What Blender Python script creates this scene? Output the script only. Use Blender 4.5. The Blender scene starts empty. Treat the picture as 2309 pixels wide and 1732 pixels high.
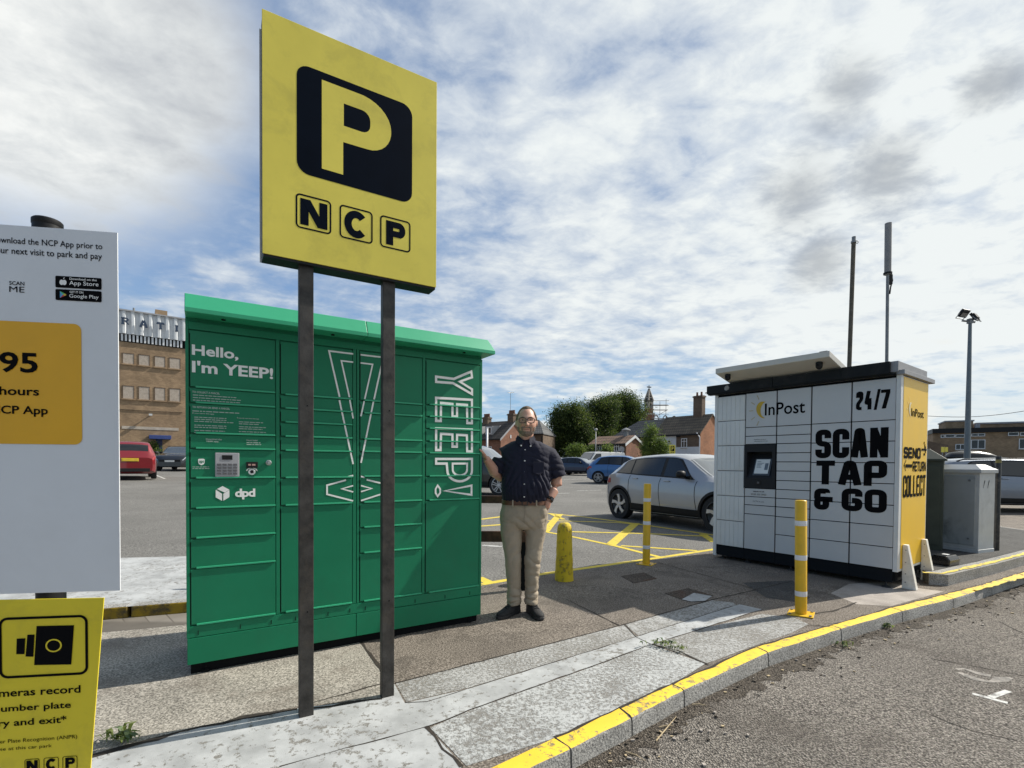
import bpy, bmesh, math, random
from mathutils import Vector, Matrix, noise as mnoise
R = math.radians
scene = bpy.context.scene
col = scene.collection
random.seed(7)

# ------------------------------------------------------------------ camera
F, CX, PPY, H = 1127.0, 1154.5, 1065.7, 1.32      # focal length and principal point in photo pixels, eye height
_ro, _pi = R(0.4), R(-1.05)
FW = Vector((0, math.cos(_pi), math.sin(_pi)))
_u0 = Vector((1, 0, 0)).cross(FW)
RT = Vector((1, 0, 0)) * math.cos(_ro) + _u0 * math.sin(_ro)
UP = RT.cross(FW)
EYE = Vector((0, 0, H))
cam_d = bpy.data.cameras.new('camera')
cam = bpy.data.objects.new('camera', cam_d); col.objects.link(cam)
cam_d.sensor_width = 36; cam_d.lens = 36 * F / 2309
cam_d.shift_y = (PPY - 866) / 2309
cam_d.clip_start = 0.05; cam_d.clip_end = 3000
M = Matrix.Identity(4)
for i in range(3):
    M[i][0], M[i][1], M[i][2], M[i][3] = RT[i], UP[i], -FW[i], EYE[i]
cam.matrix_world = M
scene.camera = cam

# ------------------------------------------------------------------ sun, sky, exposure
SUN_AZ, SUN_EL = 23.0, 41.0                       # degrees: from +X towards +Y, and above the horizon
sd = Vector((math.cos(R(SUN_AZ)) * math.cos(R(SUN_EL)), math.sin(R(SUN_AZ)) * math.cos(R(SUN_EL)), math.sin(R(SUN_EL))))
sl = bpy.data.lights.new('sun', 'SUN'); sl.energy = 5.0; sl.angle = R(0.5); sl.color = (1, .945, .85)
so = bpy.data.objects.new('sun', sl); col.objects.link(so)
so.rotation_euler = (-sd).to_track_quat('-Z', 'Y').to_euler()
so.location = (20, 10, 30)
scene.view_settings.view_transform = 'Standard'
scene.view_settings.look = 'None'
scene.view_settings.exposure = 0.28
scene.view_settings.gamma = 1.0

class NT:
    """small helper round a node tree"""
    def __init__(s, nt): s.nt = nt; nt.nodes.clear()
    def n(s, t, **kw):
        nd = s.nt.nodes.new(t)
        for k, v in kw.items():
            if k.startswith('i_'):
                k = k[2:]; k = int(k) if k.isdigit() else k.replace('_', ' ')
                if hasattr(v, 'is_linked') or isinstance(v, bpy.types.NodeSocket): s.nt.links.new(v, nd.inputs[k])
                else: nd.inputs[k].default_value = v
            else: setattr(nd, k, v)
        return nd
    def link(s, a, b): s.nt.links.new(a, b)
    def math(s, op, a, b=0.0, c=None, clamp=False):
        nd = s.nt.nodes.new('ShaderNodeMath'); nd.operation = op; nd.use_clamp = clamp
        for i, v in enumerate((a, b) if c is None else (a, b, c)):
            if isinstance(v, bpy.types.NodeSocket): s.nt.links.new(v, nd.inputs[i])
            else: nd.inputs[i].default_value = v
        return nd.outputs[0]
    def ramp(s, fac, stops, interp='LINEAR'):
        nd = s.nt.nodes.new('ShaderNodeValToRGB'); cr = nd.color_ramp; cr.interpolation = interp
        while len(cr.elements) < len(stops): cr.elements.new(.5)
        for e, (p, c) in zip(cr.elements, stops):
            e.position = p; e.color = (c, c, c, 1) if isinstance(c, (int, float)) else (*c, 1)
        s.nt.links.new(fac, nd.inputs[0]); return nd.outputs[0]
    def mix(s, fac, a, b, bt='MIX'):
        nd = s.nt.nodes.new('ShaderNodeMix'); nd.data_type = 'RGBA'; nd.blend_type = bt
        for k, v in ((0, fac), (6, a), (7, b)):
            if isinstance(v, bpy.types.NodeSocket): s.nt.links.new(v, nd.inputs[k])
            elif k == 0: nd.inputs[0].default_value = v
            else: nd.inputs[k].default_value = (*v, 1) if len(v) == 3 else v
        return nd.outputs[2]
    def noise(s, vec, scale, detail=4, rough=.55, dist=0.0, dims='3D'):
        nd = s.n('ShaderNodeTexNoise'); nd.noise_dimensions = dims
        s.link(vec, nd.inputs['Vector'])
        nd.inputs['Scale'].default_value = scale; nd.inputs['Detail'].default_value = detail
        nd.inputs['Roughness'].default_value = rough; nd.inputs['Distortion'].default_value = dist
        return nd.outputs['Fac']
    def voro(s, vec, scale, feature='F1', out='Distance'):
        nd = s.n('ShaderNodeTexVoronoi'); nd.feature = feature
        s.link(vec, nd.inputs['Vector']); nd.inputs['Scale'].default_value = scale
        return nd.outputs[out]

w = bpy.data.worlds.new('World'); scene.world = w; w.use_nodes = True
W = NT(w.node_tree)
sky = W.n('ShaderNodeTexSky', sky_type='NISHITA', sun_disc=False, sun_elevation=R(SUN_EL), sun_rotation=R(90 - SUN_AZ),
          air_density=1.0, dust_density=0.6, ozone_density=1.5)
tc = W.n('ShaderNodeTexCoord')
sx = W.n('ShaderNodeSeparateXYZ'); W.link(tc.outputs['Generated'], sx.inputs[0])
X, Y, Z = sx.outputs
zc = W.math('ADD', W.math('MAXIMUM', Z, 0.0), 0.13)
cb = W.n('ShaderNodeCombineXYZ'); W.link(W.math('DIVIDE', X, zc), cb.inputs[0]); W.link(W.math('DIVIDE', Y, zc), cb.inputs[1])
cv = cb.outputs[0]
mp = W.n('ShaderNodeMapping'); W.link(cv, mp.inputs[0])
mp.inputs['Location'].default_value = (1.3, 4.1, 0); mp.inputs['Rotation'].default_value = (0, 0, R(-28)); mp.inputs['Scale'].default_value = (1, 1.2, 1)
pv = mp.outputs[0]
big = W.noise(pv, 0.8, 4, .55, .4)
med = W.noise(pv, 2.6, 5, .55, .3)
fine = W.noise(pv, 7.5, 7, .62, .25)
NRM = W.n('ShaderNodeVectorMath', operation='NORMALIZE'); W.link(tc.outputs['Generated'], NRM.inputs[0])
def toward(u, v, inner, outer, rag=.0):
    """soft ragged patch of sky round one direction; inner/outer in degrees"""
    d = (FW + RT * ((u - CX) / F) + UP * ((PPY - v) / F)).normalized()
    dt = W.n('ShaderNodeVectorMath', operation='DOT_PRODUCT'); W.link(NRM.outputs[0], dt.inputs[0]); dt.inputs[1].default_value = d
    a_ = W.math('ARCCOSINE', W.math('MINIMUM', dt.outputs['Value'], .99999))
    a_ = W.math('ADD', a_, W.math('MULTIPLY_ADD', W.math('ADD', W.math('MULTIPLY', med, .65), W.math('MULTIPLY', fine, .35)), rag, -rag * .5))
    mr = W.n('ShaderNodeMapRange', i_1=R(inner), i_2=R(outer), i_3=1.0, i_4=0.0); mr.interpolation_type = 'SMOOTHSTEP'; W.link(a_, mr.inputs[0]); return mr.outputs[0]
def ad(*xs):
    r = xs[0]
    for x in xs[1:]: r = W.math('ADD', r, x)
    return r
sc_ = lambda x, k, o=0.0: W.math('MULTIPLY_ADD', x, k, o)
# clear sky: Nishita with the pale blue of summer haze low down
skyb = W.ramp(Z, [(0.0, (.48, .63, .74)), (.10, (.27, .46, .67)), (.30, (.20, .33, .56)), (.8, (.09, .18, .38))])
skyc = W.mix(.8, W.mix(1.0, sky.outputs[0], (.066, .072, .074), 'MULTIPLY'), skyb)
# thin broken layer, thicker to the right
elev = W.n('ShaderNodeMapRange', i_1=0.07, i_2=0.24, i_3=-.42, i_4=.0); W.link(Z, elev.inputs[0])
veil = ad(sc_(X, .62, .58), sc_(big, 1.7, -.85), sc_(med, 1.25, -.625), sc_(fine, .95, -.475), elev.outputs[0])
veil = W.ramp(veil, [(0.08, .04), (.36, .40), (.58, .78), (.88, 1.0)])
vt = ad(sc_(fine, .42), sc_(med, .36), sc_(big, .22), sc_(X, .22))
veilc = W.ramp(vt, [(.34, (.40, .46, .54)), (.50, (.56, .61, .66)), (.64, (.72, .755, .755))])
base = W.mix(veil, skyc, veilc)
# low bank of pale cloud above the horizon at the right
bank = W.math('MULTIPLY', W.ramp(Z, [(.0, .7), (.09, .45), (.16, 0.0)]), W.ramp(ad(sc_(X, .9, .0), sc_(med, .8, -.25)), [(.45, 0.0), (.75, .9)]))
base = W.mix(bank, base, (.60, .66, .68))
# one big bright heap, upper left
heap = W.math('MAXIMUM', toward(40, 60, 9, 17, .24), toward(340, 130, 3, 11, .22))
heapc = W.ramp(ad(sc_(med, .6), sc_(fine, .4)), [(.34, (.46, .48, .50)), (.48, (.62, .64, .64)), (.60, (.78, .79, .77))])
base = W.mix(W.math('MULTIPLY', heap, .95), base, heapc)
# thin grey shreds, upper right
shred = W.math('MAXIMUM', W.math('MAXIMUM', toward(1910, 190, 0, 5, .26), toward(1800, 440, 0, 5.5, .28)), W.math('MAXIMUM', toward(2000, 380, 0, 5, .28), W.math('MAXIMUM', toward(2230, 190, 0, 3.5, .24), toward(1850, 590, 0, 3.2, .14))))
base = W.mix(W.math('MULTIPLY', shred, .74), base, (.33, .355, .38))
# small fair weather cumulus low over the houses
cm = W.n('ShaderNodeMapping'); W.link(tc.outputs['Generated'], cm.inputs[0]); cm.inputs['Scale'].default_value = (1, 1, 2.4)
cum = W.noise(cm.outputs[0], 9.5, 5, .55, .25)
lowm = W.ramp(Z, [(0.02, 0.0), (0.05, 1.0), (.17, 1.0), (.25, 0.0)])
cumf = W.math('MULTIPLY', W.ramp(cum, [(0.59, 0.0), (0.66, .9)]), lowm)
final = W.mix(cumf, base, (.72, .74, .72))
# unseen half of the sky behind the camera, dimmed to deepen shade on front faces
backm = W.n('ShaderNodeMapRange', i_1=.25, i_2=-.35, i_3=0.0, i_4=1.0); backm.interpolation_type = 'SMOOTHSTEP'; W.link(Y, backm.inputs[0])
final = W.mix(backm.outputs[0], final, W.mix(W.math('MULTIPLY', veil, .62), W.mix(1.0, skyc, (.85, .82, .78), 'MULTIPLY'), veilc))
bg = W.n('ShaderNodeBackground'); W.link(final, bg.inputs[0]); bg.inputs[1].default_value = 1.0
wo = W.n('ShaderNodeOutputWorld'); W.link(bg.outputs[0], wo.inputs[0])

# ------------------------------------------------------------------ helpers: placing
def ray(u, v): return FW + RT * ((u - CX) / F) + UP * ((PPY - v) / F)
def pz(x, y): return .011 * (min(y, 60.0) - 3.5)
def gz(x, y):                                        # car park surface: rises gently to the back and to the left
    t = min(1.0, max(0.0, (y - 9) / 12))
    return pz(x, y) + .02 * min(30, max(0.0, -x - 3)) * t
def G(u, v, dz=0.0, fn=pz):
    d = ray(u, v); z = 0.0
    if fn is not pz:                                 # march along the ray to the first crossing, then bisect
        a, b = .5, .5
        while b < 300:
            p = EYE + d * b
            if p.z < fn(p.x, p.y) + dz: break
            a = b; b += .1
        for _ in range(20):
            t = (a + b) / 2; p = EYE + d * t
            if p.z < fn(p.x, p.y) + dz: b = t
            else: a = t
        return Vector((p.x, p.y, fn(p.x, p.y) + dz))
    for _ in range(12):
        t = (z + dz - H) / d.z; p = EYE + d * t; z = fn(p.x, p.y)
    return Vector((p.x, p.y, z + dz))
def D(u, v, y): d = ray(u, v); return EYE + d * (y / d.y)
def plane_px(u, v, o, ang):
    d = ray(u, v); t = Vector((math.cos(ang), math.sin(ang), 0)); n = Vector((math.sin(ang), -math.cos(ang), 0))
    s = (Vector(o) - EYE).dot(n) / d.dot(n); p = EYE + d * s
    return (p - Vector(o)).dot(t), p.z
def crop(ox, oy, s): return lambda x, y: (ox + x / s, oy + y / s)

# ------------------------------------------------------------------ helpers: materials
MATS = {}
def pm(name, c, rough=.55, metal=0.0, var=.12, scale=6.0, bump=0.0, bscale=60.0, coat=0.0, spec=.5, dirt=None, dscale=2.0, damt=.35, emit=None):
    """procedural principled material with cloudy colour variation, optional dirt and bump"""
    m = bpy.data.materials.new(name); m.use_nodes = True; T = NT(m.node_tree)
    o = T.n('ShaderNodeOutputMaterial'); b = T.n('ShaderNodeBsdfPrincipled'); T.link(b.outputs[0], o.inputs[0])
    v = T.n('ShaderNodeTexCoord').outputs['Object']
    nz = T.noise(v, scale, 5, .6)
    c0 = tuple(max(0, x * (1 - var)) for x in c); c1 = tuple(min(1, x * (1 + var)) for x in c)
    cc = T.mix(T.ramp(nz, [(.32, 0.0), (.68, 1.0)]), c0, c1)
    if dirt:
        dn = T.noise(v, dscale, 7, .68, .4)
        cc = T.mix(T.math('MULTIPLY', T.ramp(dn, [(.5, 0.0), (.68, 1.0)]), damt), cc, dirt)
    T.link(cc, b.inputs['Base Color'])
    b.inputs['Metallic'].default_value = metal; b.inputs['Specular IOR Level'].default_value = spec
    if coat: b.inputs['Coat Weight'].default_value = coat; b.inputs['Coat Roughness'].default_value = .03
    rr = T.math('MULTIPLY_ADD', nz, .16, rough - .08, clamp=True); T.link(rr, b.inputs['Roughness'])
    if bump:
        bn = T.noise(v, bscale, 4, .6); bp = T.n('ShaderNodeBump'); bp.inputs['Strength'].default_value = bump; bp.inputs['Distance'].default_value = .01
        T.link(bn, bp.inputs['Height']); T.link(bp.outputs[0], b.inputs['Normal'])
    if emit: b.inputs['Emission Color'].default_value = (*emit[0], 1); b.inputs['Emission Strength'].default_value = emit[1]
    MATS[name] = m; return m

def ground_mat(name, cols, fscale=120., cscale=1.2, bump=.5, stones=0., patch=None, rough=.9, dark=None, edge=(.35, .65), stscale=90.):
    """aggregate surface: cols = three tones mixed by fine grain, patch = slow stains"""
    m = bpy.data.materials.new(name); m.use_nodes = True; T = NT(m.node_tree)
    o = T.n('ShaderNodeOutputMaterial'); b = T.n('ShaderNodeBsdfPrincipled'); T.link(b.outputs[0], o.inputs[0])
    v = T.n('ShaderNodeTexCoord').outputs['Object']
    fn = T.noise(v, fscale, 3, .7); cn = T.noise(v, cscale, 6, .6, .3)
    c = T.ramp(fn, [(edge[0], cols[0]), (.5, cols[1]), (edge[1], cols[2])])
    h = fn
    if stones:
        vc = T.voro(v, stscale, 'F1', 'Color'); vd = T.voro(v, stscale)
        sp = T.n('ShaderNodeSeparateColor'); T.link(vc, sp.inputs[0])
        c = T.mix(T.math('MULTIPLY', T.ramp(sp.outputs[0], [(.45, 0.0), (1., 1.0)]), stones), c, tuple(min(1, x * 1.9) for x in cols[2]))
        c = T.mix(T.math('MULTIPLY', T.ramp(vd, [(.42, 0.0), (.75, 1.0)]), .75), c, tuple(x * .3 for x in cols[0]))
        h = T.math('SUBTRACT', T.math('MULTIPLY', sp.outputs[1], .6), vd)
    c = T.mix(1.0, c, T.ramp(cn, [(.3, .78), (.7, 1.18)]), 'MULTIPLY')
    if patch: c = T.mix(T.math('MULTIPLY', T.ramp(T.noise(v, patch[1], 5, .65, .6), [(.52, 0.0), (.66, 1.0)]), patch[2]), c, patch[0])
    T.link(c, b.inputs['Base Color']); b.inputs['Roughness'].default_value = rough; b.inputs['Specular IOR Level'].default_value = .3
    bp = T.n('ShaderNodeBump'); bp.inputs['Strength'].default_value = bump; bp.inputs['Distance'].default_value = .012
    T.link(h, bp.inputs['Height']); T.link(bp.outputs[0], b.inputs['Normal'])
    MATS[name] = m; return m

def worn_paint(name, paint, under, lo, hi, scale=22., rough=.75, stretch=(1, 1, 1), tint=.12, bump=.3):
    """paint worn through to the surface beneath: lo/hi set how much has gone"""
    m = bpy.data.materials.new(name); m.use_nodes = True; T = NT(m.node_tree)
    o = T.n('ShaderNodeOutputMaterial'); b = T.n('ShaderNodeBsdfPrincipled'); T.link(b.outputs[0], o.inputs[0])
    v = T.n('ShaderNodeTexCoord').outputs['Object']
    mpn = T.n('ShaderNodeMapping'); T.link(v, mpn.inputs[0]); mpn.inputs['Scale'].default_value = stretch; v = mpn.outputs[0]
    a = T.noise(v, scale, 7, .68, .3); c = T.noise(v, 2.2, 4, .6); g = T.noise(v, 260, 2, .6)
    f = T.math('ADD', T.math('MULTIPLY', a, .72), T.math('MULTIPLY', c, .28))
    f = T.math('ADD', f, T.math('MULTIPLY_ADD', g, .10, -.05))
    k = T.ramp(f, [(lo, 0.0), (hi, 1.0)])
    pc = T.mix(T.ramp(T.noise(v, 5, 5, .6), [(.35, 0.0), (.65, 1.0)]), tuple(x * (1 - tint) for x in paint), paint)
    uc = T.ramp(g, [(.35, tuple(x * .55 for x in under)), (.62, tuple(x * 1.3 for x in under))])
    T.link(T.mix(k, uc, pc), b.inputs['Base Color']); b.inputs['Roughness'].default_value = rough
    bp = T.n('ShaderNodeBump'); bp.inputs['Strength'].default_value = bump; bp.inputs['Distance'].default_value = .006
    T.link(T.math('ADD', k, T.math('MULTIPLY', g, .5)), bp.inputs['Height']); T.link(bp.outputs[0], b.inputs['Normal'])
    MATS[name] = m; return m

def brick_mat(name, a, bcol, mortar, scale=1.0, bw=.22, bh=.075):
    m = bpy.data.materials.new(name); m.use_nodes = True; T = NT(m.node_tree)
    o = T.n('ShaderNodeOutputMaterial'); b = T.n('ShaderNodeBsdfPrincipled'); T.link(b.outputs[0], o.inputs[0])
    v = T.n('ShaderNodeTexCoord').outputs['Object']; s = T.n('ShaderNodeSeparateXYZ'); T.link(v, s.inputs[0])
    cbn = T.n('ShaderNodeCombineXYZ'); T.link(T.math('ADD', s.outputs[0], s.outputs[1]), cbn.inputs[0]); T.link(s.outputs[2], cbn.inputs[1])
    br = T.n('ShaderNodeTexBrick'); T.link(cbn.outputs[0], br.inputs['Vector'])
    br.inputs['Color1'].default_value = (*a, 1); br.inputs['Color2'].default_value = (*bcol, 1); br.inputs['Mortar'].default_value = (*mortar, 1)
    br.inputs['Scale'].default_value = scale; br.inputs['Brick Width'].default_value = bw; br.inputs['Row Height'].default_value = bh; br.inputs['Mortar Size'].default_value = .008
    c = T.mix(1.0, br.outputs[0], T.ramp(T.noise(v, .9, 7, .65, .5), [(.3, .68), (.7, 1.25)]), 'MULTIPLY')
    T.link(c, b.inputs['Base Color']); b.inputs['Roughness'].default_value = .9
    bp = T.n('ShaderNodeBump'); bp.inputs['Strength'].default_value = .4; T.link(br.outputs['Fac'], bp.inputs['Height']); bp.invert = True; T.link(bp.outputs[0], b.inputs['Normal'])
    MATS[name] = m; return m

def course_mat(name, a, bcol, rows=.3, rough=.8):
    """roof covering laid in horizontal courses"""
    m = bpy.data.materials.new(name); m.use_nodes = True; T = NT(m.node_tree)
    o = T.n('ShaderNodeOutputMaterial'); b = T.n('ShaderNodeBsdfPrincipled'); T.link(b.outputs[0], o.inputs[0])
    v = T.n('ShaderNodeTexCoord').outputs['Object']; s = T.n('ShaderNodeSeparateXYZ'); T.link(v, s.inputs[0])
    cbn = T.n('ShaderNodeCombineXYZ'); T.link(s.outputs[0], cbn.inputs[0]); T.link(s.outputs[2], cbn.inputs[1])
    br = T.n('ShaderNodeTexBrick'); T.link(cbn.outputs[0], br.inputs['Vector'])
    br.inputs['Color1'].default_value = (*a, 1); br.inputs['Color2'].default_value = (*bcol, 1); br.inputs['Mortar'].default_value = (*[x * .35 for x in a], 1)
    br.inputs['Brick Width'].default_value = .3; br.inputs['Row Height'].default_value = rows; br.inputs['Mortar Size'].default_value = .03; br.inputs['Scale'].default_value = 1
    c = T.mix(1.0, br.outputs[0], T.ramp(T.noise(v, .5, 6, .65, .6), [(.3, .6), (.7, 1.35)]), 'MULTIPLY')
    T.link(c, b.inputs['Base Color']); b.inputs['Roughness'].default_value = rough
    MATS[name] = m; return m

# ------------------------------------------------------------------ helpers: meshes
def tag(o, label=None, cat=None, group=None, kind=None):
    for k, v in (('label', label), ('category', cat), ('group', group), ('kind', kind)):
        if v: o[k] = v
    return o
def empty(name, loc, rz=0.0, label=None, cat=None, group=None):
    o = bpy.data.objects.new(name, None); col.objects.link(o); o.location = loc; o.rotation_euler = (0, 0, rz); o.empty_display_size = .2
    return tag(o, label, cat, group)

class MB:
    def __init__(s): s.v = []; s.f = []; s.m = []
    def add(s, vs, fs, mi=0):
        k = len(s.v); s.v += [tuple(v) for v in vs]; s.f += [tuple(i + k for i in f) for f in fs]; s.m += [mi] * len(fs); return s
    def box(s, x0, x1, y0, y1, z0, z1, mi=0):
        v = [(x, y, z) for z in (z0, z1) for y in (y0, y1) for x in (x0, x1)]
        return s.add(v, [(0, 2, 3, 1), (4, 5, 7, 6), (0, 1, 5, 4), (2, 6, 7, 3), (0, 4, 6, 2), (1, 3, 7, 5)], mi)
    def xbox(s, c, ax, ay, az, mi=0):                 # oriented box: centre and three half axes
        c, ax, ay, az = map(Vector, (c, ax, ay, az))
        v = [c + ax * i + ay * j + az * k for k in (-1, 1) for j in (-1, 1) for i in (-1, 1)]
        return s.add(v, [(0, 2, 3, 1), (4, 5, 7, 6), (0, 1, 5, 4), (2, 6, 7, 3), (0, 4, 6, 2), (1, 3, 7, 5)], mi)
    def poly(s, pts, mi=0): return s.add(pts, [tuple(range(len(pts)))], mi)
    def prism(s, pts, d, mi=0):                       # 3d polygon pushed along vector d
        d = Vector(d); n = len(pts); a = [Vector(p) for p in pts]; v = a + [p + d for p in a]
        f = [tuple(reversed(range(n))), tuple(range(n, 2 * n))] + [(i, (i + 1) % n, n + (i + 1) % n, n + i) for i in range(n)]
        return s.add(v, f, mi)
    def rings(s, rs, caps=True, closed=True, mi=0):
        n = len(rs[0]); v = [p for r in rs for p in r]; f = []
        for j in range(len(rs) - 1):
            for i in range(n if closed else n - 1):
                f.append((j * n + i, j * n + (i + 1) % n, (j + 1) * n + (i + 1) % n, (j + 1) * n + i))
        if caps: f += [tuple(reversed(range(n))), tuple(range((len(rs) - 1) * n, len(rs) * n))]
        return s.add(v, f, mi)
    def tube(s, pts, r, n=10, mi=0, caps=True, sq=1.0):
        pts = [Vector(p) for p in pts]; rr = r if isinstance(r, (list, tuple)) else [r] * len(pts); rs = []
        for i, p in enumerate(pts):
            t = (pts[min(i + 1, len(pts) - 1)] - pts[max(i - 1, 0)]).normalized()
            a = Vector((0, 0, 1)) if abs(t.z) < .9 else Vector((1, 0, 0))
            x = t.cross(a).normalized(); y = x.cross(t)
            rs.append([p + x * math.cos(2 * math.pi * k / n) * rr[i] + y * math.sin(2 * math.pi * k / n) * rr[i] * sq for k in range(n)])
        return s.rings(rs, caps, True, mi)
    def lathe(s, prof, c=(0, 0, 0), n=20, mi=0, axis='z', caps=True):
        rs = []
        for r, z in prof:
            ring = []
            for k in range(n):
                a = 2 * math.pi * k / n; p = (r * math.cos(a), r * math.sin(a), z)
                if axis == 'y': p = (p[0], p[2], p[1])
                if axis == 'x': p = (p[2], p[0], p[1])
                ring.append((c[0] + p[0], c[1] + p[1], c[2] + p[2]))
            rs.append(ring)
        return s.rings(rs, caps, True, mi)
    def grid(s, fn, nu, nv, mi=0):
        v = [fn(i / nu, j / nv) for j in range(nv + 1) for i in range(nu + 1)]
        return s.add(v, [(j * (nu + 1) + i, j * (nu + 1) + i + 1, (j + 1) * (nu + 1) + i + 1, (j + 1) * (nu + 1) + i) for j in range(nv) for i in range(nu)], mi)
    def build(s, name, mats, parent=None, smooth=False, bevel=0.0, seg=2, label=None, cat=None, group=None, kind=None, loc=None, sharp=None):
        me = bpy.data.meshes.new(name); me.from_pydata(s.v, [], s.f)
        for m in (mats if isinstance(mats, (list, tuple)) else [mats]): me.materials.append(m)
        for p, i in zip(me.polygons, s.m): p.material_index = i; p.use_smooth = bool(smooth)
        bm = bmesh.new(); bm.from_mesh(me); bmesh.ops.recalc_face_normals(bm, faces=bm.faces); bm.to_mesh(me); bm.free()
        if sharp: me.set_sharp_from_angle(angle=R(sharp))
        me.update()
        o = bpy.data.objects.new(name, me); col.objects.link(o); o.parent = parent
        if loc: o.location = loc
        if bevel:
            b = o.modifiers.new('bevel', 'BEVEL'); b.width = bevel; b.segments = seg; b.limit_method = 'ANGLE'; b.angle_limit = R(40)
            b.harden_normals = False
        return tag(o, label, cat, group, kind)

def copy_tree(o, parent=None):
    c = o.copy(); col.objects.link(c); c.parent = parent
    for ch in list(o.children): copy_tree(ch, c)
    return c

# lettering: strokes and font outlines, laid on a local XZ plane facing -Y
def stroke2d(pts, wd, closed=False, rad=0.0):
    """strip of quads (list of 2d quads) along a polyline with mitred joins and rounded corners"""
    P = [Vector(p) for p in pts]
    if rad > 0:
        Q = []; n = len(P)
        for i, p in enumerate(P):
            if not closed and i in (0, n - 1): Q.append(p); continue
            a, b = P[i - 1], P[(i + 1) % n]; da, db = (a - p), (b - p)
            r = min(rad, da.length * .49, db.length * .49); s0 = p + da.normalized() * r; s1 = p + db.normalized() * r
            for k in range(6):
                t = k / 5; Q.append(s0 * (1 - t) ** 2 + p * 2 * t * (1 - t) + s1 * t * t)
        P = Q
    n = len(P); L = []; Rr = []
    for i in range(n):
        pr = P[i - 1] if (i or closed) else None; nx = P[(i + 1) % n] if (i < n - 1 or closed) else None
        d0 = (P[i] - pr).normalized() if pr is not None else None; d1 = (nx - P[i]).normalized() if nx is not None else None
        if d0 is None: d0 = d1
        if d1 is None: d1 = d0
        n0 = Vector((-d0.y, d0.x)); n1 = Vector((-d1.y, d1.x)); mm = n0 + n1
        mm = n0 if mm.length < 1e-4 else mm.normalized(); k = 1 / max(.45, mm.dot(n0))
        L.append(P[i] + mm * wd / 2 * k); Rr.append(P[i] - mm * wd / 2 * k)
    return L, Rr
def add_stroke(mb, pts, wd, tr, closed=False, rad=0.0, mi=0):
    L, Rr = stroke2d(pts, wd, closed, rad); n = len(L)
    v = [tr(p) for p in L] + [tr(p) for p in Rr]; f = []
    for i in range(n if closed else n - 1): j = (i + 1) % n; f.append((i, j, n + j, n + i))
    mb.add(v, f, mi)
GL = {'S': [[(1, .74), (1, 1), (0, 1), (0, .52), (1, .48), (1, 0), (0, 0), (0, .26)]], 'C': [[(1, .66), (1, 1), (0, 1), (0, 0), (1, 0), (1, .34)]],
      'A': [[(0, -.09), (.36, 1), (.64, 1), (1, -.09)], [(.2, .3), (.8, .3)]], 'N': [[(0, -.1), (0, 1.1)], [(1, -.1), (1, 1.1)], [(.02, 1.0), (.98, 0)]],
      'T': [[(-.16, 1), (1.16, 1)], [(.5, -.1), (.5, 1)]], 'P': [[(0, -.1), (0, 1), (1, 1), (1, .42), (0, .42)]], 'G': [[(1, .7), (1, 1), (0, 1), (0, 0), (1, 0), (1, .46), (.5, .46)]],
      'O': [[(0, 0), (0, 1), (1, 1), (1, 0), 'c']], '&': [[(.72, .5), (.72, 0), (0, 0), (0, .5), (1.3, .5)], [(0, .5), (0, 1), (.78, 1), (.78, .9)]],
      '2': [[(0, .7), (0, 1), (1, 1), (1, .58), (0, .3), (0, 0), (1.1, 0)]], '4': [[(.55, 1.08), (-.02, .3), (1.15, .3)], [(.72, .62), (.72, -.1)]], '7': [[(-.1, 1), (1, 1), (.35, -.1)]],
      '/': [[(0, -.1), (1, 1.1)]], 'E': [[(1.1, 1), (0, 1), (0, 0), (1.1, 0)], [(0, .5), (1, .5)]], 'D': [[(0, 0), (0, 1), (1, 1), (1, 0), 'c']], 'R': [[(0, -.1), (0, 1), (1, 1), (1, .45), (0, .45)], [(.5, .45), (1, -.1)]],
      'U': [[(0, 1.1), (0, 0), (1, 0), (1, 1.1)]], 'L': [[(0, 1.1), (0, 0), (1.1, 0)]], 'I': [[(.5, -.1), (.5, 1.1)]]}
def block_text(mb, text, x0, x1, z0, z1, tv, th, gap, y=-.002, rad=.5, wid=None, mi=0):
    """heavy squared letters filling the box x0..x1, z0..z1; tv/th = stem and bar thickness"""
    ws = [(wid or {}).get(c, 1.0) for c in text]; tot = sum(ws); free = (x1 - x0) - gap * (len(text) - 1); x = x0
    k = 0
    for c, wk in zip(text, ws):
        wl = free * wk / tot
        if c != ' ':
            ww, hh = max(.2, wl / tv - 1), (z1 - z0) / th - 1
            for st in GL[c]:
                cl_ = st[-1] == 'c'; pts = [(max(-.5, min(ww + .5, p[0] * ww)), max(-.5, min(hh + .5, p[1] * hh))) for p in st if p != 'c']
                k += 1; yy = y - .00025 * (k % 3)
                add_stroke(mb, pts, 1.0, lambda p, x=x, yy=yy: (x + tv * (.5 + p[0]), yy, z0 + th * (.5 + p[1])), cl_, rad, mi)
        x += wl + gap
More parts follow.
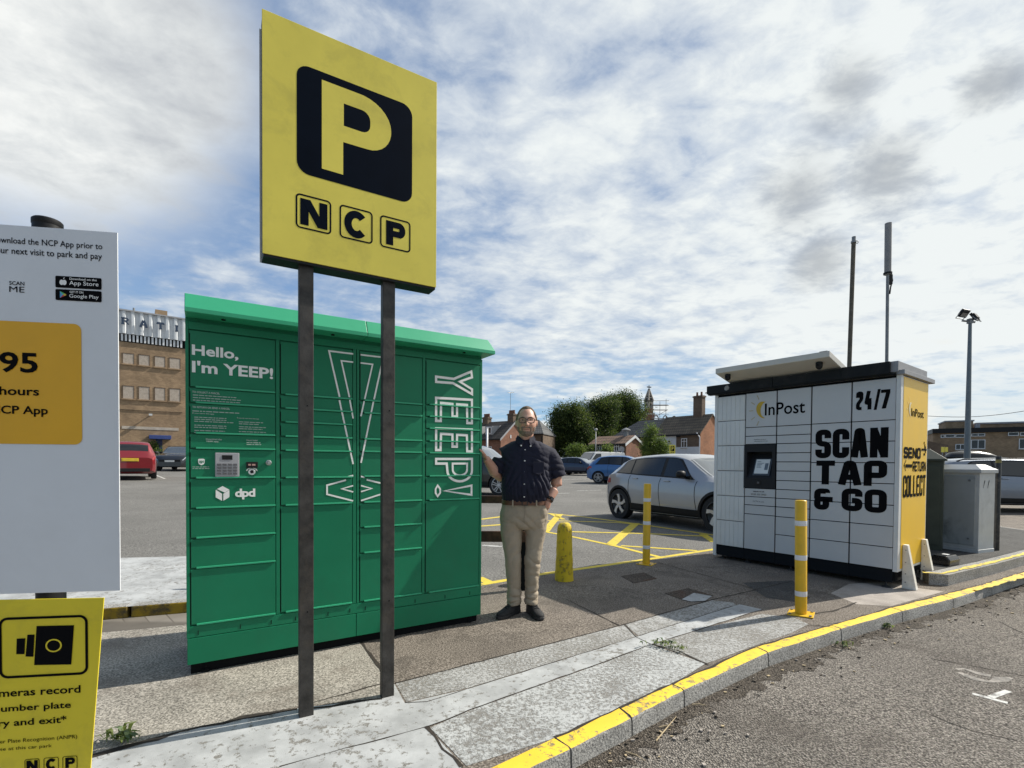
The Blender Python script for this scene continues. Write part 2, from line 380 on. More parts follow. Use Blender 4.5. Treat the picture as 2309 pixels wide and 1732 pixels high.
def font_text(mb, text, x0, x1, z0, z1, y=-.002, bold=0.0, mi=0, space=1.0, align_left=False):
    """built-in font turned into flat faces and fitted to the box"""
    cu = bpy.data.curves.new('lettering_curve', 'FONT'); cu.body = text; cu.size = 1; cu.offset = bold; cu.space_character = space; cu.resolution_u = 3
    ob = bpy.data.objects.new('lettering_curve', cu); col.objects.link(ob)
    me = bpy.data.meshes.new_from_object(ob.evaluated_get(bpy.context.evaluated_depsgraph_get()))
    xs = [v.co.x for v in me.vertices]; ys = [v.co.y for v in me.vertices]
    if xs:
        a, b, c, d = min(xs), max(xs), min(ys), max(ys); sxx = (x1 - x0) / (b - a); szz = (z1 - z0) / (d - c)
        mb.add([(x0 + (v.co.x - a) * sxx, y, z0 + (v.co.y - c) * szz) for v in me.vertices], [tuple(p.vertices) for p in me.polygons], mi)
    bpy.data.objects.remove(ob); bpy.data.curves.remove(cu); bpy.data.meshes.remove(me)
def texts(par, m, y, items, name='lettering'):
    for t_ in items:
        mb = MB(); font_text(mb, t_[0], *t_[1:5], y, t_[5] if len(t_) > 5 else 0.0); mb.build(name, m, par)
def rrect(x0, x1, z0, z1, r, n=6):
    pts = []
    for cx, cz, a0 in ((x1 - r, z1 - r, 0), (x0 + r, z1 - r, 90), (x0 + r, z0 + r, 180), (x1 - r, z0 + r, 270)):
        for k in range(n + 1): a = R(a0 + 90 * k / n); pts.append((cx + r * math.cos(a), cz + r * math.sin(a)))
    return pts
def flat(mb, pts, y=-.002, mi=0): mb.add([(p[0], y, p[1]) for p in pts], [tuple(range(len(pts)))], mi)
def ringflat(mb, x0, x1, z0, z1, r, wd, y=-.002, mi=0):
    a = rrect(x0, x1, z0, z1, r); b = rrect(x0 + wd, x1 - wd, z0 + wd, z1 - wd, max(.001, r - wd)); n = len(a)
    mb.add([(p[0], y, p[1]) for p in a + b], [(i, (i + 1) % n, n + (i + 1) % n, n + i) for i in range(n)], mi)
# ------------------------------------------------------------------ materials
m_white = pm('white_powder_coat', (.66, .67, .66), .45, var=.04, scale=3, dirt=(.42, .40, .36), damt=.25)
m_whitep = pm('white_panel', (.53, .54, .545), .4, var=.03, scale=2, dirt=(.45, .44, .42), damt=.15)
m_print = pm('small_white_print', (.36, .45, .40), .6, var=.05)
m_letterw = pm('white_vinyl', (.82, .82, .80), .5, var=.03)
m_black = pm('black_plastic', (.012, .012, .013), .5, var=.2, spec=.25)
m_ink = pm('black_vinyl', (.006, .006, .007), .6, var=.1, spec=.03)
m_navy = pm('navy_vinyl', (.003, .006, .013), .6, var=.15, spec=.03)
m_seal = pm('dark_gap', (.008, .009, .010), .9, spec=.1)
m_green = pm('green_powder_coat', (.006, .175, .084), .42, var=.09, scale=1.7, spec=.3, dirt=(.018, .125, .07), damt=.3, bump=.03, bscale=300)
m_greenl = pm('light_green_coat_and_lip_glare', (.030, .36, .185), .42, var=.05, scale=2.5, bump=.03, bscale=300)
m_greend = pm('dark_green_recess', (.004, .075, .038), .6)
m_steel = pm('brushed_steel', (.5, .5, .5), .32, metal=.9)
m_galv = pm('galvanised_steel', (.22, .23, .235), .5, metal=.35, var=.25, scale=9)
m_darksteel = pm('weathered_dark_steel', (.043, .040, .037), .55, metal=.35, var=.5, scale=14, dirt=(.085, .07, .055), dscale=6, damt=.6, bump=.1, bscale=90)
m_signy = pm('yellow_sign_sheet', (.72, .615, .105), .5, spec=.2, var=.06, scale=3, dirt=(.42, .36, .08), dscale=5, damt=.35)
m_signy2 = pm('bright_yellow_sheet', (.74, .60, .03), .38, var=.05, scale=4, dirt=(.4, .33, .04), dscale=7, damt=.3)
m_amber = pm('amber_vinyl', (.76, .40, .010), .4, var=.04)
m_board = pm('white_board', (.70, .72, .75), .4, var=.03, scale=3, dirt=(.55, .55, .55), damt=.2)
m_boardedge = pm('board_edge', (.75, .73, .68), .5)
m_lyellow = pm('yellow_panel', (.82, .50, .010), .42, var=.04, scale=3)
m_bollard = worn_paint('worn_yellow_concrete_paint', (.68, .50, .02), (.34, .26, .06), .385, .46, 19, bump=.9)
m_flex = pm('yellow_plastic', (.72, .43, .012), .4, var=.06, scale=7, dirt=(.4, .27, .03), dscale=9, damt=.25)
m_reflect = pm('white_reflective_band', (.72, .72, .74), .3, var=.05)
m_cab = pm('grey_cabinet_paint', (.36, .38, .38), .5, var=.08, scale=4, dirt=(.15, .165, .16), dscale=2.2, damt=.85)
m_cabl = pm('pale_cabinet_paint', (.52, .53, .52), .55, var=.1, scale=4, dirt=(.3, .3, .28), damt=.5)
m_cabg = pm('dark_green_cabinet_paint', (.055, .065, .045), .55, var=.2, scale=4, dirt=(.09, .09, .07), damt=.4)
m_timber = pm('white_painted_timber', (.76, .73, .66), .65, var=.08, scale=12, dirt=(.4, .35, .27), dscale=9, damt=.4)
m_rust = pm('rusty_iron', (.075, .035, .02), .85, var=.6, scale=8, dirt=(.02, .014, .012), dscale=4, damt=.8, bump=.6, bscale=40)
m_concrete = ground_mat('concrete_kerbstone', ((.13, .127, .12), (.30, .293, .275), (.46, .45, .42)), 90, 3, .6, rough=.9)
m_kerby = worn_paint('worn_yellow_kerb_paint', (.84, .55, .03), (.26, .21, .10), .43, .465, 22, tint=.10)
m_kerbyd = worn_paint('dirty_yellow_kerb_paint', (.42, .27, .012), (.08, .06, .03), .42, .56, 9, tint=.35)
m_pave = ground_mat('brown_aggregate_paving', ((.058, .049, .040), (.165, .140, .115), (.33, .29, .245)), 85, 1.6, .6, patch=((.07, .06, .05), 2.5, .5))
m_pavel = ground_mat('grey_aggregate_paving', ((.10, .092, .08), (.28, .26, .22), (.50, .46, .40)), 85, 2.0, .35, patch=((.16, .135, .11), 2.2, .6))
m_pinkc = ground_mat('smooth_pale_concrete', ((.30, .265, .23), (.38, .34, .30), (.45, .405, .36)), 180, 3, .25, patch=((.24, .21, .18), 3.5, .5))
m_patchd = ground_mat('dark_tarmac_patch', ((.035, .035, .034), (.065, .063, .06), (.12, .115, .105)), 80, 3, .7)
m_wsmooth = worn_paint('white_floor_paint', (.45, .46, .455), (.20, .19, .17), .41, .46, 24, tint=.34, bump=.25)
m_wmottle = worn_paint('worn_white_floor_paint', (.46, .47, .46), (.20, .19, .172), .42, .53, 48, tint=.12, bump=.6)
m_wmottle2 = worn_paint('half_worn_white_floor_paint', (.42, .42, .405), (.20, .188, .165), .44, .56, 52, tint=.12, bump=.6)
m_asphalt = ground_mat('car_park_asphalt', ((.070, .068, .062), (.155, .15, .138), (.27, .26, .24)), 50, .35, .5, patch=((.12, .116, .107), .8, .55))
m_road = ground_mat('coarse_road_asphalt', ((.078, .068, .058), (.205, .184, .160), (.33, .30, .26)), 70, .7, .9, stones=.45, patch=((.085, .072, .06), 1.1, .55), stscale=95)
m_dirt = ground_mat('gutter_dirt', ((.035, .028, .021), (.085, .070, .054), (.17, .148, .122)), 70, 2.5, .9, stones=.45, stscale=95)
m_crack = pm('crack_dirt', (.028, .022, .016), .95, var=.5, scale=30)
m_setts = brick_mat('stone_setts', (.17, .15, .125), (.24, .215, .18), (.12, .105, .085), 1.0, .20, .12)
m_ylinec = worn_paint('yellow_line_paint', (.68, .52, .05), (.12, .115, .105), .36, .44, 15)
m_wline = worn_paint('white_line_paint', (.60, .60, .57), (.12, .115, .105), .40, .50, 12)
m_iron = ground_mat('cast_iron_cover', ((.022, .018, .014), (.07, .055, .042), (.15, .12, .095)), 60, 6, .9, patch=((.09, .04, .022), 5, .6))
m_leafw = pm('weed_leaf', (.045, .085, .016), .6, var=.4, scale=30)
m_straw = pm('dry_stalk', (.42, .33, .2), .8, var=.2, scale=20)
m_brown = brick_mat('buff_brown_brick', (.27, .18, .105), (.35, .24, .14), (.23, .17, .115))
m_red = brick_mat('red_brick', (.20, .085, .05), (.27, .12, .07), (.19, .13, .1))
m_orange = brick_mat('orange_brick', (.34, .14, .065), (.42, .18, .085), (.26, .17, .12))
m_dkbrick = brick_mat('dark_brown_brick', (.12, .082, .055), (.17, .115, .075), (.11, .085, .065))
m_stone = pm('pale_stone', (.42, .37, .31), .85, var=.15, scale=3)
m_render = pm('white_render', (.62, .63, .64), .8, var=.06, scale=1.5, dirt=(.45, .45, .43), damt=.3)
m_slate = course_mat('grey_slate', (.075, .078, .08), (.10, .10, .102))
m_tile = course_mat('brown_concrete_tile', (.105, .082, .056), (.14, .108, .072), .34)
m_rtile = course_mat('red_clay_tile', (.19, .115, .075), (.25, .155, .105), .3)
m_dtile = course_mat('dark_brown_tile', (.05, .043, .037), (.075, .062, .052), .3)
m_upvc = pm('white_window_frame', (.68, .69, .70), .4, var=.04)
m_pane = pm('window_pane', (.03, .036, .042), .06, var=.3, scale=2)
m_boarded = pm('boarded_window', (.40, .34, .28), .8, var=.25, scale=5, dirt=(.3, .27, .24), dscale=5, damt=.6)
m_clad = pm('white_corrugated_cladding', (.60, .62, .64), .4, var=.06, scale=2)
m_blueletter = pm('dark_blue_letter', (.025, .045, .085), .4)
m_bluepaint = pm('blue_canopy_paint', (.03, .055, .2), .5)
m_lead = pm('lead_flashing', (.32, .32, .33), .6)
# ------------------------------------------------------------------ the ground
def strip_mesh(mb, pts, wd, dz=.004, mi=0, jit=0.0):
    P = [Vector((p.x, p.y)) for p in pts]
    Q = []
    for a, b in zip(P[:-1], P[1:]):
        n = max(1, int((b - a).length / (.08 if jit else .5)))
        for k in range(n): Q.append(a.lerp(b, k / n))
    Q.append(P[-1])
    if jit: Q = [q + Vector((random.uniform(-jit, jit), random.uniform(-jit, jit))) for q in Q]
    n = len(Q); L = []; Rr = []
    for i in range(n):
        t = (Q[min(i + 1, n - 1)] - Q[max(i - 1, 0)]).normalized(); nn = Vector((-t.y, t.x)); k = wd / 2 * (random.uniform(.3, 1.3) if jit else 1)
        L.append(Q[i] + nn * k); Rr.append(Q[i] - nn * k)
    return L, Rr
def overlay(name, pxs, m, dz, fn=pz, sub=.25, label=None):
    """polygon given as photo points on the ground, triangulated finely enough to follow the slope"""
    pts = [G(*p, 0, fn) if not isinstance(p, Vector) else p for p in pxs]
    bm = bmesh.new(); vs = [bm.verts.new((p.x, p.y, 0)) for p in pts]; bm.faces.new(vs)
    bmesh.ops.triangulate(bm, faces=bm.faces)
    for v in bm.verts: v.co.z = fn(v.co.x, v.co.y) + (dz if dz > .05 else dz * .3)
    bmesh.ops.recalc_face_normals(bm, faces=bm.faces)
    for f in bm.faces:
        if f.normal.z < 0: f.normal_flip()
    me = bpy.data.meshes.new(name); bm.to_mesh(me); bm.free(); me.materials.append(m)
    o = bpy.data.objects.new(name, me); col.objects.link(o); tag(o, kind='structure'); return o

c4 = crop(1060, 1240, 2.765); c5b = crop(1700, 1240, 3.373); c6 = crop(200, 1340, 3.16); c7 = crop(1060, 840, 3.318); g6 = crop(680, 1080, 2.964)
kerb_out = [c4(630, 1240), c4(1010, 1045), c4(1335, 875), c4(1860, 640), c5b(665, 600), c5b(1130, 465), c5b(1520, 370), c5b(1810, 275), c5b(2054, 195)]
kerb_in = [c4(530, 1175), c4(930, 985), c4(1260, 840), c4(1780, 605), c5b(590, 575), c5b(1045, 440), c5b(1425, 345), c5b(1745, 262), c5b(2015, 180)]
KO = [G(*p) for p in kerb_out]; KI = [G(*p) for p in kerb_in]
def ext(a, b, d): v = (b - a); v.z = 0; v.normalize(); p = b + v * d; p.z = pz(p.x, p.y); return p
# run the kerb on beyond both edges of the picture
pre = [ext(KO[1], KO[0], .75 * k) for k in (3, 2, 1)]; prei = [ext(KI[1], KI[0], .75 * k) for k in (3, 2, 1)]
for i, p in enumerate(pre): p.x -= .10 * (3 - i) ** 1.5 * .3
post = [ext(KO[-2], KO[-1], 1.0 * k) for k in range(1, 12)]; posti = [ext(KO[-2], KO[-1], 1.0 * k) + (KI[-1] - KO[-1]) for k in range(1, 12)]
KO = pre + KO + post; KI = prei + KI + posti
KH = .10
# each kerbstone is one length of concrete with a yellow painted top
def kerbstone(a0, a1, b0, b1, first=[None]):
    g = .006; d = (a1 - a0).normalized() * g
    a0, a1, b0, b1 = a0 + d, a1 - d, b0 + d, b1 - d
    mb = MB(); r = .02
    dn = Vector((0, 0, -1)); inw = (b0 - a0).normalized(); o = -inw * .012
    rows = []
    for t in (0.0, 1.0):
        a = a0.lerp(a1, t); b = b0.lerp(b1, t); up_ = Vector((0, 0, .0025))
        rows.append([b + dn * .3, b + up_, a + inw * r + up_, a + inw * .006 + dn * .005 + up_, a + dn * r, a + o + dn * (KH + .25)])
    # subdivide lengthwise so the front edge can be slightly uneven
    rs = []
    for k in range(9):
        t = k / 8; ring = [p.lerp(q, t) for p, q in zip(*rows)]
        j = random.uniform(-.003, .003) if 0 < k < 8 else 0
        for q in (2, 3, 4): ring[q] = ring[q] + inw * j + Vector((0, 0, random.uniform(-.002, .001)))
        rs.append(ring)
    mb.rings(rs, True, True, 0)
    o_ = mb.build('kerbstone', [m_concrete, m_kerby], None, sharp=50)
    for p in o_.data.polygons:
        if p.normal.z > .75: p.material_index = 1
    tag(o_, kind='structure'); o_.name = 'kerb'
    return o_
for i in range(len(KO) - 1): kerbstone(KO[i], KO[i + 1], KI[i], KI[i + 1])

# back edge of the pavement, level with the car park
back = [c7(90, 1600), c7(520, 1528), c7(780, 1492), c7(1440, 1397), c7(1820, 1337)]
BK = [G(*p) for p in back]
bl = ext(BK[1], BK[0], 9.0); br = ext(BK[-2], BK[-1], 5.0)
fl = Vector((-9, KI[0].y + .3, 0))
isle = [KI[i].copy() for i in range(len(KI))]
far_r = Vector((KI[-1].x, KI[-1].y + 6, 0))
# car park: one sheet out to the horizon, outside the road
def car_park():
    mb = MB(); xs = [-400, -160, -80, -45, -33, -27, -21, -15, -10, -6, -3, 0, 3, 6, 9, 12, 20, 40, 80, 160, 400]; ys = [2.0, 3.5, 6, 9, 11, 13, 15, 17, 19, 21, 26, 32, 40, 50, 60, 61, 120, 300, 1200]
    mb.grid(lambda u, v: (0, 0, 0), len(xs) - 1, len(ys) - 1)
    mb.v = [(x, y, gz(x, y) - .012) for y in ys for x in xs]
    return mb
# the sheet is cut along the kerb so that the road can lie lower
bm = bmesh.new(); mb = car_park(); vs = [bm.verts.new(v) for v in mb.v]
for f in mb.f: bm.faces.new([vs[i] for i in f])
me = bpy.data.meshes.new('car_park_ground'); bm.to_mesh(me); bm.free(); me.materials.append(m_asphalt)
cpk = bpy.data.objects.new('car_park_ground', me); col.objects.link(cpk); tag(cpk, kind='structure')
def carve(o):
    """take everything on the road side of the kerb out of the sheet"""
    bm = bmesh.new(); bm.from_mesh(o.data)
    for i in range(len(KI) - 1):
        a, b = KI[i], KI[i + 1]; t = (b - a).normalized(); n = Vector((t.y, -t.x, 0))
        bmesh.ops.bisect_plane(bm, geom=bm.verts[:] + bm.edges[:] + bm.faces[:], plane_co=a, plane_no=t)
        bmesh.ops.bisect_plane(bm, geom=bm.verts[:] + bm.edges[:] + bm.faces[:], plane_co=a, plane_no=n)
    kill = []
    for f in bm.faces:
        c = f.calc_center_median()
        if c.x < KI[0].x: continue
        for i in range(len(KI) - 1):
            a, b = KI[i], KI[i + 1]
            if (a.x <= c.x <= b.x) or (i == len(KI) - 2 and c.x > b.x):
                yk = a.y + (b.y - a.y) * (c.x - a.x) / (b.x - a.x)
                if c.y < yk: kill.append(f)
                break
    bmesh.ops.delete(bm, geom=kill, context='FACES'); bm.to_mesh(o.data); bm.free()
carve(cpk)
# road in front: a lower sheet under the camera and along the kerb
mb = MB(); kr = [p + Vector((0, 0, -KH)) for p in KI]
n = len(kr)
RZ = pz(0, -30) - KH
lowers = [Vector((p.x + (4 if i > n - 6 else 0), -30, RZ)) for i, p in enumerate(kr)]
mb.add(kr + lowers, [(i, i + 1, n + i + 1, n + i) for i in range(n - 1)])
mb.poly([kr[-1], Vector((400, kr[-1].y, kr[-1].z)), Vector((400, -30, RZ)), lowers[-1]])
mb.poly([kr[0], lowers[0], Vector((-60, -30, RZ)), Vector((-60, kr[0].y, kr[0].z))])
mb.build('road', m_road, kind='structure')
# pavement island (paving slabs, brown aggregate)
ring = [fl] + KI + [far_r, br] + [BK[i] for i in range(len(BK) - 1, -1, -1)] + [bl]
overlay('pavement', ring, m_pave, 0.0)
# lighter concrete in front of the green locker and to its left
overlay('pavement_concrete', [G(*g6(370, 1058)), G(*g6(530, 1270)), G(*g6(560, 1345)), G(*c6(2080, 740)), G(*c6(1500, 800)), G(*c6(1230, 850)), G(*c6(800, 950)), G(*c6(370, 1060)), G(*c6(0, 1170)),
         Vector((-4, 1.9, 0)), Vector((-9, 1.9, 0)), Vector((-9, 4.3, 0)), G(130, 1400), G(421, 1382), Vector((-1.0, 3.9, 0))], m_pavel, .003)
# white painted areas, smooth and worn
up_w = [c6(0, 1172), c6(370, 1062), c6(800, 952), c6(1230, 858), c6(1500, 812), c6(2090, 745), g6(620, 1372)]
overlay('painted_pavement', [Vector((-9, 1.55, 0)), Vector((-3, 1.6, 0))] + up_w + [g6(690, 1500), c4(0, 865), c4(1030, 545), c4(1680, 340), c4(1820, 372), c4(1140, 588), c4(850, 692), c4(0, 997), (963, 1640), (1044, 1728)]
        + [KI[2].copy(), KI[1].copy(), KI[0].copy(), fl.copy()], m_wsmooth, .006)
overlay('worn_painted_pavement', [g6(630, 1368), c4(0, 715), c4(960, 470), c4(1000, 510), c4(1040, 540), c4(0, 858), g6(700, 1492)], m_wmottle2, .004)
overlay('worn_painted_pavement', [c4(970, 465), c4(1510, 315), c4(1640, 330), c4(1660, 345), c4(1050, 535), c4(1010, 505)], m_wmottle2, .004)
overlay('worn_painted_pavement', [c4(0, 1003), c4(850, 700), c4(1130, 592), c4(1465, 712)] + [KI[5], KI[4], KI[3]] + [(1052, 1728), (970, 1642)], m_wmottle, .007)
overlay('worn_painted_pavement', [c4(1145, 588), c4(1500, 480), c4(1820, 400), c4(2020, 425), c4(2110, 465), c4(2000, 520), c4(1770, 600), c4(1480, 708)], m_wmottle2, .007)
overlay('pavement_repair', [(1873, 1338), (1914, 1317), (1990, 1312), (2080, 1328), (2128, 1334), (2010, 1367), (1932, 1363)], m_pinkc, .004)
overlay('pavement_repair', [c4(1700, 205), c4(2010, 190), c4(2120, 300), c4(2060, 330), c4(1850, 300)], m_patchd, .003)
# the raised painted pavement behind the green locker with its dirty yellow kerb and stone setts
rb = [G(0, 1440), G(226, 1398.5), G(326, 1390), G(421, 1381.5)]; rb.append(ext(rb[-2], rb[-1], 1.25)); rb[0] = ext(rb[2], rb[1], 6)
rt = [G(226, 1259, .095), G(421, 1254.5, .095)]; rt.append(ext(rt[0], rt[1], 1.0)); rt.insert(0, ext(rt[1], rt[0], 6))
mb = MB(); top = [p + Vector((0, 0, .095)) for p in rb]; tt = [Vector((p.x, p.y, pz(p.x, p.y) + .095)) for p in rt]
mb.poly(top + list(reversed(tt)))
mb.add([tt[-1], top[-1], top[-1] - Vector((0, 0, .2)), tt[-1] - Vector((0, 0, .2))], [(0, 1, 2, 3)])
mb.add(tt + [p - Vector((0, 0, .2)) for p in tt], [(i, i + 1, len(tt) + i + 1, len(tt) + i) for i in range(len(tt) - 1)])
mb.build('raised_pavement', m_wsmooth, kind='structure')
i = 0
a, b = rb[0], rb[-1]; L_ = (b - a).length; t = 0.0; dr = (b - a).normalized()
while t < L_ - .3:
    p0 = a + dr * (t + .012); p1 = a + dr * min(L_, t + .61); nn = Vector((-dr.y, dr.x, 0))
    mb = MB(); mb.prism([p0 - nn * .03 - Vector((0, 0, .1)), p1 - nn * .03 - Vector((0, 0, .1)), p1 + nn * .1 - Vector((0, 0, .1)), p0 + nn * .1 - Vector((0, 0, .1))], (0, 0, .1 + .099 + random.uniform(-.003, .003)))
    k_ = mb.build('kerb', [m_kerbyd, m_concrete], None, bevel=.012, kind='structure')
    for p in k_.data.polygons:
        if p.normal.z > .9: p.material_index = 1
    t += .62
sv = [p.copy() for p in rb]; sw = [p - Vector((-dr.y, dr.x, 0)) * .36 for p in reversed(rb)]
o = overlay('stone_setts', sv + sw, m_setts, .005)
# cracks and joints
mb = MB()
def crack(pxs, wd, jit=.006):
    L, Rr = strip_mesh(None, [G(*p) for p in pxs], wd, jit=jit); n = len(L)
    zz = lambda p: Vector((p.x, p.y, pz(p.x, p.y) + .0029))
    mb.add([zz(p) for p in L] + [zz(p) for p in Rr], [(i, i + 1, n + i + 1, n + i) for i in range(n - 1)])
crack([c6(20, 1165), c6(370, 1062), c6(800, 952), c6(1230, 858), c6(1500, 812)], .035, .012)
crack([c6(1590, 815), c6(2090, 745)], .03, .012); crack([c6(1600, 770), c6(1850, 705), c6(2070, 640)], .012, .008)
crack([g6(370, 1062), g6(430, 1140), g6(530, 1270), g6(560, 1345)], .022, .008)
crack([g6(620, 1370), c4(0, 712), c4(960, 467), c4(1510, 312), c4(2000, 197)], .014, .005)
crack([g6(690, 1500), g6(840, 1490), c4(0, 865), c4(1030, 545), c4(1640, 350)], .006, .004)
crack([(630, 1729), (868, 1664), (963, 1640), c4(0, 1000), c4(850, 695), c4(1140, 588), c4(1820, 372)], .008, .005)
crack([(963, 1640), (1000, 1690), (1044, 1730)], .022, .008)
crack([c4(1130, 588), c4(1300, 630), c4(1475, 715)], .016, .006)
crack([c4(960, 467), c4(1010, 515), c4(1040, 545), c4(1120, 588)], .012, .006)
crack([c4(600, 310), c4(930, 472)], .012, .004); crack([c4(1170, 80), c4(1760, 240)], .012, .003)
crack([c5b(430, 490), c5b(600, 470), c5b(780, 400)], .02, .01); crack([c5b(300, 560), c5b(600, 590)], .01, .006)
for a, b in zip(KI[3:13], KI[4:14]):
    L, Rr = strip_mesh(None, [a, b], .018, jit=.006); n = len(L); zz = lambda p: Vector((p.x, p.y, pz(p.x, p.y) + .0032))
    mb.add([zz(p) for p in L] + [zz(p) for p in Rr], [(i, i + 1, n + i + 1, n + i) for i in range(n - 1)])
mb.build('pavement_joints', m_crack, kind='structure')
# grime where the road meets the kerb
mb = MB()
L, Rr = [], []
for a, b in zip(KO[2:16], KO[3:17]):
    n_ = 40
    for k in range(n_):
        p = a.lerp(b, k / n_); t = (b - a).normalized(); nn = Vector((t.y, -t.x, 0)); L.append(p + nn * .0 + Vector((0, 0, -KH + .0012))); Rr.append(p + nn * (.11 + .10 * mnoise.noise(p * 2.2) + .10 * mnoise.fractal(p * 9, 1, 2, 4)) + Vector((0, 0, -KH + .0012)))
n = len(L); mb.add(L + Rr, [(i, i + 1, n + i + 1, n + i) for i in range(n - 1)]); mb.build('gutter', m_dirt, kind='structure')
# yellow hatching and bay lines on the car park
mb = MB(); kline = [0]
def yl(pxs, wd=.10, m=None):
    kline[0] += 1; dz = -.004 + .0008 * (kline[0] % 4)
    pts = [G(*c7(*p), -.012, gz) for p in pxs]; L, Rr = strip_mesh(None, pts, wd); n = len(L)
    zz = lambda p: Vector((p.x, p.y, gz(p.x, p.y) - .012 + dz + .006))
    (m or mb).add([zz(p) for p in L] + [zz(p) for p in Rr], [(i, i + 1, n + i + 1, n + i) for i in range(n - 1)])
yl([(-600, 1700), (90, 1586), (520, 1512), (780, 1476), (1440, 1383), (1830, 1323)], .09)
yl([(550, 1190), (800, 1237), (1100, 1302), (1440, 1388)], .09); yl([(760, 1193), (1290, 1206), (1760, 1226)], .10); yl([(560, 1052), (860, 1082), (1240, 1132), (1830, 1218)], .10)
yl([(560, 1192), (610, 1130), (672, 1060)], .16); yl([(1050, 1292), (1240, 1128)], .17); yl([(1130, 1298), (1700, 1335)], .09); yl([(560, 1108), (1100, 1122), (1220, 1134)], .10)
yl([(-300, 1130), (90, 1098), (260, 1076)], .13); yl([(-300, 1170), (90, 1150), (300, 1135)], .13); yl([(1740, 1212), (1830, 1270)], .14); yl([(60, 1535), (165, 1582)], .12); yl([(600, 1056), (700, 1100)], .10)
mb.build('yellow_hatching', m_ylinec, kind='structure')
mb = MB()
for q in ([(640, 906), (745, 903)], [(800, 886), (980, 880)], [(90, 1294), (240, 1302)], [(700, 800), (950, 795)], [(690, 765), (980, 762)]): yl(q, .09, mb)
c6l = crop(250, 680, 3.86); inv7 = lambda p: ((p[0] - 1060) * 3.318, (p[1] - 840) * 3.318)
for q in ([(345, 1492), (470, 1543)], [(60, 1506), (275, 1505)]): yl([inv7(c6l(*p)) for p in q], .09, mb)
cR = crop(1980, 880, 3.32)
for q in ([(835, 1078), (1092, 1098)], [(835, 1142), (1092, 1170)], [(830, 905), (1092, 920)]): yl([inv7(cR(*p)) for p in q], .09, mb)
mb.build('white_bay_lines', m_wline, kind='structure')
# worn white arrow stem and scuff on the road
def roadmark(name, pxs, wd, m):
    mb = MB()
    for q in pxs:
        pts = [G(*c5b(*p), -KH) for p in q]; L, Rr = strip_mesh(None, pts, wd, jit=0 if wd == .035 else .003); n = len(L)
        mb.add([(p.x, p.y, pz(0, p.y) - KH + .002) for p in L + Rr], [(i, i + 1, n + i + 1, n + i) for i in range(n - 1)])
    mb.build(name, m, kind='structure')
roadmark('white_road_mark', [[(1660, 1094), (1930, 1166)], [(1800, 1122), (1935, 1074)]], .035, m_wline)
m_scuff = worn_paint('faded_road_mark', (.34, .31, .27), (.14, .13, .115), .42, .56, 14)
roadmark('faded_road_mark', [[(1540, 910), (1600, 905), (1700, 940), (1800, 960)], [(1560, 935), (1690, 985), (1800, 1005), (1880, 985), (1960, 975)]], .06, m_scuff)
roadmark('road_cracks', [[(1350, 830), (1600, 870), (1900, 930), (2054, 960)], [(1300, 1235), (1500, 1320), (1700, 1390), (2000, 1450)], [(1850, 540), (2054, 640)]], .008, m_crack)
# raised kerbed bed the cabinets stand on
cb0 = [cR(525, 1465), cR(700, 1420), cR(880, 1375), cR(1092, 1312)]
q = [G(*p) for p in cb0]; q.append(ext(q[-2], q[-1], 3)); 
IH = .12
lft = [G(*cR(380, 1455)), G(*cR(300, 1400))]
bk_ = [Vector((lft[-1].x + .25, 9.2, 0)), Vector((q[-1].x, 10.5, 0))]
mb = MB(); outl = lft[::-1] + q + bk_[::-1]
zt = lambda p: Vector((p.x, p.y, pz(p.x, p.y) + IH))
zb = lambda p: Vector((p.x, p.y, pz(p.x, p.y) - .05))
n = len(outl); mb.add([zt(p) for p in outl] + [zb(p) for p in outl], [tuple(range(n))] + [(i, (i + 1) % n, n + (i + 1) % n, n + i) for i in range(n)])
mb.build('raised_kerb_bed', m_concrete, kind='structure')
mid = [p.copy() for p in q]; ctr = Vector((7.5, 8.2, 0))
inn = [p + (Vector((-.35, .94, 0)) * .17) for p in q]
overlay('raised_bed_tarmac', [p for p in inn] + [bk_[1] - Vector((.1, .1, 0)), bk_[0] + Vector((.15, -.15, 0)), lft[-1] + Vector((.3, .2, 0))], m_patchd, IH + .004)
L, Rr = strip_mesh(None, [lft[0]] + q, .07, jit=.004); mb = MB(); n = len(L)
mb.add([Vector((p.x - .03, p.y + .05, pz(p.x, p.y) + IH + .006)) for p in L] + [Vector((p.x - .03, p.y + .05, pz(p.x, p.y) + IH + .006)) for p in Rr], [(i, i + 1, n + i + 1, n + i) for i in range(n - 1)])
L, Rr = strip_mesh(None, [p + Vector((.1, -.2, 0)) for p in [q[0]] + q[1:]], .06, jit=.008); n = len(L)
mb.add([Vector((p.x, p.y, pz(p.x, p.y) + .009)) for p in L] + [Vector((p.x, p.y, pz(p.x, p.y) + .009)) for p in Rr], [(i, i + 1, n + i + 1, n + i) for i in range(n - 1)])
mb.build('yellow_edge_line', m_ylinec, kind='structure')
# covers let into the pavement
def cover(name, pxs, m, label, dz=.005, sub=None):
    pts = [G(*c4(*p)) for p in pxs]; mb = MB(); a, b, c, d = [p + Vector((0, 0, dz)) for p in pts]
    mb.prism([a, b, c, d], (0, 0, -.03)); o = mb.build(name, m, None, bevel=.004, label=label, cat='manhole cover'); f = MB()
    return o
o = cover('manhole_cover', [(940, 165), (1085, 142), (1165, 180), (1020, 210)], m_iron, 'square dark iron cover in the pavement left of the thin yellow post')
o = cover('manhole_cover', [(1212, 272), (1360, 240), (1515, 285), (1345, 320)], m_iron, 'rusty iron cover with a white paint splash beside it')
mb = MB(); pts = [G(*c4(*p), .0065) for p in [(1320, 308), (1395, 268), (1508, 288), (1465, 317), (1380, 322)]]; mb.poly(pts); mb.build('paint_splash', m_wsmooth, o)
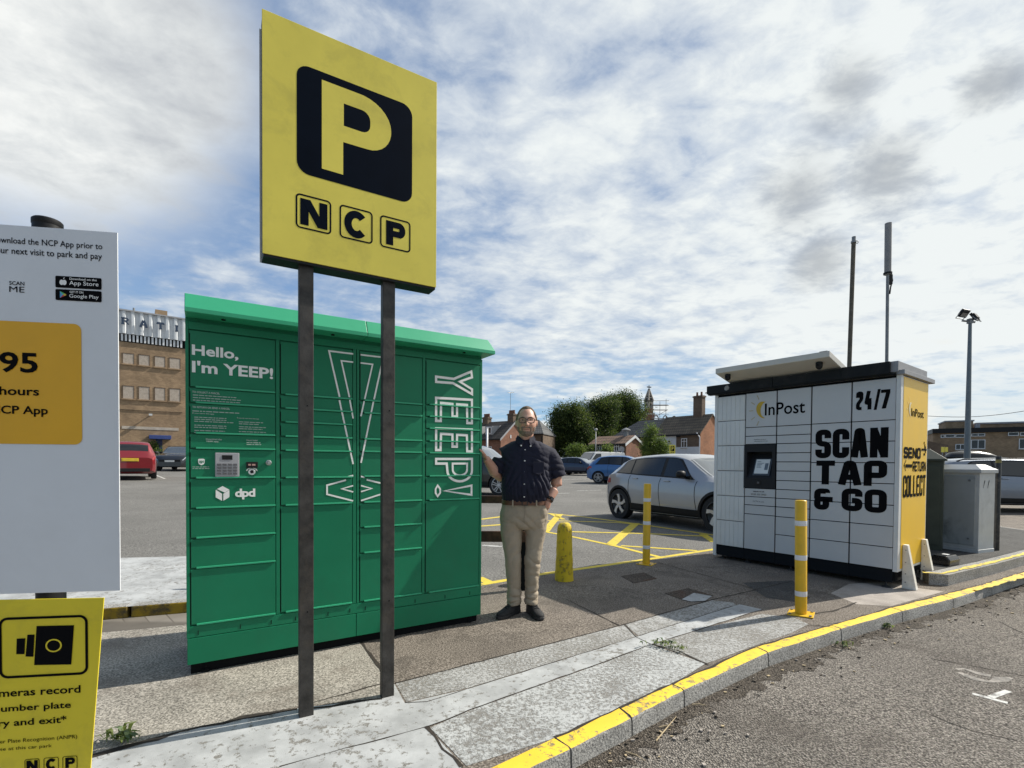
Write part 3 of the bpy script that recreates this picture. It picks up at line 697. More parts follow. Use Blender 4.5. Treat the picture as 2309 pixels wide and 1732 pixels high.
# ------------------------------------------------------------------ green parcel locker
GL_L = G(421.2, 1504.6, .06); ga = R(31.87)
grn = empty('parcel_locker', (GL_L.x, GL_L.y, 0), ga, 'green parcel locker wall with sloping light green roof and white lettering', 'parcel locker')
gpl = lambda u, v: plane_px(u, v, GL_L, ga)
k3 = crop(400, 640, 3.19); k4 = crop(400, 1000, 3.071); k5 = crop(680, 700, 3.607); k6 = crop(680, 1080, 2.964)
GW, GD = 2.045, .62
mb = MB(); mb.box(0, GW, .012, GD, .23, 2.20); mb.box(.0, .0165, -.004, .012, .23, 2.17); mb.box(2.026, GW, -.004, .012, .23, 2.17)
for x0, x1 in ((.500, .522), (.999, 1.0225), (1.0275, 1.0445), (1.526, 1.548)): mb.box(x0, x1, -.004, .012, .305, 2.125)
mb.box(.0165, 2.026, -.004, .012, 2.125, 2.17); mb.box(.0165, 2.026, -.004, .012, .232, .302)
mb.build('carcass', m_green, grn, bevel=.0015)
mb = MB(); mb.box(.003, 1.0225, -.006, GD - .02, .0665, .228); mb.box(1.0265, GW - .003, -.006, GD - .02, .0665, .228)
pl = mb.build('plinth', m_green, grn, bevel=.002)
for x in (.06, .29, .47, .62, .83, .98, 1.09, 1.30, 1.47, 1.72, 1.94): mb = MB(); mb.box(x - .002, x + .002, -.0065, -.004, .245, .272); mb.build('fixing_slot', m_seal, grn)
mb = MB(); mb.box(.02, GW - .02, .035, GD - .05, -.01, .0665)  # black box stands in for the shade in the gap under the plinth
for x in (.1, .7, 1.3, 1.95):
    mb.lathe([(.028, .0), (.028, .012), (.012, .02), (.012, .066)], (x, .04, 0), 12)
mb.build('base_frame', m_seal, grn)
# roof: front fascia leaning back, lip, soffit, end slope; two sheets with a seam
def roofprof(x, dy=0.0): return [(x, -.135, 2.196), (x, -.135, 2.222), (x, -.085, 2.315), (x, GD + .03, 2.345), (x, GD + .03, 2.20)]
mb = MB(); mb.rings([roofprof(0.0), roofprof(1.066)]); mb.rings([roofprof(1.069), [(x + (2.052 if z > 2.3 else 2.092), y, z) for x, y, z in roofprof(0)]])
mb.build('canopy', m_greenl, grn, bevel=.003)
for x in (.2, .85, 1.2, 1.85): mb = MB(); mb.lathe([(.012, 2.19), (.012, 2.197)], (x, -.06, 0), 10); mb.build('soffit_fixing', m_seal, grn)
def gdoor(x0, x1, zt, zb, lip=True, notch=.035):
    mb = MB(); g = .0035
    mb.box(x0 + g, x1 - g, -.0035, .0118, zb + .008, zt - .004)
    if lip: mb.box(x0 + notch, x1 - g, -.0125, .006, zb + .001, zb + .0115, 2)  # lip in lighter green: sun glare put into its colour
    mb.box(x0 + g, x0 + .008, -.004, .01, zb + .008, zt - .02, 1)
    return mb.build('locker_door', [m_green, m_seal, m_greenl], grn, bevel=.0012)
rowsA = [2.121, 1.770, 1.675, 1.488, 1.395, 1.212, 1.026, .842, .656, .305]
for a, b in zip(rowsA[:-1], rowsA[1:]): gdoor(.0175, .499, a, b)
rowsB = [2.121, 1.764, 1.673, 1.581, 1.486, 1.391, 1.209, 1.025, .307]
for a, b in zip(rowsB[:-1], rowsB[1:]): gdoor(.523, .9985, a, b)
rowsC = [2.121, 1.762, 1.672, 1.484, 1.393, 1.214, 1.026, .845, .659, .307]
for a, b in zip(rowsC[:-1], rowsC[1:]): gdoor(1.0455, 1.525, a, b)
rowsD = [2.121, 1.767, 1.675, 1.582, 1.485, 1.392, 1.212, 1.025, .306]
for a, b in zip(rowsD[:-1], rowsD[1:]): gdoor(1.549, 2.025, a, b)
FY = -.0055
texts(grn, m_letterw, FY, [('Hello,', .034, .283, 1.958, 2.032, .028), ("I'm YEEP!", .034, .484, 1.862, 1.936, .028)])
mb = MB()
def lines(x0, x1, z0, n, h, gap, seed, bold_first=False):
    rr = random.Random(seed)
    for k in range(n):
        z = z0 - k * gap; xe = x0 + (x1 - x0) * rr.uniform(.72, 1); x = x0
        while x < xe:
            wl = rr.uniform(1.2, 4.2) * h; flat(mb, [(x, z - h * .85), (min(xe, x + wl), z - h * .85), (min(xe, x + wl), z - h * .2), (x, z - h * .2)], FY); x += wl + h * .55
blk = lambda: (mb.build('instruction_text', m_print, grn), MB())[1]
font_text(mb, 'TO COLLECT A PARCEL', .035, .18, 1.738, 1.750, FY, .03); lines(.038, .345, 1.729, 3, .0075, .0155, 1); mb = blk()
font_text(mb, 'TO RETURN OR SEND A PARCEL', .035, .235, 1.646, 1.658, FY, .03); lines(.035, .29, 1.632, 1, .0085, .014, 2); mb = blk()
font_text(mb, 'If you have the app', .035, .15, 1.609, 1.618, FY, .03); lines(.045, .262, 1.594, 3, .0075, .0125, 3); lines(.045, .262, 1.545, 2, .0075, .0125, 4); lines(.045, .262, 1.513, 2, .0075, .0125, 14); mb = blk()
font_text(mb, 'If you do not have the app', .275, .40, 1.592, 1.601, FY, .03); lines(.285, .44, 1.577, 2, .0075, .0125, 5); lines(.285, .45, 1.546, 2, .0075, .0125, 6); lines(.285, .48, 1.515, 2, .0075, .0125, 7); mb = blk()
font_text(mb, 'Download the', .105, .190, 1.452, 1.463, FY, .03); font_text(mb, 'YEEP! app.', .105, .175, 1.437, 1.448, FY, .03); mb = blk()
font_text(mb, 'Need help?', .328, .392, 1.450, 1.462, FY, .03); lines(.328, .425, 1.446, 2, .0075, .0115, 9); mb = blk()
lines(.034, .133, 1.288, 2, .006, .010, 10)
mb.build('instruction_text', m_print, grn)
mb = MB(); flat(mb, [(.064, 1.332), (.070, 1.335), (.090, 1.336), (.098, 1.332), (.098, 1.312), (.094, 1.302), (.081, 1.295), (.068, 1.302), (.064, 1.312)], FY)
o = mb.build('shield_emblem', m_letterw, grn); mb = MB(); font_text(mb, 'ups', .068, .0945, 1.305, 1.324, FY - .0012, .03); mb.build('emblem_letters', m_green, o)
# keypad with its small screen and sixteen keys
mb = MB(); mb.box(.1535, .286, -.013, .001, 1.223, 1.374); kp = mb.build('keypad', pm('keypad_grey', (.36, .36, .38), .45), grn, bevel=.003)
mb = MB(); mb.box(.191, .248, -.0155, -.010, 1.331, 1.359); mb.build('keypad_screen', m_black, kp, bevel=.001)
m_key = pm('dark_key', (.12, .12, .13), .5)
for r_ in range(4):
    for c_ in range(4):
        mb = MB(); x = .165 + c_ * .0292; z = 1.294 - r_ * .0186; mb.box(x, x + .022, -.0165, -.012, z, z + .0125); mb.build('key', m_key, kp, bevel=.0012)
mb = MB(); mb.box(.326, .392, -.0115, .001, 1.279, 1.318); sc_ = mb.build('scanner_window', m_black, grn, bevel=.002)
mb = MB(); flat(mb, [(.337, 1.294), (.352, 1.294), (.352, 1.305), (.337, 1.305)], -.0125); flat(mb, [(.358, 1.294), (.378, 1.294), (.378, 1.305), (.358, 1.305)], -.0125); mb.build('display_digits', pm('dim_red_digits', (.5, .3, .25), .5), sc_)
mb = MB(); mb.lathe([(.0, -.006), (.019, -.006), (.021, -.004), (.021, 0)], (.358, 0, 1.254), 24, axis='y'); mb2 = MB()
bt = mb.build('camera_button', m_letterw, grn, smooth=True, sharp=30); mb2.lathe([(0, -.0075), (.010, -.0075), (.0115, -.005)], (.358, 0, 1.254), 20, axis='y'); mb2.build('lens', m_black, bt)
mb = MB()
for k in range(9):
    a = R(20 + k * 17.5); cx, cz = .358 + .031 * math.cos(a), 1.254 + .026 * math.sin(a)
    if k != 4: add_stroke(mb, [(cx - .004 * math.sin(a), cz + .004 * math.cos(a)), (cx + .004 * math.sin(a), cz - .004 * math.cos(a))], .006, lambda p: (p[0], FY, p[1]))
mb.build('curved_lettering', m_letterw, grn)
mb = MB(); mb.lathe([(0, -.034), (.010, -.034), (.0125, -.03), (.0125, -.012), (.017, -.010), (.017, -.003)], (.456, 0, 1.314), 20, axis='y'); mb.build('door_lock', m_steel, grn, smooth=True, sharp=35)
# cube logo and lower case letters
mb = MB()
C0 = (.1935, 1.118); rr_ = .0465
hexp = [(C0[0] + rr_ * .93 * math.sin(R(60 * k)), C0[1] + rr_ * math.cos(R(60 * k))) for k in range(6)]
sh = lambda pts, d: [(C0[0] + (p[0] - C0[0]) + d[0], p[1] + d[1]) for p in pts]
flat(mb, [(hexp[0][0], hexp[0][1]), hexp[1], (C0[0] + .012, C0[1] + .005), (C0[0] - .030, C0[1] + .0285)], FY)
flat(mb, [(hexp[5][0], hexp[5][1] - .001), (C0[0] - .003, C0[1] - .001), (C0[0] - .003, hexp[3][1] + .0005), hexp[4]], FY)
flat(mb, [(hexp[1][0], hexp[1][1] - .002), hexp[2], (C0[0] + .004, hexp[3][1] + .0005), (C0[0] + .004, C0[1] - .002)], FY)
flat(mb, [(C0[0] - .036, C0[1] + .0235), (hexp[5][0] + .003, hexp[5][1] + .002), (C0[0] - .008, C0[1] + .0025)], FY)
font_text(mb, 'dpd', .262, .377, 1.077, 1.146, FY, .035, space=.9)
mb.build('carrier_logo', m_letterw, grn)
# large outline exclamation mark across the middle doors, broken at the frame posts
mb = MB(); kk = [0]
def gs(pts, wd, fn=k5, closed=False):
    kk[0] += 1; y = FY - .0002 * (kk[0] % 5)
    add_stroke(mb, [gpl(*fn(*p)) for p in pts], wd, lambda p: (p[0], y, p[1]), closed)
gs([(418, 355), (222, 331), (308, 705)], .0115); gs([(306, 730), (418, 1250)], .0115); gs([(418, 422), (322, 411), (388, 708)], .0105); gs([(390, 728), (418, 880)], .0105)
gs([(478, 362), (662, 383), (588, 725)], .0115); gs([(583, 742), (482, 1240)], .0115); gs([(478, 428), (576, 440), (512, 722)], .0105); gs([(508, 738), (481, 862)], .0105)
gs([(418, 1342), (370, 1356)], .0115); gs([(360, 1380), (206, 1422), (206, 1495), (418, 1549)], .0115); gs([(481, 1350), (510, 1358)], .0115); gs([(527, 1377), (690, 1416), (690, 1480), (482, 1547)], .0115)
gs([(418, 1425), (326, 1451), (418, 1476)], .0105); gs([(482, 1425), (568, 1448), (482, 1474)], .0105)
mb.build('exclamation_outline', m_letterw, grn)
mb = MB()
def po(pts, wd=.019): gs(pts, wd, closed=True)
Xa, Xb = 1092, 1383     # left and right edges of the sideways letters
po([(Xa, 540), (1236, 558), (1378, 498), (1384, 545), (1285, 580), (1384, 642), (1384, 682), (1228, 592), (Xa, 582)])
def E_outline(t):       # corner list from the picture of each sideways E
    po(t)
E_outline([(Xa, 712), (Xb, 728), (Xb, 917), (1345, 916), (1343, 770), (1262, 764), (1262, 864), (1225, 862), (1225, 762), (1132, 753), (1130, 900), (Xa, 899)])
E_outline([(Xa, 960), (Xb, 970), (Xb, 1147), (1344, 1146), (1342, 1016), (1262, 1012), (1261, 1108), (1225, 1107), (1225, 1009), (1132, 1004), (1128, 1136), (Xa, 1136)])
def arcp(c, rx, ry, a0, a1, n=14): return [(c[0] + rx * math.cos(R(a0 + (a1 - a0) * k / n)), c[1] + ry * math.sin(R(a0 + (a1 - a0) * k / n))) for k in range(n + 1)]
po([(Xa, 1208), (Xb, 1208)] + arcp((1283, 1302), 100, 88, 0, 180) + [(1178, 1246), (Xa, 1246)])
po([(1226, 1246), (1344, 1246)] + arcp((1285, 1296), 58, 46, 0, 180), .016)
po([(1160, 1468), (1380, 1424), (1380, 1500)], .017)
po([(1105, 1424), (1125, 1452), (1125, 1484), (1105, 1512), (1088, 1484), (1088, 1452)], .014)
mb.build('sideways_lettering', m_letterw, grn)

# ------------------------------------------------------------------ white parcel locker
WL = D(1610, 1200, 6.9); wa = R(-53.29)
wbase = -.0; wht = empty('parcel_locker', (WL.x, WL.y, 0), wa, 'white parcel locker with yellow end panel and slanted solar panel on its roof', 'parcel locker')
WW, WD = 2.09, .93
mb = MB(); mb.box(.02, .445, .016, WD, .10, 2.30, 0); mb.box(.795, WW - .02, .016, WD, .10, 2.30, 0); mb.box(.445, .795, .016, WD, 1.52, 2.30, 0); mb.box(.445, .795, .016, WD, .10, 1.13, 0); mb.box(.445, .795, .17, WD, 1.13, 1.52, 0); mb.box(-.012, .030, -.002, WD, .075, 2.27, 1); mb.box(2.048, WW, -.002, .05, .205, 2.275, 1)
mb.box(WW - .02, WW, .05, WD, .205, 2.27, 1); mb.build('carcass', [m_seal, m_white], wht, bevel=.002)
mb = MB()
for a, b in ((.045, .425), (.428, .822), (.825, 1.225), (1.228, 1.64), (1.643, 2.045)): mb.box(a, b, .012, WD - .05, .085, .222)
mb.build('plinth', pm('navy_black_plinth', (.007, .009, .012), .7, spec=.15), wht, bevel=.003)
m_foot = pm('dark_foot', (.03, .03, .03), .6)
for x, y in ((.10, .06), (1.98, .05), (1.98, .62), (.1, .8), (1.0, .06), (.45, .06)):
    P_ = Matrix.Rotation(wa, 3, 'Z') @ Vector((x, y, 0)); zg = pz(WL.x + P_.x, WL.y + P_.y)
    mb = MB(); mb.lathe([(.045, 0), (.045, .006), (.03, .016), (.012, .022), (.010, .10 - zg + .02)], (x, y, zg), 16); mb.build('levelling_foot', m_foot, wht, smooth=True, sharp=40)
def wdoor(x0, x1, zt, zb, name='locker_door'):
    mb = MB(); mb.box(x0, x1, -.004, .016, zb + .0045, zt - .0045); return mb.build(name, m_whitep, wht, bevel=.0015)
RW = [2.252, 1.806, 1.692, 1.588, 1.473, 1.362, 1.249, 1.131, 1.020, .909, .802, .681, .457, .226]
for a, b in zip(RW[:-1], RW[1:]): wdoor(.8345, 1.2185, a, b)
RX = [2.252, 1.808, 1.584, 1.355, 1.132, .906, .683, .457, .226]
for a, b in zip(RX[:-1], RX[1:]): wdoor(1.2345, 1.6345, a, b); wdoor(1.6495, 2.0445, a, b)
RK = [2.252, 1.808, 1.695, 1.589]
for a, b in zip(RK[:-1], RK[1:]): wdoor(.4325, .8185, a, b)
RK = [1.020, .910, .802, .684, .226]
for a, b in zip(RK[:-1], RK[1:]): wdoor(.4325, .8185, a, b)
# ribbed tall cupboard at the left
RC = [2.246, 1.911, 1.579, 1.241, .904, .570, .226]
for a, b in zip(RC[:-1], RC[1:]):
    mb = MB(); mb.box(.034, .4175, -.001, .016, b + .004, a - .004)
    for k in range(6):
        x = .044 + k * .0615; mb.box(x, x + .0575, -.005, .0, b + .016, a - .016)
    mb.build('ribbed_panel', m_white, wht, bevel=.0012)
# kiosk: frame round a recess with a sloping screen
KX0, KX1, KZ0, KZ1 = .4185, .8195, 1.024, 1.586
m_kiosk = pm('charcoal_kiosk', (.018, .019, .022), .5, var=.1, spec=.2)
mb = MB(); rx0, rx1, rz0, rz1 = .455, .780, 1.155, 1.49
mb.box(KX0, rx0, -.010, .014, KZ0, KZ1); mb.box(rx1, KX1, -.010, .014, KZ0, KZ1); mb.box(rx0, rx1, -.010, .014, rz1, KZ1); mb.box(rx0, rx1, -.010, .014, KZ0, rz0)
mb.box(rx0, rx1, .15, .155, rz0, rz1 + .02); mb.box(rx0 - .004, rx0, .014, .155, rz0, rz1); mb.box(rx1, rx1 + .004, .014, .155, rz0, rz1)
mb.add([(rx0, .0, rz0 + .001), (rx1, .0, rz0 + .001), (rx1, .12, rz1 - .03), (rx0, .12, rz1 - .03)], [(0, 1, 2, 3)])
ks = mb.build('kiosk', m_kiosk, wht)
mb = MB(); mb.prism([(.525, .010, 1.186), (.742, .010, 1.186), (.742, .092, 1.402), (.525, .092, 1.402)], (0, -.008, .003)); sc2 = mb.build('touchscreen_bezel', pm('bezel_blue_grey', (.05, .06, .075), .3), ks, bevel=.002)
tr_ = lambda x, t: (x, .001 + .082 * t - .006, 1.190 + .214 * t + .005)
mb = MB(); mb.add([tr_(.545, .08), tr_(.722, .08), tr_(.722, .93), tr_(.545, .93)], [(0, 1, 2, 3)]); scr = mb.build('screen', pm('lit_screen', (.24, .28, .31), .15, var=.04, emit=((.30, .36, .40), .28)), ks)
mb = MB()
for t in (.78, .68, .60, .52, .44): x1_ = random.uniform(.60, .655); mb.add([(lambda q: (q[0], q[1] - .002, q[2]))(tr_(a, b)) for a, b in ((.562, t), (x1_, t), (x1_, t + .035), (.562, t + .035))], [(0, 1, 2, 3)])
mb.add([(lambda q: (q[0], q[1] - .002, q[2]))(tr_(a, b)) for a, b in ((.668, .3), (.71, .3), (.71, .7), (.668, .7))], [(0, 1, 2, 3)])
mb.build('screen_text', pm('screen_ink', (.14, .17, .2), .3), scr)
mb = MB(); mb.box(.578, .646, -.016, -.009, 1.066, 1.124); cr_ = mb.build('card_reader', m_black, ks, bevel=.003)
mb = MB(); mb.box(.598, .626, -.0185, -.015, 1.083, 1.108); mb.build('reader_window', pm('reader_grey', (.07, .07, .08), .2), cr_)
WY = -.006
mb = MB()
texts(wht, m_ink, WY, [('inpost.co.uk', .545, .688, .969, .992, .02), ('0330 335 0950', .518, .712, .933, .955), ('CCTV in use', .542, .684, .845, .862), ('Download our app to', .543, .700, 1.641, 1.655, .01), ('collect parcels in 2 taps', .543, .722, 1.618, 1.632, .01)], 'small_lettering')
# sun logo and name
def sun_logo(par, name, cx, cz, r, mc, mr, tx0, tx1, tz0, tz1, mi, tr=None):
    mb = MB(); n = 20
    outer = [(cx + r * math.cos(R(90 + 15 + 170 * k / n)), cz + r * 1.12 * math.sin(R(90 + 15 + 170 * k / n) - R(10))) for k in range(n + 1)]
    inner = [(cx + r * .34 + r * .98 * math.cos(R(96 + 158 * k / n)) * .78, cz + r * 1.06 * math.sin(R(96 + 158 * k / n) + R(4))) for k in range(n + 1)]
    mb.add([(p[0], WY, p[1]) for p in outer + inner], [(i, i + 1, n + 2 + i, n + 1 + i) for i in range(n)]); mb.build(name + '_crescent', mc, par)
    mb = MB()
    for a, l in ((118, 1), (150, 1), (180, 1.1), (212, 1), (243, 1)):
        d = Vector((math.cos(R(a)), 1.15 * math.sin(R(a)))); add_stroke(mb, [Vector((cx, cz)) + d * r * 1.38, Vector((cx, cz)) + d * r * 1.95], .010 * r / .1, lambda p: (p[0], WY, p[1]))
    mb.build(name + '_rays', mr, par)
    mb = MB(); font_text(mb, 'InPost', tx0, tx1, tz0, tz1, WY, .012); mb.build('name_lettering', mi, par)
m_gold = pm('golden_vinyl', (.55, .36, .02), .45); m_goldd = pm('dull_gold_vinyl', (.42, .36, .2), .5)
sun_logo(wht, 'sun', .665, 2.022, .098, m_gold, m_goldd, .678, 1.156, 1.947, 2.10, m_ink)
mb = MB()
block_text(mb, '24', 1.684, 1.842, 1.933, 2.138, .036, .034, .010, WY, .5, {'2': 1, '4': 1.15})
flat(mb, [(1.852, 1.925), (1.878, 1.925), (1.912, 2.145), (1.886, 2.145)], WY); flat(mb, [(1.915, 2.134), (1.998, 2.134), (1.998, 2.10), (1.915, 2.10)], WY); flat(mb, [(1.960, 2.1), (1.998, 2.1), (1.962, 1.933), (1.924, 1.933)], WY - .0003)
mb.build('slogan_lettering', m_ink, wht); mb = MB()
block_text(mb, 'SCAN', 1.277, 1.990, 1.406, 1.737, .070, .062, .016, WY, .6)
mb.build('slogan_lettering', m_ink, wht); mb = MB()
block_text(mb, 'TAP', 1.277, 1.984, 1.095, 1.378, .076, .060, .018, WY, .55, {'T': 1.05, 'A': 1.1})
mb.build('slogan_lettering', m_ink, wht); mb = MB()
block_text(mb, '&', 1.273, 1.470, .806, 1.054, .070, .060, .0, WY, .6); block_text(mb, 'GO', 1.560, 1.987, .815, 1.066, .072, .060, .02, WY, .7)
mb.build('slogan_lettering', m_ink, wht)
# black fascia band with ledge and the roof plates on the end
mb = MB()
for a, b, d in ((-.095, .312, .0), (.314, .80, -.004), (.802, 1.20, .002), (1.202, 1.560, -.003), (1.563, 2.01, -.012)): mb.box(a, b, -.075 + d, .0, 2.292 + d * .3, 2.402 - d)
mb.box(-.085, 2.055, -.060, .012, 2.276, 2.293); mb.tube([(-.13, -.05, 2.318), (-.09, -.05, 2.318)], .008, 8)
mb.build('fascia_band', pm('black_fascia', (.008, .009, .010), .5, var=.3, scale=5, spec=.2, dirt=(.035, .032, .03), dscale=3, damt=.5), wht, bevel=.002)
mb = MB(); flat(mb, [(.20 + .035 * math.cos(R(a)) * (1 + .35 * math.sin(3.3 * a)), 2.343 + .028 * math.sin(R(a)) * (1 + .4 * math.cos(2.1 * a))) for a in range(0, 360, 18)], -.0765)
mb.build('torn_sticker', pm('torn_paper', (.30, .29, .27), .9, var=.4, scale=40), wht)
mb = MB(); mb.box(-.03, WW + .01, .0, WD + .02, 2.275, 2.30); mb.box(1.99, 2.075, -.05, WD + .0, 2.302, 2.415); mb.box(2.0, WW + .035, -.03, WD + .10, 2.276, 2.322)
mb.build('roof_flashing', pm('grey_flashing', (.27, .27, .28), .5, metal=.2), wht, bevel=.003)
# slanted solar panel housing with two dome cameras and a clip
q_ = crop(1580, 770, 3.95)
mb = MB(); zlow, zhi = 2.41, 2.655
A_, B_ = (.13, -.42), (1.17, -.42)
def sp(x, y, t, off=0.0): return (x, y, 2.43 + (zhi - 2.43) * ((.42 - y) / .84) + off)
px0, px1, py0, py1 = .20, 1.54, -.35, .36
sp = lambda x, y, off=0.0: (x, y, 2.505 - .26 * (y - py0) + off)
v = [sp(px0, py0), sp(px1, py0), sp(px1, py1), sp(px0, py1)]
mb.prism(v, (0, 0, .066)); hs = mb.build('solar_panel_housing', pm('cream_housing', (.56, .54, .49), .5, var=.05), wht, bevel=.004)
mb = MB(); mb.prism([sp(px0 + .04, py0 + .04, .0665), sp(px1 - .04, py0 + .04, .0665), sp(px1 - .04, py1 - .04, .0665), sp(px0 + .04, py1 - .04, .0665)], (0, 0, .003)); mb.build('solar_cells', pm('solar_glass', (.01, .015, .04), .1), hs)
for x in (.5, 1.1): mb = MB(); mb.tube([(x, .16, 2.29), (x, .16, 2.375)], .018, 8); mb.build('panel_bracket', m_galv, wht)
for x, y in ((px0 + .13, py0 + .07), (px1 - .14, py0 + .10)):
    c_ = sp(x, y); mb = MB(); mb.lathe([(.032, 0), (.036, -.01), (.036, -.045), (.030, -.065), (.016, -.078), (0, -.082)], c_, 18); dc = mb.build('dome_camera', m_black, wht, smooth=True, sharp=50)
    mb = MB(); mb.lathe([(.0, -.04), (.012, -.04), (.013, -.03)], (c_[0], c_[1], c_[2] - .035), 12, axis='y'); mb.build('camera_lens', m_seal, dc)
mb = MB(); c_ = sp(px1 - .05, py0 + .05, .06); mb.box(c_[0] - .06, c_[0] + .02, c_[1] - .03, c_[1] + .05, c_[2] - .01, c_[2] + .028); mb.build('panel_clip', m_darksteel, wht, bevel=.003)
# yellow end panel: local frame of its own, x running to the back
sidef = bpy.data.objects.new('end_panel_frame', None)
mb = MB(); mb.box(0.0, WD - .10, -.003, .002, .232, 2.262); ep = mb.build('end_panel', m_lyellow, wht, bevel=.001)
ep.location = (WW, .075, 0); ep.rotation_euler = (0, 0, R(90)); bpy.data.objects.remove(sidef)
sun_logo(ep, 'sun', .235, 1.93, .070, pm('pale_vinyl', (.75, .66, .42), .5), pm('pale_ray', (.72, .60, .3), .5), .25, .68, 1.862, 1.95, m_ink)
mb = MB()
block_text(mb, 'SEND', .03, .60, 1.402, 1.525, .036, .030, .012, WY, .5); mb.build('slogan_lettering', m_ink, ep); mb = MB(); block_text(mb, 'RETURN', .33, .80, 1.262, 1.375, .017, .024, .010, WY, .4); mb.build('slogan_lettering', m_ink, ep); mb = MB(); block_text(mb, 'COLLECT', .03, .80, .985, 1.222, .032, .034, .012, WY, .55); mb.build('slogan_lettering', m_ink, ep); mb = MB()
def pix(mb, cells, ox, oz, s): 
    for i, j in cells: mb.add([(ox + (i + a) * s, WY, oz + (j + b) * s) for a, b in ((0, 0), (.96, 0), (.96, .96), (0, .96))], [(0, 1, 2, 3)])
pix(mb, [(0, 3), (1, 3), (2, 3), (4, 3), (3, 3), (5, 3), (5, 4), (4, 4), (5, 2), (4, 5), (3, 6), (3, 1), (4, 1), (6, 3)], .63, 1.418, .026)
pix(mb, [(0, 3), (1, 3), (1, 4), (1, 2), (2, 5), (2, 1), (3, 0), (3, 6)], .04, 1.268, .017); mb.box(.10, .31, WY, WY + .001, 1.305, 1.34)
mb.build('pixel_arrows', m_ink, ep)
# two white timber wedges bolted to the end of the locker
def wedge(x, label):
    loc = Matrix.Rotation(wa, 3, 'Z') @ Vector((WW + .005, x, 0)); zg = pz(WL.x + loc.x, WL.y + loc.y)
    mb = MB(); mb.rings([[(0, -.032, 0), (.125, -.032, 0), (.125, .032, 0), (0, .032, 0)], [(0, -.032, .465), (.042, -.032, .465), (.042, .032, .465), (0, .032, .465)]])
    o = mb.build('timber_brace', m_timber, None, bevel=.004, label=label, cat='brace', group='timber wedges propping the white locker')
    o.location = (WL.x + loc.x, WL.y + loc.y, zg); o.rotation_euler = (0, 0, wa)
    mb = MB()
    for z in (.07, .16, .28, .41): mb.lathe([(0, -.0355), (.005, -.0355), (.006, -.032)], (.03, 0, z), 10, axis='y')
    mb.build('bolt_heads', m_galv, o)
wedge(.16, 'white timber wedge brace at the front corner of the yellow end panel'); wedge(.80, 'white timber wedge brace at the rear corner of the yellow end panel')
# ------------------------------------------------------------------ big yellow parking sign on two posts
PA = G(690, 1612.7); PB = G(872.6, 1568.8); pa = math.atan2(PB.y - PA.y, PB.x - PA.x)
ps = empty('parking_sign', PA, pa, 'large yellow parking sign on two dark square posts', 'sign')
PLEN = (PB - PA).length; SX0, SX1, SZ0, SZ1 = -.205, .697, 2.345, 3.515
for i, x in enumerate((0.0, PLEN)):
    mb = MB(); mb.box(x - .035, x + .035, -.022, .022, -.05, SZ0 + .01)
    p_ = mb.build('post', m_darksteel, ps, bevel=.003)
    mb = MB()
    for z in (.55, 1.62): mb.lathe([(0, -.0226), (.004, -.0226), (.004, -.02)], (x + .004, 0, z), 8, axis='y')
    mb.build('bolt_holes', m_seal, p_)
    p_['label'] = 'dark weathered square post'
mb = MB(); mb.box(SX0, SX1, -.055, -.050, SZ0, SZ1); fp = mb.build('sign_face', m_signy, ps, bevel=.0015)
mb = MB(); mb.box(SX0 + .004, SX1 - .004, -.0498, .050, SZ0 - .012, SZ0 + .018); mb.box(SX0 + .004, SX0 + .02, -.0498, .050, SZ0 + .018, SZ1 - .004); mb.box(SX1 - .02, SX1 - .004, -.0498, .050, SZ0 + .018, SZ1 - .004); mb.box(SX0 + .02, SX1 - .02, -.0498, .05, SZ1 - .03, SZ1 - .004)
mb.build('sign_frame', m_black, ps)
mb = MB(); mb.box(SX0 - .004, SX1 - .004, .0505, .0545, SZ0 - .01, SZ1 - .02); mb.build('back_sheet', m_whitep, ps)
SY = -.0557
bl0, bl1, bz0, bz1 = -.050, .550, 2.782, 3.323
mb = MB(); flat(mb, rrect(bl0, bl1, bz0, bz1, .06), SY); bp_ = mb.build('dark_square', m_navy, fp)
mb = MB()                                             # the P as outer outline with a hole
ox0, ox1, oz0, oz1 = .069, .430, 2.834, 3.283
out = [(ox0, oz0), (ox0, oz1), (.262, oz1)] + [(.262 + (ox1 - .262) * math.sin(R(a)), 3.143 + .140 * math.cos(R(a))) for a in range(6, 91, 12)]
out += [(.30 + (ox1 - .30) * math.cos(R(a)), 3.136 - .130 * math.sin(R(a))) for a in range(6, 91, 12)] + [(.175, 3.003), (.175, oz0)]
hole = rrect(.178, .316, 3.088, 3.203, .045, 5)
# right-hand rounded hole only: square it off on the stem side
hole = [(.178, 3.088), (.178, 3.203)] + [(p[0], p[1]) for p in sorted([h for h in hole if h[0] > .27], key=lambda h: -h[1])]
bm_ = bmesh.new(); fo = [bm_.verts.new((p[0], SY - .0005, p[1])) for p in out]; ho = [bm_.verts.new((p[0], SY - .0005, p[1])) for p in hole]
ed = [bm_.edges.new((a[i], a[(i + 1) % len(a)])) for a in (fo, ho) for i in range(len(a))]
bmesh.ops.triangle_fill(bm_, use_beauty=True, edges=ed)
me = bpy.data.meshes.new('letter_p'); bm_.to_mesh(me); bm_.free(); me.materials.append(m_signy); lp = bpy.data.objects.new('parking_letter', me); col.objects.link(lp); lp.parent = fp
mb = MB()
for a, b in ((-.055, .116), (.157, .330), (.370, .542)): ringflat(mb, a, b, 2.507, 2.679, .022, .008, SY)
t = .040
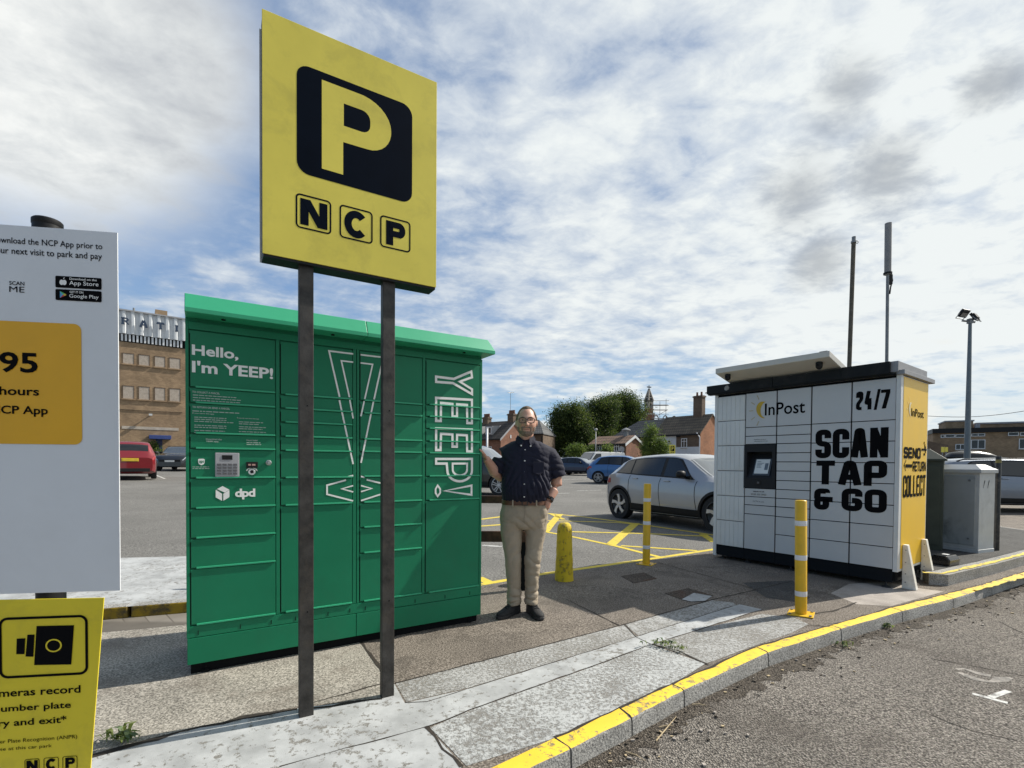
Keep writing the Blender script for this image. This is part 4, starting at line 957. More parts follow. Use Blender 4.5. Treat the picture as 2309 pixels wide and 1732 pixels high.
def NCP(mb, xs, z0, z1, y, k=1.0):
    (n0, n1), (c0, c1), (p0, p1) = xs; hh = z1 - z0; tt = t * k; ct = tt * .85
    tr = lambda p: (p[0], y, p[1])
    add_stroke(mb, [(n0 + tt / 2, z0), (n0 + tt / 2, z1)], tt, tr); add_stroke(mb, [(n1 - tt / 2, z0), (n1 - tt / 2, z1)], tt, tr)
    flat(mb, [(n0 + .004 * k, z1), (n0 + tt + .008 * k, z1), (n1 - .004 * k, z0), (n1 - tt - .008 * k, z0)], y - .0003)
    cx, cz = (c0 + c1) / 2, (z0 + z1) / 2; rx, rz = (c1 - c0) / 2 - tt / 2, hh / 2 - ct / 2 + .004 * k
    add_stroke(mb, [(cx + rx * math.cos(R(a)), cz + rz * math.sin(R(a))) for a in range(42, 320, 11)], tt * .95, tr)
    add_stroke(mb, [(p0 + tt / 2, z0), (p0 + tt / 2, z1)], tt, tr)
    pz0 = z0 + hh * .36; add_stroke(mb, [(p0 + tt * .5, z1 - ct / 2), (p1 - hh * .30, z1 - ct / 2)] + [(p1 - hh * .30 + (hh * .30 - tt / 2) * math.sin(R(a)), (z1 + pz0) / 2 + ((z1 - pz0) / 2 - ct / 2) * math.cos(R(a))) for a in range(15, 180, 15)] + [(p0 + tt * .5, pz0 + ct / 2)], ct, lambda p: (p[0], y - .0004, p[1]))
NCP(mb, ((-.034, .097), (.180, .307), (.403, .515)), 2.527, 2.658, SY)
mb.build('sign_lettering', m_navy, fp)

# ------------------------------------------------------------------ white notice and camera notice on a round post, left
IP = D(88, 1060, 1.6); ia = R(9); IZ = pz(IP.x, IP.y)
inf = empty('information_sign', (IP.x, IP.y, 0), ia, 'tall white tariff notice above a yellow camera notice on a black post', 'sign')
mb = MB(); mb.tube([(.0, .046, IZ - .05), (.0, .046, 2.082)], .0385, 24, caps=False); mb.lathe([(.0385, 2.082), (.040, 2.084), (.040, 2.098), (.036, 2.102), (0, 2.101)], (0, .046, 0), 24); mb.build('post', m_black, inf, smooth=True, sharp=40)
mb = MB()
for z in (1.85, 1.1, .70): mb.box(-.055, .055, .0035, .012, z - .02, z + .02); mb.tube([(-.05, .01, z), (-.045, .05, z), (0, .089, z), (.045, .05, z), (.05, .01, z)], .006, 6)
mb.build('post_clips', m_galv, inf)
mb = MB(); mb.prism([(-.232, .003, .893), (.232, .003, .893), (.2315, .003, 2.060), (-.232, .003, 2.060)], (0, -.004, 0)); wb = mb.build('notice_board', m_board, inf, bevel=.001); wb['label'] = 'tall white tariff board with amber panel'
IY = -.0025
texts(wb, m_navy, IY, [('Download the NCP App prior to', -.127, .188, 1.996, 2.021, .006), ('your next visit to park and pay', -.124, .187, 1.963, 1.989, .006), ('SCAN', -.076, -.034, 1.872, 1.884, .012), ('ME', -.076, -.034, 1.850, 1.868)])
for z0, z1, a, b in ((1.872, 1.909, 'Download on the', 'App Store'), (1.832, 1.867, 'GET IT ON', 'Google Play')):
    mb = MB(); flat(mb, rrect(.053, .185, z0, z1, .004), IY); bd = mb.build('store_badge', m_ink, wb)
    mb = MB(); h_ = z1 - z0
    font_text(mb, a, .094, .172 if b[0] == 'A' else .133, z1 - .011, z1 - .004, IY - .0012, .012); font_text(mb, b, .093, .177, z0 + .006, z1 - .014, IY - .0012, .006)
    if b[0] == 'A':
        cx, cz = .0755, z0 + .0165
        for dx in (-.004, .004): flat(mb, [(cx + dx + .0062 * math.cos(R(k)), cz + .0085 * math.sin(R(k))) for k in range(0, 360, 20)], IY - .0012 - .0002 * (dx > 0))
        flat(mb, [(cx + .001, cz + .010), (cx + .006, cz + .016), (cx + .001, cz + .0145)], IY - .0012)
        mb.build('badge_lettering', m_letterw, bd)
    else:
        mb.build('badge_lettering', m_letterw, bd); mb = MB(); cx, cz = .0665, z0 + .0175
        flat(mb, [(cx, cz + .011), (cx, cz - .011), (cx + .009, cz)], IY - .0012, 0); flat(mb, [(cx, cz + .011), (cx + .009, cz), (cx + .0135, cz + .004)], IY - .0014, 1); flat(mb, [(cx, cz - .011), (cx + .0135, cz - .004), (cx + .009, cz)], IY - .0014, 2); flat(mb, [(cx + .0135, cz + .004), (cx + .009, cz), (cx + .0135, cz - .004), (cx + .019, cz)], IY - .0015, 3)
        mb.build('play_triangle', [pm('badge_blue', (.1, .35, .6), .5), pm('badge_green', (.1, .45, .15), .5), pm('badge_red', (.5, .06, .06), .5), pm('badge_yellow', (.6, .45, .05), .5)], bd)
mb = MB(); flat(mb, rrect(-.127, .1255, 1.371, 1.7585, .022), IY); am = mb.build('tariff_panel', m_amber, wb)
texts(am, m_ink, IY - .0015, [('95', -.105, .002, 1.596, 1.661, .022), ('hours', -.106, .005, 1.525, 1.552, .018), ('NCP App', -.133, .029, 1.458, 1.492, .018)])
mb = MB(); mb.prism([(-.186, .003, .29), (.139, .003, .29), (.184, .003, .871), (-.182, .003, .876)], (0, -.004, 0)); yb = mb.build('camera_notice', m_signy2, inf, bevel=.001); yb['label'] = 'yellow camera notice with black camera symbol'
mb = MB(); ringflat(mb, -.116, .137, .622, .818, .025, .008, IY)
flat(mb, [(-.018, .661), (.088, .657), (.097, .785), (-.010, .787)], IY); flat(mb, [(-.042, .690), (-.020, .688), (-.016, .760), (-.036, .760)], IY); flat(mb, [(-.068, .699), (-.045, .698), (-.042, .749), (-.066, .749)], IY)
mb.build('camera_symbol', m_ink, yb); mb = MB()
texts(yb, m_ink, IY, [('cameras record', -.156, .114, .563, .588, .016), ('number plate', -.133, .086, .509, .536, .016), ('entry and exit*', -.176, .073, .461, .491, .016), ('Number Plate Recognition (ANPR)', -.164, .103, .410, .426), ('in use at this car park', -.146, .030, .387, .401)])
for a, b in ((-.048, -.006), (.006, .049), (.060, .103)): ringflat(mb, a, b, .312, .357, .006, .0018, IY)
NCP(mb, ((-.043, -.011), (.012, .044), (.068, .097)), .318, .352, IY, .25)
mb.build('camera_lettering', m_ink, yb)
mb = MB(); n = 28; c_ = (.039, .722)
mb.add([(c_[0] + r_ * .0235 * math.cos(2 * math.pi * k / n), IY - .0015, c_[1] + r_ * .0215 * math.sin(2 * math.pi * k / n)) for r_ in (1, .80) for k in range(n)], [(i, (i + 1) % n, n + (i + 1) % n, n + i) for i in range(n)]); mb.build('lens_ring', m_signy2, yb)

# ------------------------------------------------------------------ bollards and posts
def flexpost(u, v, top, label, lean=(0, 0)):
    b = G(u, v); dd = b.y; h = (v - top) * dd / F; r = .047
    e = empty('reflective_post', b, 0, label, 'post', 'thin yellow posts with white bands'); e.rotation_euler = (lean[1], lean[0], R(-35))
    mb = MB(); mb.lathe([(r, .012), (r, h - .006), (r - .006, h), (0, h + .001)], (0, 0, 0), 24); mb.build('tube', m_flex, e, smooth=True, sharp=45)
    for k in (.80, .50, .185) if dd < 5 else (.80, .515, .215):
        mb = MB(); mb.lathe([(r + .0008, h * k - .022), (r + .0012, h * k - .02), (r + .0012, h * k + .02), (r + .0008, h * k + .022)], (0, 0, 0), 24, caps=False); mb.build('reflective_band', m_reflect, e, smooth=True)
    mb = MB(); mb.box(-.10, .10, -.10, .10, .0, .010); bp = mb.build('base_plate', m_flex, e, bevel=.003); mb = MB()
    for x in (-.078, .078):
        for y in (-.078, .078): mb.lathe([(.011, .01), (.011, .02), (0, .021)], (x, y, 0), 6)
    mb.build('anchor_bolts', m_galv, bp)
    return e
flexpost(1806, 1385, 1126.5, 'near thin yellow post with white bands, in front of the white locker', (R(-.9), 0)); flexpost(1457, 1272, 1090, 'far thin yellow post with white bands, at the edge of the hatching', (R(.3), 0))
cbp = G(1272, 1308)
mb = MB(); rs = []
for k in range(22):
    t = k / 21; z = .64 * t; r = .103 - .026 * t; 
    if t > .9: r *= math.sqrt(max(0.0, 1 - ((t - .9) / .1) ** 2 * .55))
    rs.append([(r * (1 + .05 * mnoise.fractal(Vector((2.5 * math.cos(a), 2.5 * math.sin(a), z * 12)), 1, 2, 4)) * math.cos(a), r * (1 + .05 * mnoise.fractal(Vector((2.5 * math.cos(a), 2.5 * math.sin(a), z * 12)), 1, 2, 4)) * math.sin(a), z) for a in [2 * math.pi * i / 30 for i in range(30)]])
mb.rings(rs); cbo = mb.build('concrete_bollard', m_bollard, None, smooth=True, sharp=60, label='squat tapered concrete bollard with flaking yellow paint', cat='bollard'); cbo.location = cbp
gp = G(2246.6, 1241.5, IH); e = empty('grab_post', gp, 0, 'slim black post with a faded yellow band beside the grey cabinet', 'post')
mb = MB(); mb.lathe([(.031, 0), (.031, 1.30), (.028, 1.31), (0, 1.312)], (0, 0, 0), 18)
mb.build('tube', pm('chipped_black_paint', (.014, .014, .014), .35, var=.4, dirt=(.13, .11, .09), dscale=16, damt=.5), e, smooth=True, sharp=45)
mb = MB(); mb.lathe([(.0318, 1.215), (.0318, 1.26)], (0, 0, 0), 18, caps=False); mb.build('band', pm('faded_band', (.2, .17, .05), .5), e, smooth=True)

# ------------------------------------------------------------------ cabinets, bait box, masts
cc = G(2206, 1249, IH); ca = math.atan2(-.92, .38); cf = Vector((-.40, .917, 0)); cs = Vector((.917, .40, 0))
cab = empty('utility_cabinet', cc, math.atan2(cs.y, cs.x), 'grey steel utility cabinet with patchy repainted door and sloped lid', 'cabinet')
# local: x runs along the right-hand side (away), front face runs along +y
CL, CW_, CH = .78, .40, 1.08
mb = MB(); mb.box(0, CW_, 0, CL, .0, .05); mb.box(.006, CW_ - .006, .006, CL - .006, .05, CH); mb.build('cabinet_shell', m_cabl, cab, bevel=.004)
mb = MB(); mb.box(-.004, .007, .05, CL - .05, .10, CH - .04); dr_ = mb.build('cabinet_door', m_cab, cab, bevel=.003)
mb = MB()
for z in (.19, CH - .10): mb.lathe([(0, -.012), (.014, -.012), (.014, 0)], (-.004, .11, z), 12, axis='x')
mb.build('door_locks', m_galv, dr_)
mb = MB(); mb.box(-.006, -.0045, .43, .50, .955, .985); mb.build('door_sticker', m_letterw, dr_)
mb = MB(); a = (-.018, CW_ + .018); b = (-.018, CL + .018); zl = CH
mb.rings([[(a[0], b[0], zl), (a[1], b[0], zl), (a[1], b[1], zl), (a[0], b[1], zl)], [(a[0], b[0], zl + .045), (a[1], b[0], zl + .045), (a[1], b[1], zl + .045), (a[0], b[1], zl + .045)], [(a[0] + .1, b[0] + .1, zl + .115), (a[1] - .1, b[0] + .1, zl + .115), (a[1] - .1, b[1] - .1, zl + .115), (a[0] + .1, b[1] - .1, zl + .115)]])
mb.build('cabinet_lid', m_cabl, cab, bevel=.003)
mb = MB()
for x in (.10, .21):
    for k in range(3): add_stroke(mb, [(x + .03 - k * .012, CH - .10 - k * .035), (x + .018 - k * .012, CH - .135 - k * .035)], .016 - .004 * k, lambda p: (p[0], .0045, p[1]))
mb.build('vent_slots', m_seal, cab)
gc = G(2124, 1243, IH); gcd = Vector((-.74, .67, 0))
gcb = empty('utility_cabinet', gc, math.atan2(-gcd.y, -gcd.x) , 'dark green utility cabinet with pitched lid squeezed behind the yellow panel', 'cabinet')
mb = MB(); mb.box(-.85, 0, 0, .45, 0, 1.24); mb.build('cabinet_shell', m_cabg, gcb, bevel=.004)
mb = MB(); mb.rings([[(-.88, -.03, 1.24), (.03, -.03, 1.24), (.03, .48, 1.24), (-.88, .48, 1.24)], [(-.88, -.03, 1.265), (.03, -.03, 1.265), (.03, .48, 1.265), (-.88, .48, 1.265)], [(-.72, .15, 1.41), (-.16, .15, 1.41), (-.16, .3, 1.41), (-.72, .3, 1.41)]]); mb.build('cabinet_lid', m_cabg, gcb, bevel=.003)
mb = MB(); mb.box(-.8, -.42, -.008, .0, .08, 1.18); mb.box(-.40, -.04, -.008, .0, .08, 1.18); mb.build('cabinet_doors', m_cabg, gcb, bevel=.003)
bb = G(2131, 1273, IH)
mb = MB(); rs = []
for x in (-.13, .13): rs.append([(x, -.09, .0), (x, -.095, .075), (x, -.06, .118), (x, .07, .125), (x, .09, .10), (x, .09, 0)])
mb.rings(rs); o = mb.build('bait_box', pm('glossy_black_plastic', (.015, .015, .016), .22, var=.2), None, bevel=.012, seg=3, label='low black plastic bait box on the raised kerbed bed', cat='box'); o.location = bb; o.rotation_euler = (0, 0, R(28))
mb = MB(); mb.box(-.128, .128, -.099, -.094, .068, .076); mb.build('lid_seam', pm('seam_grey', (.12, .12, .12), .3), o)
mb = MB(); mb.box(-.02, .04, -.03, .03, .1195, .1235); mb.build('sticker', m_letterw, o)
# masts behind the white locker
def mast(utop, vtop, ubot, vbot, y, r, m, label, antenna=False):
    t = D(utop, vtop, y); b0 = D(ubot, vbot, y); dirn = (t - b0).normalized(); base = b0 + dirn * ((pz(0, y) + IH - b0.z) / dirn.z)
    e = empty('mast', base, 0, label, 'mast'); top = t - base
    if antenna:
        split = top * .845
        mb = MB(); mb.tube([(0, 0, 0), split], [r * 1.1, r * .95], 14); mb.build('pole', m, e, smooth=True, sharp=45)
        mb = MB(); mb.tube([split * .995, top * .999], .043, 18); mb.build('antenna', pm('grey_fibreglass', (.24, .235, .23), .55, var=.15), e, smooth=True, sharp=45)
        mb = MB(); mb.lathe([(.055, -.012), (.055, .012)], split, 14); mb.tube([split + Vector((.05, 0, 0)), split + Vector((.07, 0, -.1)), split + Vector((.045, 0, -.2)), split + Vector((.02, -.02, -.3))], .010, 8); mb.box(split.x + .02, split.x + .06, -.02, .02, split.z - .16, split.z - .02); mb.build('antenna_bracket', m_black, e)
    else:
        mb = MB(); mb.tube([(0, 0, 0), top * .985], r, 14); mb.build('pole', m, e, smooth=True, sharp=45)
        mb = MB(); mb.tube([top * .984, top], r * .9, 12); k = top * .983; mb.lathe([(r * 1.25, -.012), (r * 1.25, .012)], k, 14)
        mb.tube([k + Vector((r + .02 + .018 * math.cos(a), 0, .018 * math.sin(a))) for a in [2 * math.pi * i / 12 for i in range(13)]], .005, 6); mb.build('pole_clamp', m_galv, e)
    return e
mast(1925.3, 534, 1915.5, 812, 7.25, .028, pm('old_painted_pole', (.10, .085, .06), .7, var=.3, dirt=(.2, .18, .15), dscale=14, damt=.5), 'plain weathered brown pole with a ring clamp at its top')
mast(2003, 503, 1999.5, 817, 7.3, .021, m_galv, 'grey pole carrying a thick cylindrical antenna', True)
# floodlight column
fb = D(2181, 1029, 16.0); fb.z = gz(fb.x, 16.0); ft = D(2187.5, 726, 16.0); e = empty('floodlight_column', fb, 0, 'tall grey column with two floodlights back to back at the top', 'street lamp')
tv_ = ft - fb; mb = MB(); mb.tube([(0, 0, 0), tv_ * .3, tv_], [.095, .082, .045], 16); mb.build('column', pm('column_grey', (.14, .165, .18), .45, metal=.2), e, smooth=True, sharp=45)
mb = MB(); mb.tube([tv_ + Vector((-.2, .07, .06)), tv_ + Vector((.12, -.04, -.02))], .032, 8); mb.box(tv_.x - .06, tv_.x + .06, tv_.y - .06, tv_.y + .06, tv_.z - .05, tv_.z + .1); mb.build('crossarm', m_galv, e)
for dx, rz, ry, sx_ in ((-.20, R(20), R(35), .17), (.14, R(-150), R(30), .15)):
    hd = empty('floodlight', tv_ + Vector((dx, 0, .28)), 0); hd.parent = e; bpy.data.objects.remove(hd)
    mb = MB(); mm = Matrix.Translation(tv_ + Vector((dx, 0, .27 if dx < 0 else .16))) @ Matrix.Rotation(rz, 4, 'Z') @ Matrix.Rotation(ry, 4, 'X')
    t2 = MB(); t2.box(-sx_, sx_, -.04, .04, -.125, .125); t2.box(-sx_ * .8, sx_ * .8, .04, .07, -.09, .09)
    mb.add([mm @ Vector(p) for p in t2.v], t2.f); lamp = mb.build('floodlight', m_black, e, bevel=.01)
    mb = MB(); mb.add([mm @ Vector(p) for p in ((-sx_ * .85, -.042, -.1), (sx_ * .85, -.042, -.1), (sx_ * .85, -.042, .02), (-sx_ * .85, -.042, .02))], [(0, 1, 2, 3)]); mb.build('lamp_glass', pm('floodlight_glass', (.25, .23, .21), .2), lamp)
    mb = MB(); mb.tube([mm @ Vector((-sx_ - .02, 0, 0)), mm @ Vector((-sx_ - .02, .02, -.18)), mm @ Vector((sx_ + .02, .02, -.18)), mm @ Vector((sx_ + .02, 0, 0))], .014, 6); mb.build('lamp_yoke', m_galv, lamp)
# rusty rails behind the green locker and the man
rp = G(1181, 1330); e = empty('rusty_rail', rp, R(0), 'rusty two-bar iron rail running behind the green locker', 'barrier')
for x in (0.0, -1.9):
    mb = MB(); mb.box(x - .045, x + .045, -.03, .03, -.05, 1.0); mb.build('rail_post', m_seal, e, bevel=.006)
for z0, z1 in ((.895, .972), (.50, .612)):
    mb = MB(); mb.box(-2.4, .06, -.06, -.032, z0, z1); mb.build('rail', m_rust, e, bevel=.008)
# ------------------------------------------------------------------ cars
def paint(name, c, metal=.35): return pm(name, c, .32, metal=metal, var=.03, coat=1.0, scale=3)
m_tyre = pm('tyre_rubber', (.014, .014, .015), .8, var=.2); m_rimb = pm('black_wheel', (.02, .02, .022), .35); m_alloy = pm('alloy_rim', (.52, .52, .53), .3, metal=.75)
m_glass = pm('dark_car_glass', (.010, .012, .014), .04, var=.2, spec=.7); m_glassl = pm('sky_lit_windscreen', (.06, .07, .075), .03, spec=1.0, coat=1.0)
m_trim = pm('black_car_trim', (.010, .010, .011), .5, spec=.3); m_arch = pm('wheel_arch_black', (.012, .012, .012), .8)
m_tail = pm('red_tail_lamp', (.30, .012, .012), .15, coat=1.0); m_head = pm('clear_headlamp', (.45, .47, .5), .1, metal=.5, coat=1.0)
m_platey = pm('yellow_number_plate', (.62, .43, .03), .4); m_platew = pm('white_number_plate', (.68, .68, .66), .4)

def lerpk(keys, x, smooth=True):
    if x <= keys[0][0]: return keys[0][1]
    for (a, va), (b, vb) in zip(keys[:-1], keys[1:]):
        if x <= b:
            return va + (vb - va) * (x - a) / (b - a)
    return keys[-1][1]
def smoothk(keys, x, w=.02):
    return sum(lerpk(keys, x + d * w) for d in (-1, -.5, 0, .5, 1)) / 5

class Car:
    """body lofted from side-profile curves; all glass and lamps follow its surface"""
    def __init__(s, L, Wd, Hh, top, belt, edge, wid, wheels, r, clear=.19, roofw=.74, beltw=.955, sill=None):
        s.L, s.W, s.H, s.top, s.belt, s.edge, s.wid, s.wheels, s.r, s.clear, s.roofw, s.beltw = L, Wd, Hh, top, belt, edge, wid, wheels, r, clear, roofw, beltw
    def sect(s, t):
        zt = smoothk(s.top, t) * s.H; zb = min(smoothk(s.belt, t) * s.H, zt - .03); hw = smoothk(s.wid, t) * s.W / 2
        ze = zb + (zt - zb) * lerpk(s.edge, t); rw = lerpk([(0, s.roofw + .08), (.1, s.roofw), (.6, s.roofw), (.74, .86), (1, .86)], t)
        lift = .10 * max(0, (.06 - t) / .06) + .06 * max(0, (t - .94) / .06); zl = s.clear + lift
        return [(0, zl), (hw * .8, zl), (hw * .965, zl + .05), (hw * .995, zl + (zb - zl) * .28), (hw, zl + (zb - zl) * .58), (hw * .985, zl + (zb - zl) * .85), (hw * s.beltw, zb), (hw * rw, ze), (hw * rw * .9, ze + (zt - ze) * .55), (hw * rw * .55, zt - .008), (0, zt)]
    def pt(s, t, k, side=1, off=0.0):
        c = s.sect(t); k = max(0, min(len(c) - 1.001, k)); i = int(k); f = k - i
        y = c[i][0] + (c[i + 1][0] - c[i][0]) * f; z = c[i][1] + (c[i + 1][1] - c[i][1]) * f
        # outward normal in the section plane plus a little along x
        dy, dz = c[i + 1][0] - c[i][0], c[i + 1][1] - c[i][1]; l = math.hypot(dy, dz) or 1
        ny, nz = dz / l, -dy / l
        return Vector((t * s.L, side * (y + ny * off), z + nz * off))
    def body(s, name, m, parent):
        mb = MB(); n = 64; rs = []
        for i in range(n + 1):
            t = i / n; c = s.sect(t); ring = [(t * s.L, y, z) for y, z in c] + [(t * s.L, -y, z) for y, z in reversed(c[1:-1])]
            rs.append(ring)
        mb.rings(rs)
        o = mb.build(name, [m, m_arch], None, smooth=True)
        bm = bmesh.new(); bm.from_mesh(o.data); bmesh.ops.triangulate(bm, faces=bm.faces); bm.to_mesh(o.data); bm.free()   # flat faces, so the arch cuts stay clean
        # arches are cut one side at a time, leaving the floor between them
        cm = MB()
        for x in s.wheels:
            for sg in (-1, 1): cm.lathe([(s.r * 1.13, sg * s.W * .28), (s.r * 1.13, sg * s.W * .7)], (x * s.L, 0, s.r), 40, axis='y')
        co = cm.build('arch_cutter', [m_arch]); co.data.materials.clear(); co.data.materials.append(m_arch)
        bo = o.modifiers.new('arches', 'BOOLEAN'); bo.operation = 'DIFFERENCE'; bo.object = co; bo.solver = 'EXACT'; bo.material_mode = 'TRANSFER'
        me = bpy.data.meshes.new_from_object(o.evaluated_get(bpy.context.evaluated_depsgraph_get())); o.modifiers.clear(); o.data = me; bpy.data.objects.remove(co)
        bm = bmesh.new(); bm.from_mesh(me); bmesh.ops.triangulate(bm, faces=[f for f in bm.faces if len(f.verts) > 4]); bm.to_mesh(me); bm.free()
        me.materials.clear(); me.materials.append(m); me.materials.append(m_arch)
        for p in me.polygons:
            p.use_smooth = True; q = p.center; p.material_index = 0
            for x in s.wheels:
                rx, rz = q.x - x * s.L, q.z - s.r; dd = math.hypot(rx, rz)
                if dd < s.r * 1.16 and abs(q.y) > s.W * .2 and (abs(q.y) < s.W * .30 or (p.normal.x * rx + p.normal.z * rz) / max(dd, 1e-6) < -.6): p.material_index = 1
        me.set_sharp_from_angle(angle=R(32)); o.parent = parent; return o
    def patch(s, name, t0, t1, k0, k1, m, parent, side=1, off=.004, nu=10, nk=4, fa=None, fb=None):
        """fa(t)/fb(t): lower/upper k limits along the patch"""
        mb = MB(); mb.grid(lambda u, v: s.pt(t0 + (t1 - t0) * u, (fa(u) if fa else k0) * (1 - v) + (fb(u) if fb else k1) * v, side, off), nu, nk)
        return mb.build(name, m, parent, smooth=True)
    def topglass(s, name, t0, t1, m, parent, inset=.06, off=.005):
        def fn(u, v):
            t = t0 + (t1 - t0) * v; a = (u * 2 - 1) * (1 - inset); c = s.sect(t); y1 = c[7][0]; y = a * y1; ay = abs(y)
            pts = c[7:]
            for (ya, za), (yb, zb) in zip(pts[:-1], pts[1:]):
                if yb <= ay <= ya + 1e-6: z = za + (zb - za) * (ya - ay) / max(1e-6, ya - yb); break
            else: z = pts[-1][1]
            c2 = s.sect(min(1, t + .01))[-1][1] - s.sect(max(0, t - .01))[-1][1]; dx = .02 * s.L; l = math.hypot(c2, dx)
            return Vector((t * s.L - c2 / l * off, y, z + dx / l * off))
        mb = MB(); mb.grid(fn, 14, 10); return mb.build(name, m, parent, smooth=True)

def wheel(par, x, y, r, side, style, wd=.2):
    mb = MB(); s_ = side
    mb.lathe([(r * .70, y), (r * .97, y), (r, y - s_ * .03), (r, y - s_ * (wd - .03)), (r * .95, y - s_ * wd), (r * .6, y - s_ * wd)], (x, 0, r), 32, axis='y', caps=False)
    wh = mb.build('wheel', m_tyre, par, smooth=True, sharp=40)
    mb = MB(); yo = y - s_ * .004
    mb.lathe([(.001, yo - s_ * .045), (r * .55, yo - s_ * .05), (r * .70, yo - s_ * .02), (r * .72, yo + s_ * .004)], (x, 0, r), 32, axis='y', mi=1, caps=False)
    mb.lathe([(r * .72, yo + s_ * .004), (r * .67, yo + s_ * .006), (r * .66, yo - s_ * .03)], (x, 0, r), 32, axis='y', mi=0 if style != 'star' else 1, caps=False)
    n = 5
    for k in range(n):
        a = 2 * math.pi * (k + .25) / n
        P = lambda rad, da, dy: (x + rad * r * math.cos(a + da), yo + s_ * dy, r + rad * r * math.sin(a + da))
        if style == 'star':
            mb.prism([P(.10, -.9, -.004), P(.36, -.34, .0), P(.67, -.07, .004), P(.67, .30, .004), P(.40, .16, .0), P(.12, .9, -.004)], (0, -s_ * .03, 0), 0)
        elif style == 'double':
            for d in (-.17, .17): mb.prism([P(.12, d * 3, 0), P(.68, d - .065, .004), P(.68, d + .065, .004), P(.14, d * 3 + .5, 0)], (0, -s_ * .03, 0), 0)
        else:
            mb.prism([P(.12, -.6, 0), P(.68, -.14, .004), P(.68, .14, .004), P(.12, .6, 0)], (0, -s_ * .03, 0), 0)
    mb.lathe([(0, yo + s_ * .004), (r * .12, yo + s_ * .003), (r * .16, yo - s_ * .02)], (x, 0, r), 16, axis='y', mi=0)
    mb.build('rim', [m_alloy, m_rimb], wh); return wh

HATCH = dict(top=[(0, .52), (.012, .66), (.035, .71), (.10, .85), (.17, .955), (.28, .99), (.40, 1.0), (.52, .985), (.60, .92), (.735, .685), (.80, .655), (.92, .585), (.97, .50), (1, .36)],
             belt=[(0, .50), (.03, .66), (.30, .665), (.70, .625), (.80, .60), (.95, .52), (1, .32)], edge=[(0, .6), (.05, .75), (.16, .86), (.6, .88), (.72, .7), (.8, .5), (1, .5)],
             wid=[(0, .74), (.02, .86), (.06, .94), (.15, .985), (.3, 1), (.75, .99), (.88, .96), (.95, .86), (.985, .68), (1, .5)])
SUV = dict(top=[(0, .50), (.010, .64), (.03, .68), (.07, .86), (.11, .96), (.25, .99), (.40, 1.0), (.54, .985), (.61, .93), (.725, .70), (.78, .665), (.93, .60), (.975, .52), (1, .40)],
           belt=[(0, .50), (.03, .655), (.30, .665), (.70, .64), (.80, .62), (.95, .56), (1, .36)], edge=[(0, .6), (.05, .75), (.12, .86), (.6, .88), (.72, .7), (.8, .5), (1, .5)],
           wid=[(0, .78), (.02, .90), (.06, .96), (.15, .99), (.3, 1), (.75, .99), (.9, .96), (.96, .88), (.99, .72), (1, .6)])
ESTATE = dict(top=[(0, .50), (.010, .66), (.03, .72), (.07, .88), (.11, .955), (.25, .99), (.42, 1.0), (.54, .98), (.62, .90), (.75, .66), (.82, .625), (.93, .565), (.975, .47), (1, .34)],
              belt=[(0, .50), (.03, .655), (.30, .66), (.70, .61), (.80, .585), (.95, .50), (1, .3)], edge=[(0, .6), (.05, .75), (.12, .86), (.6, .88), (.72, .7), (.8, .5), (1, .5)], wid=HATCH['wid'])

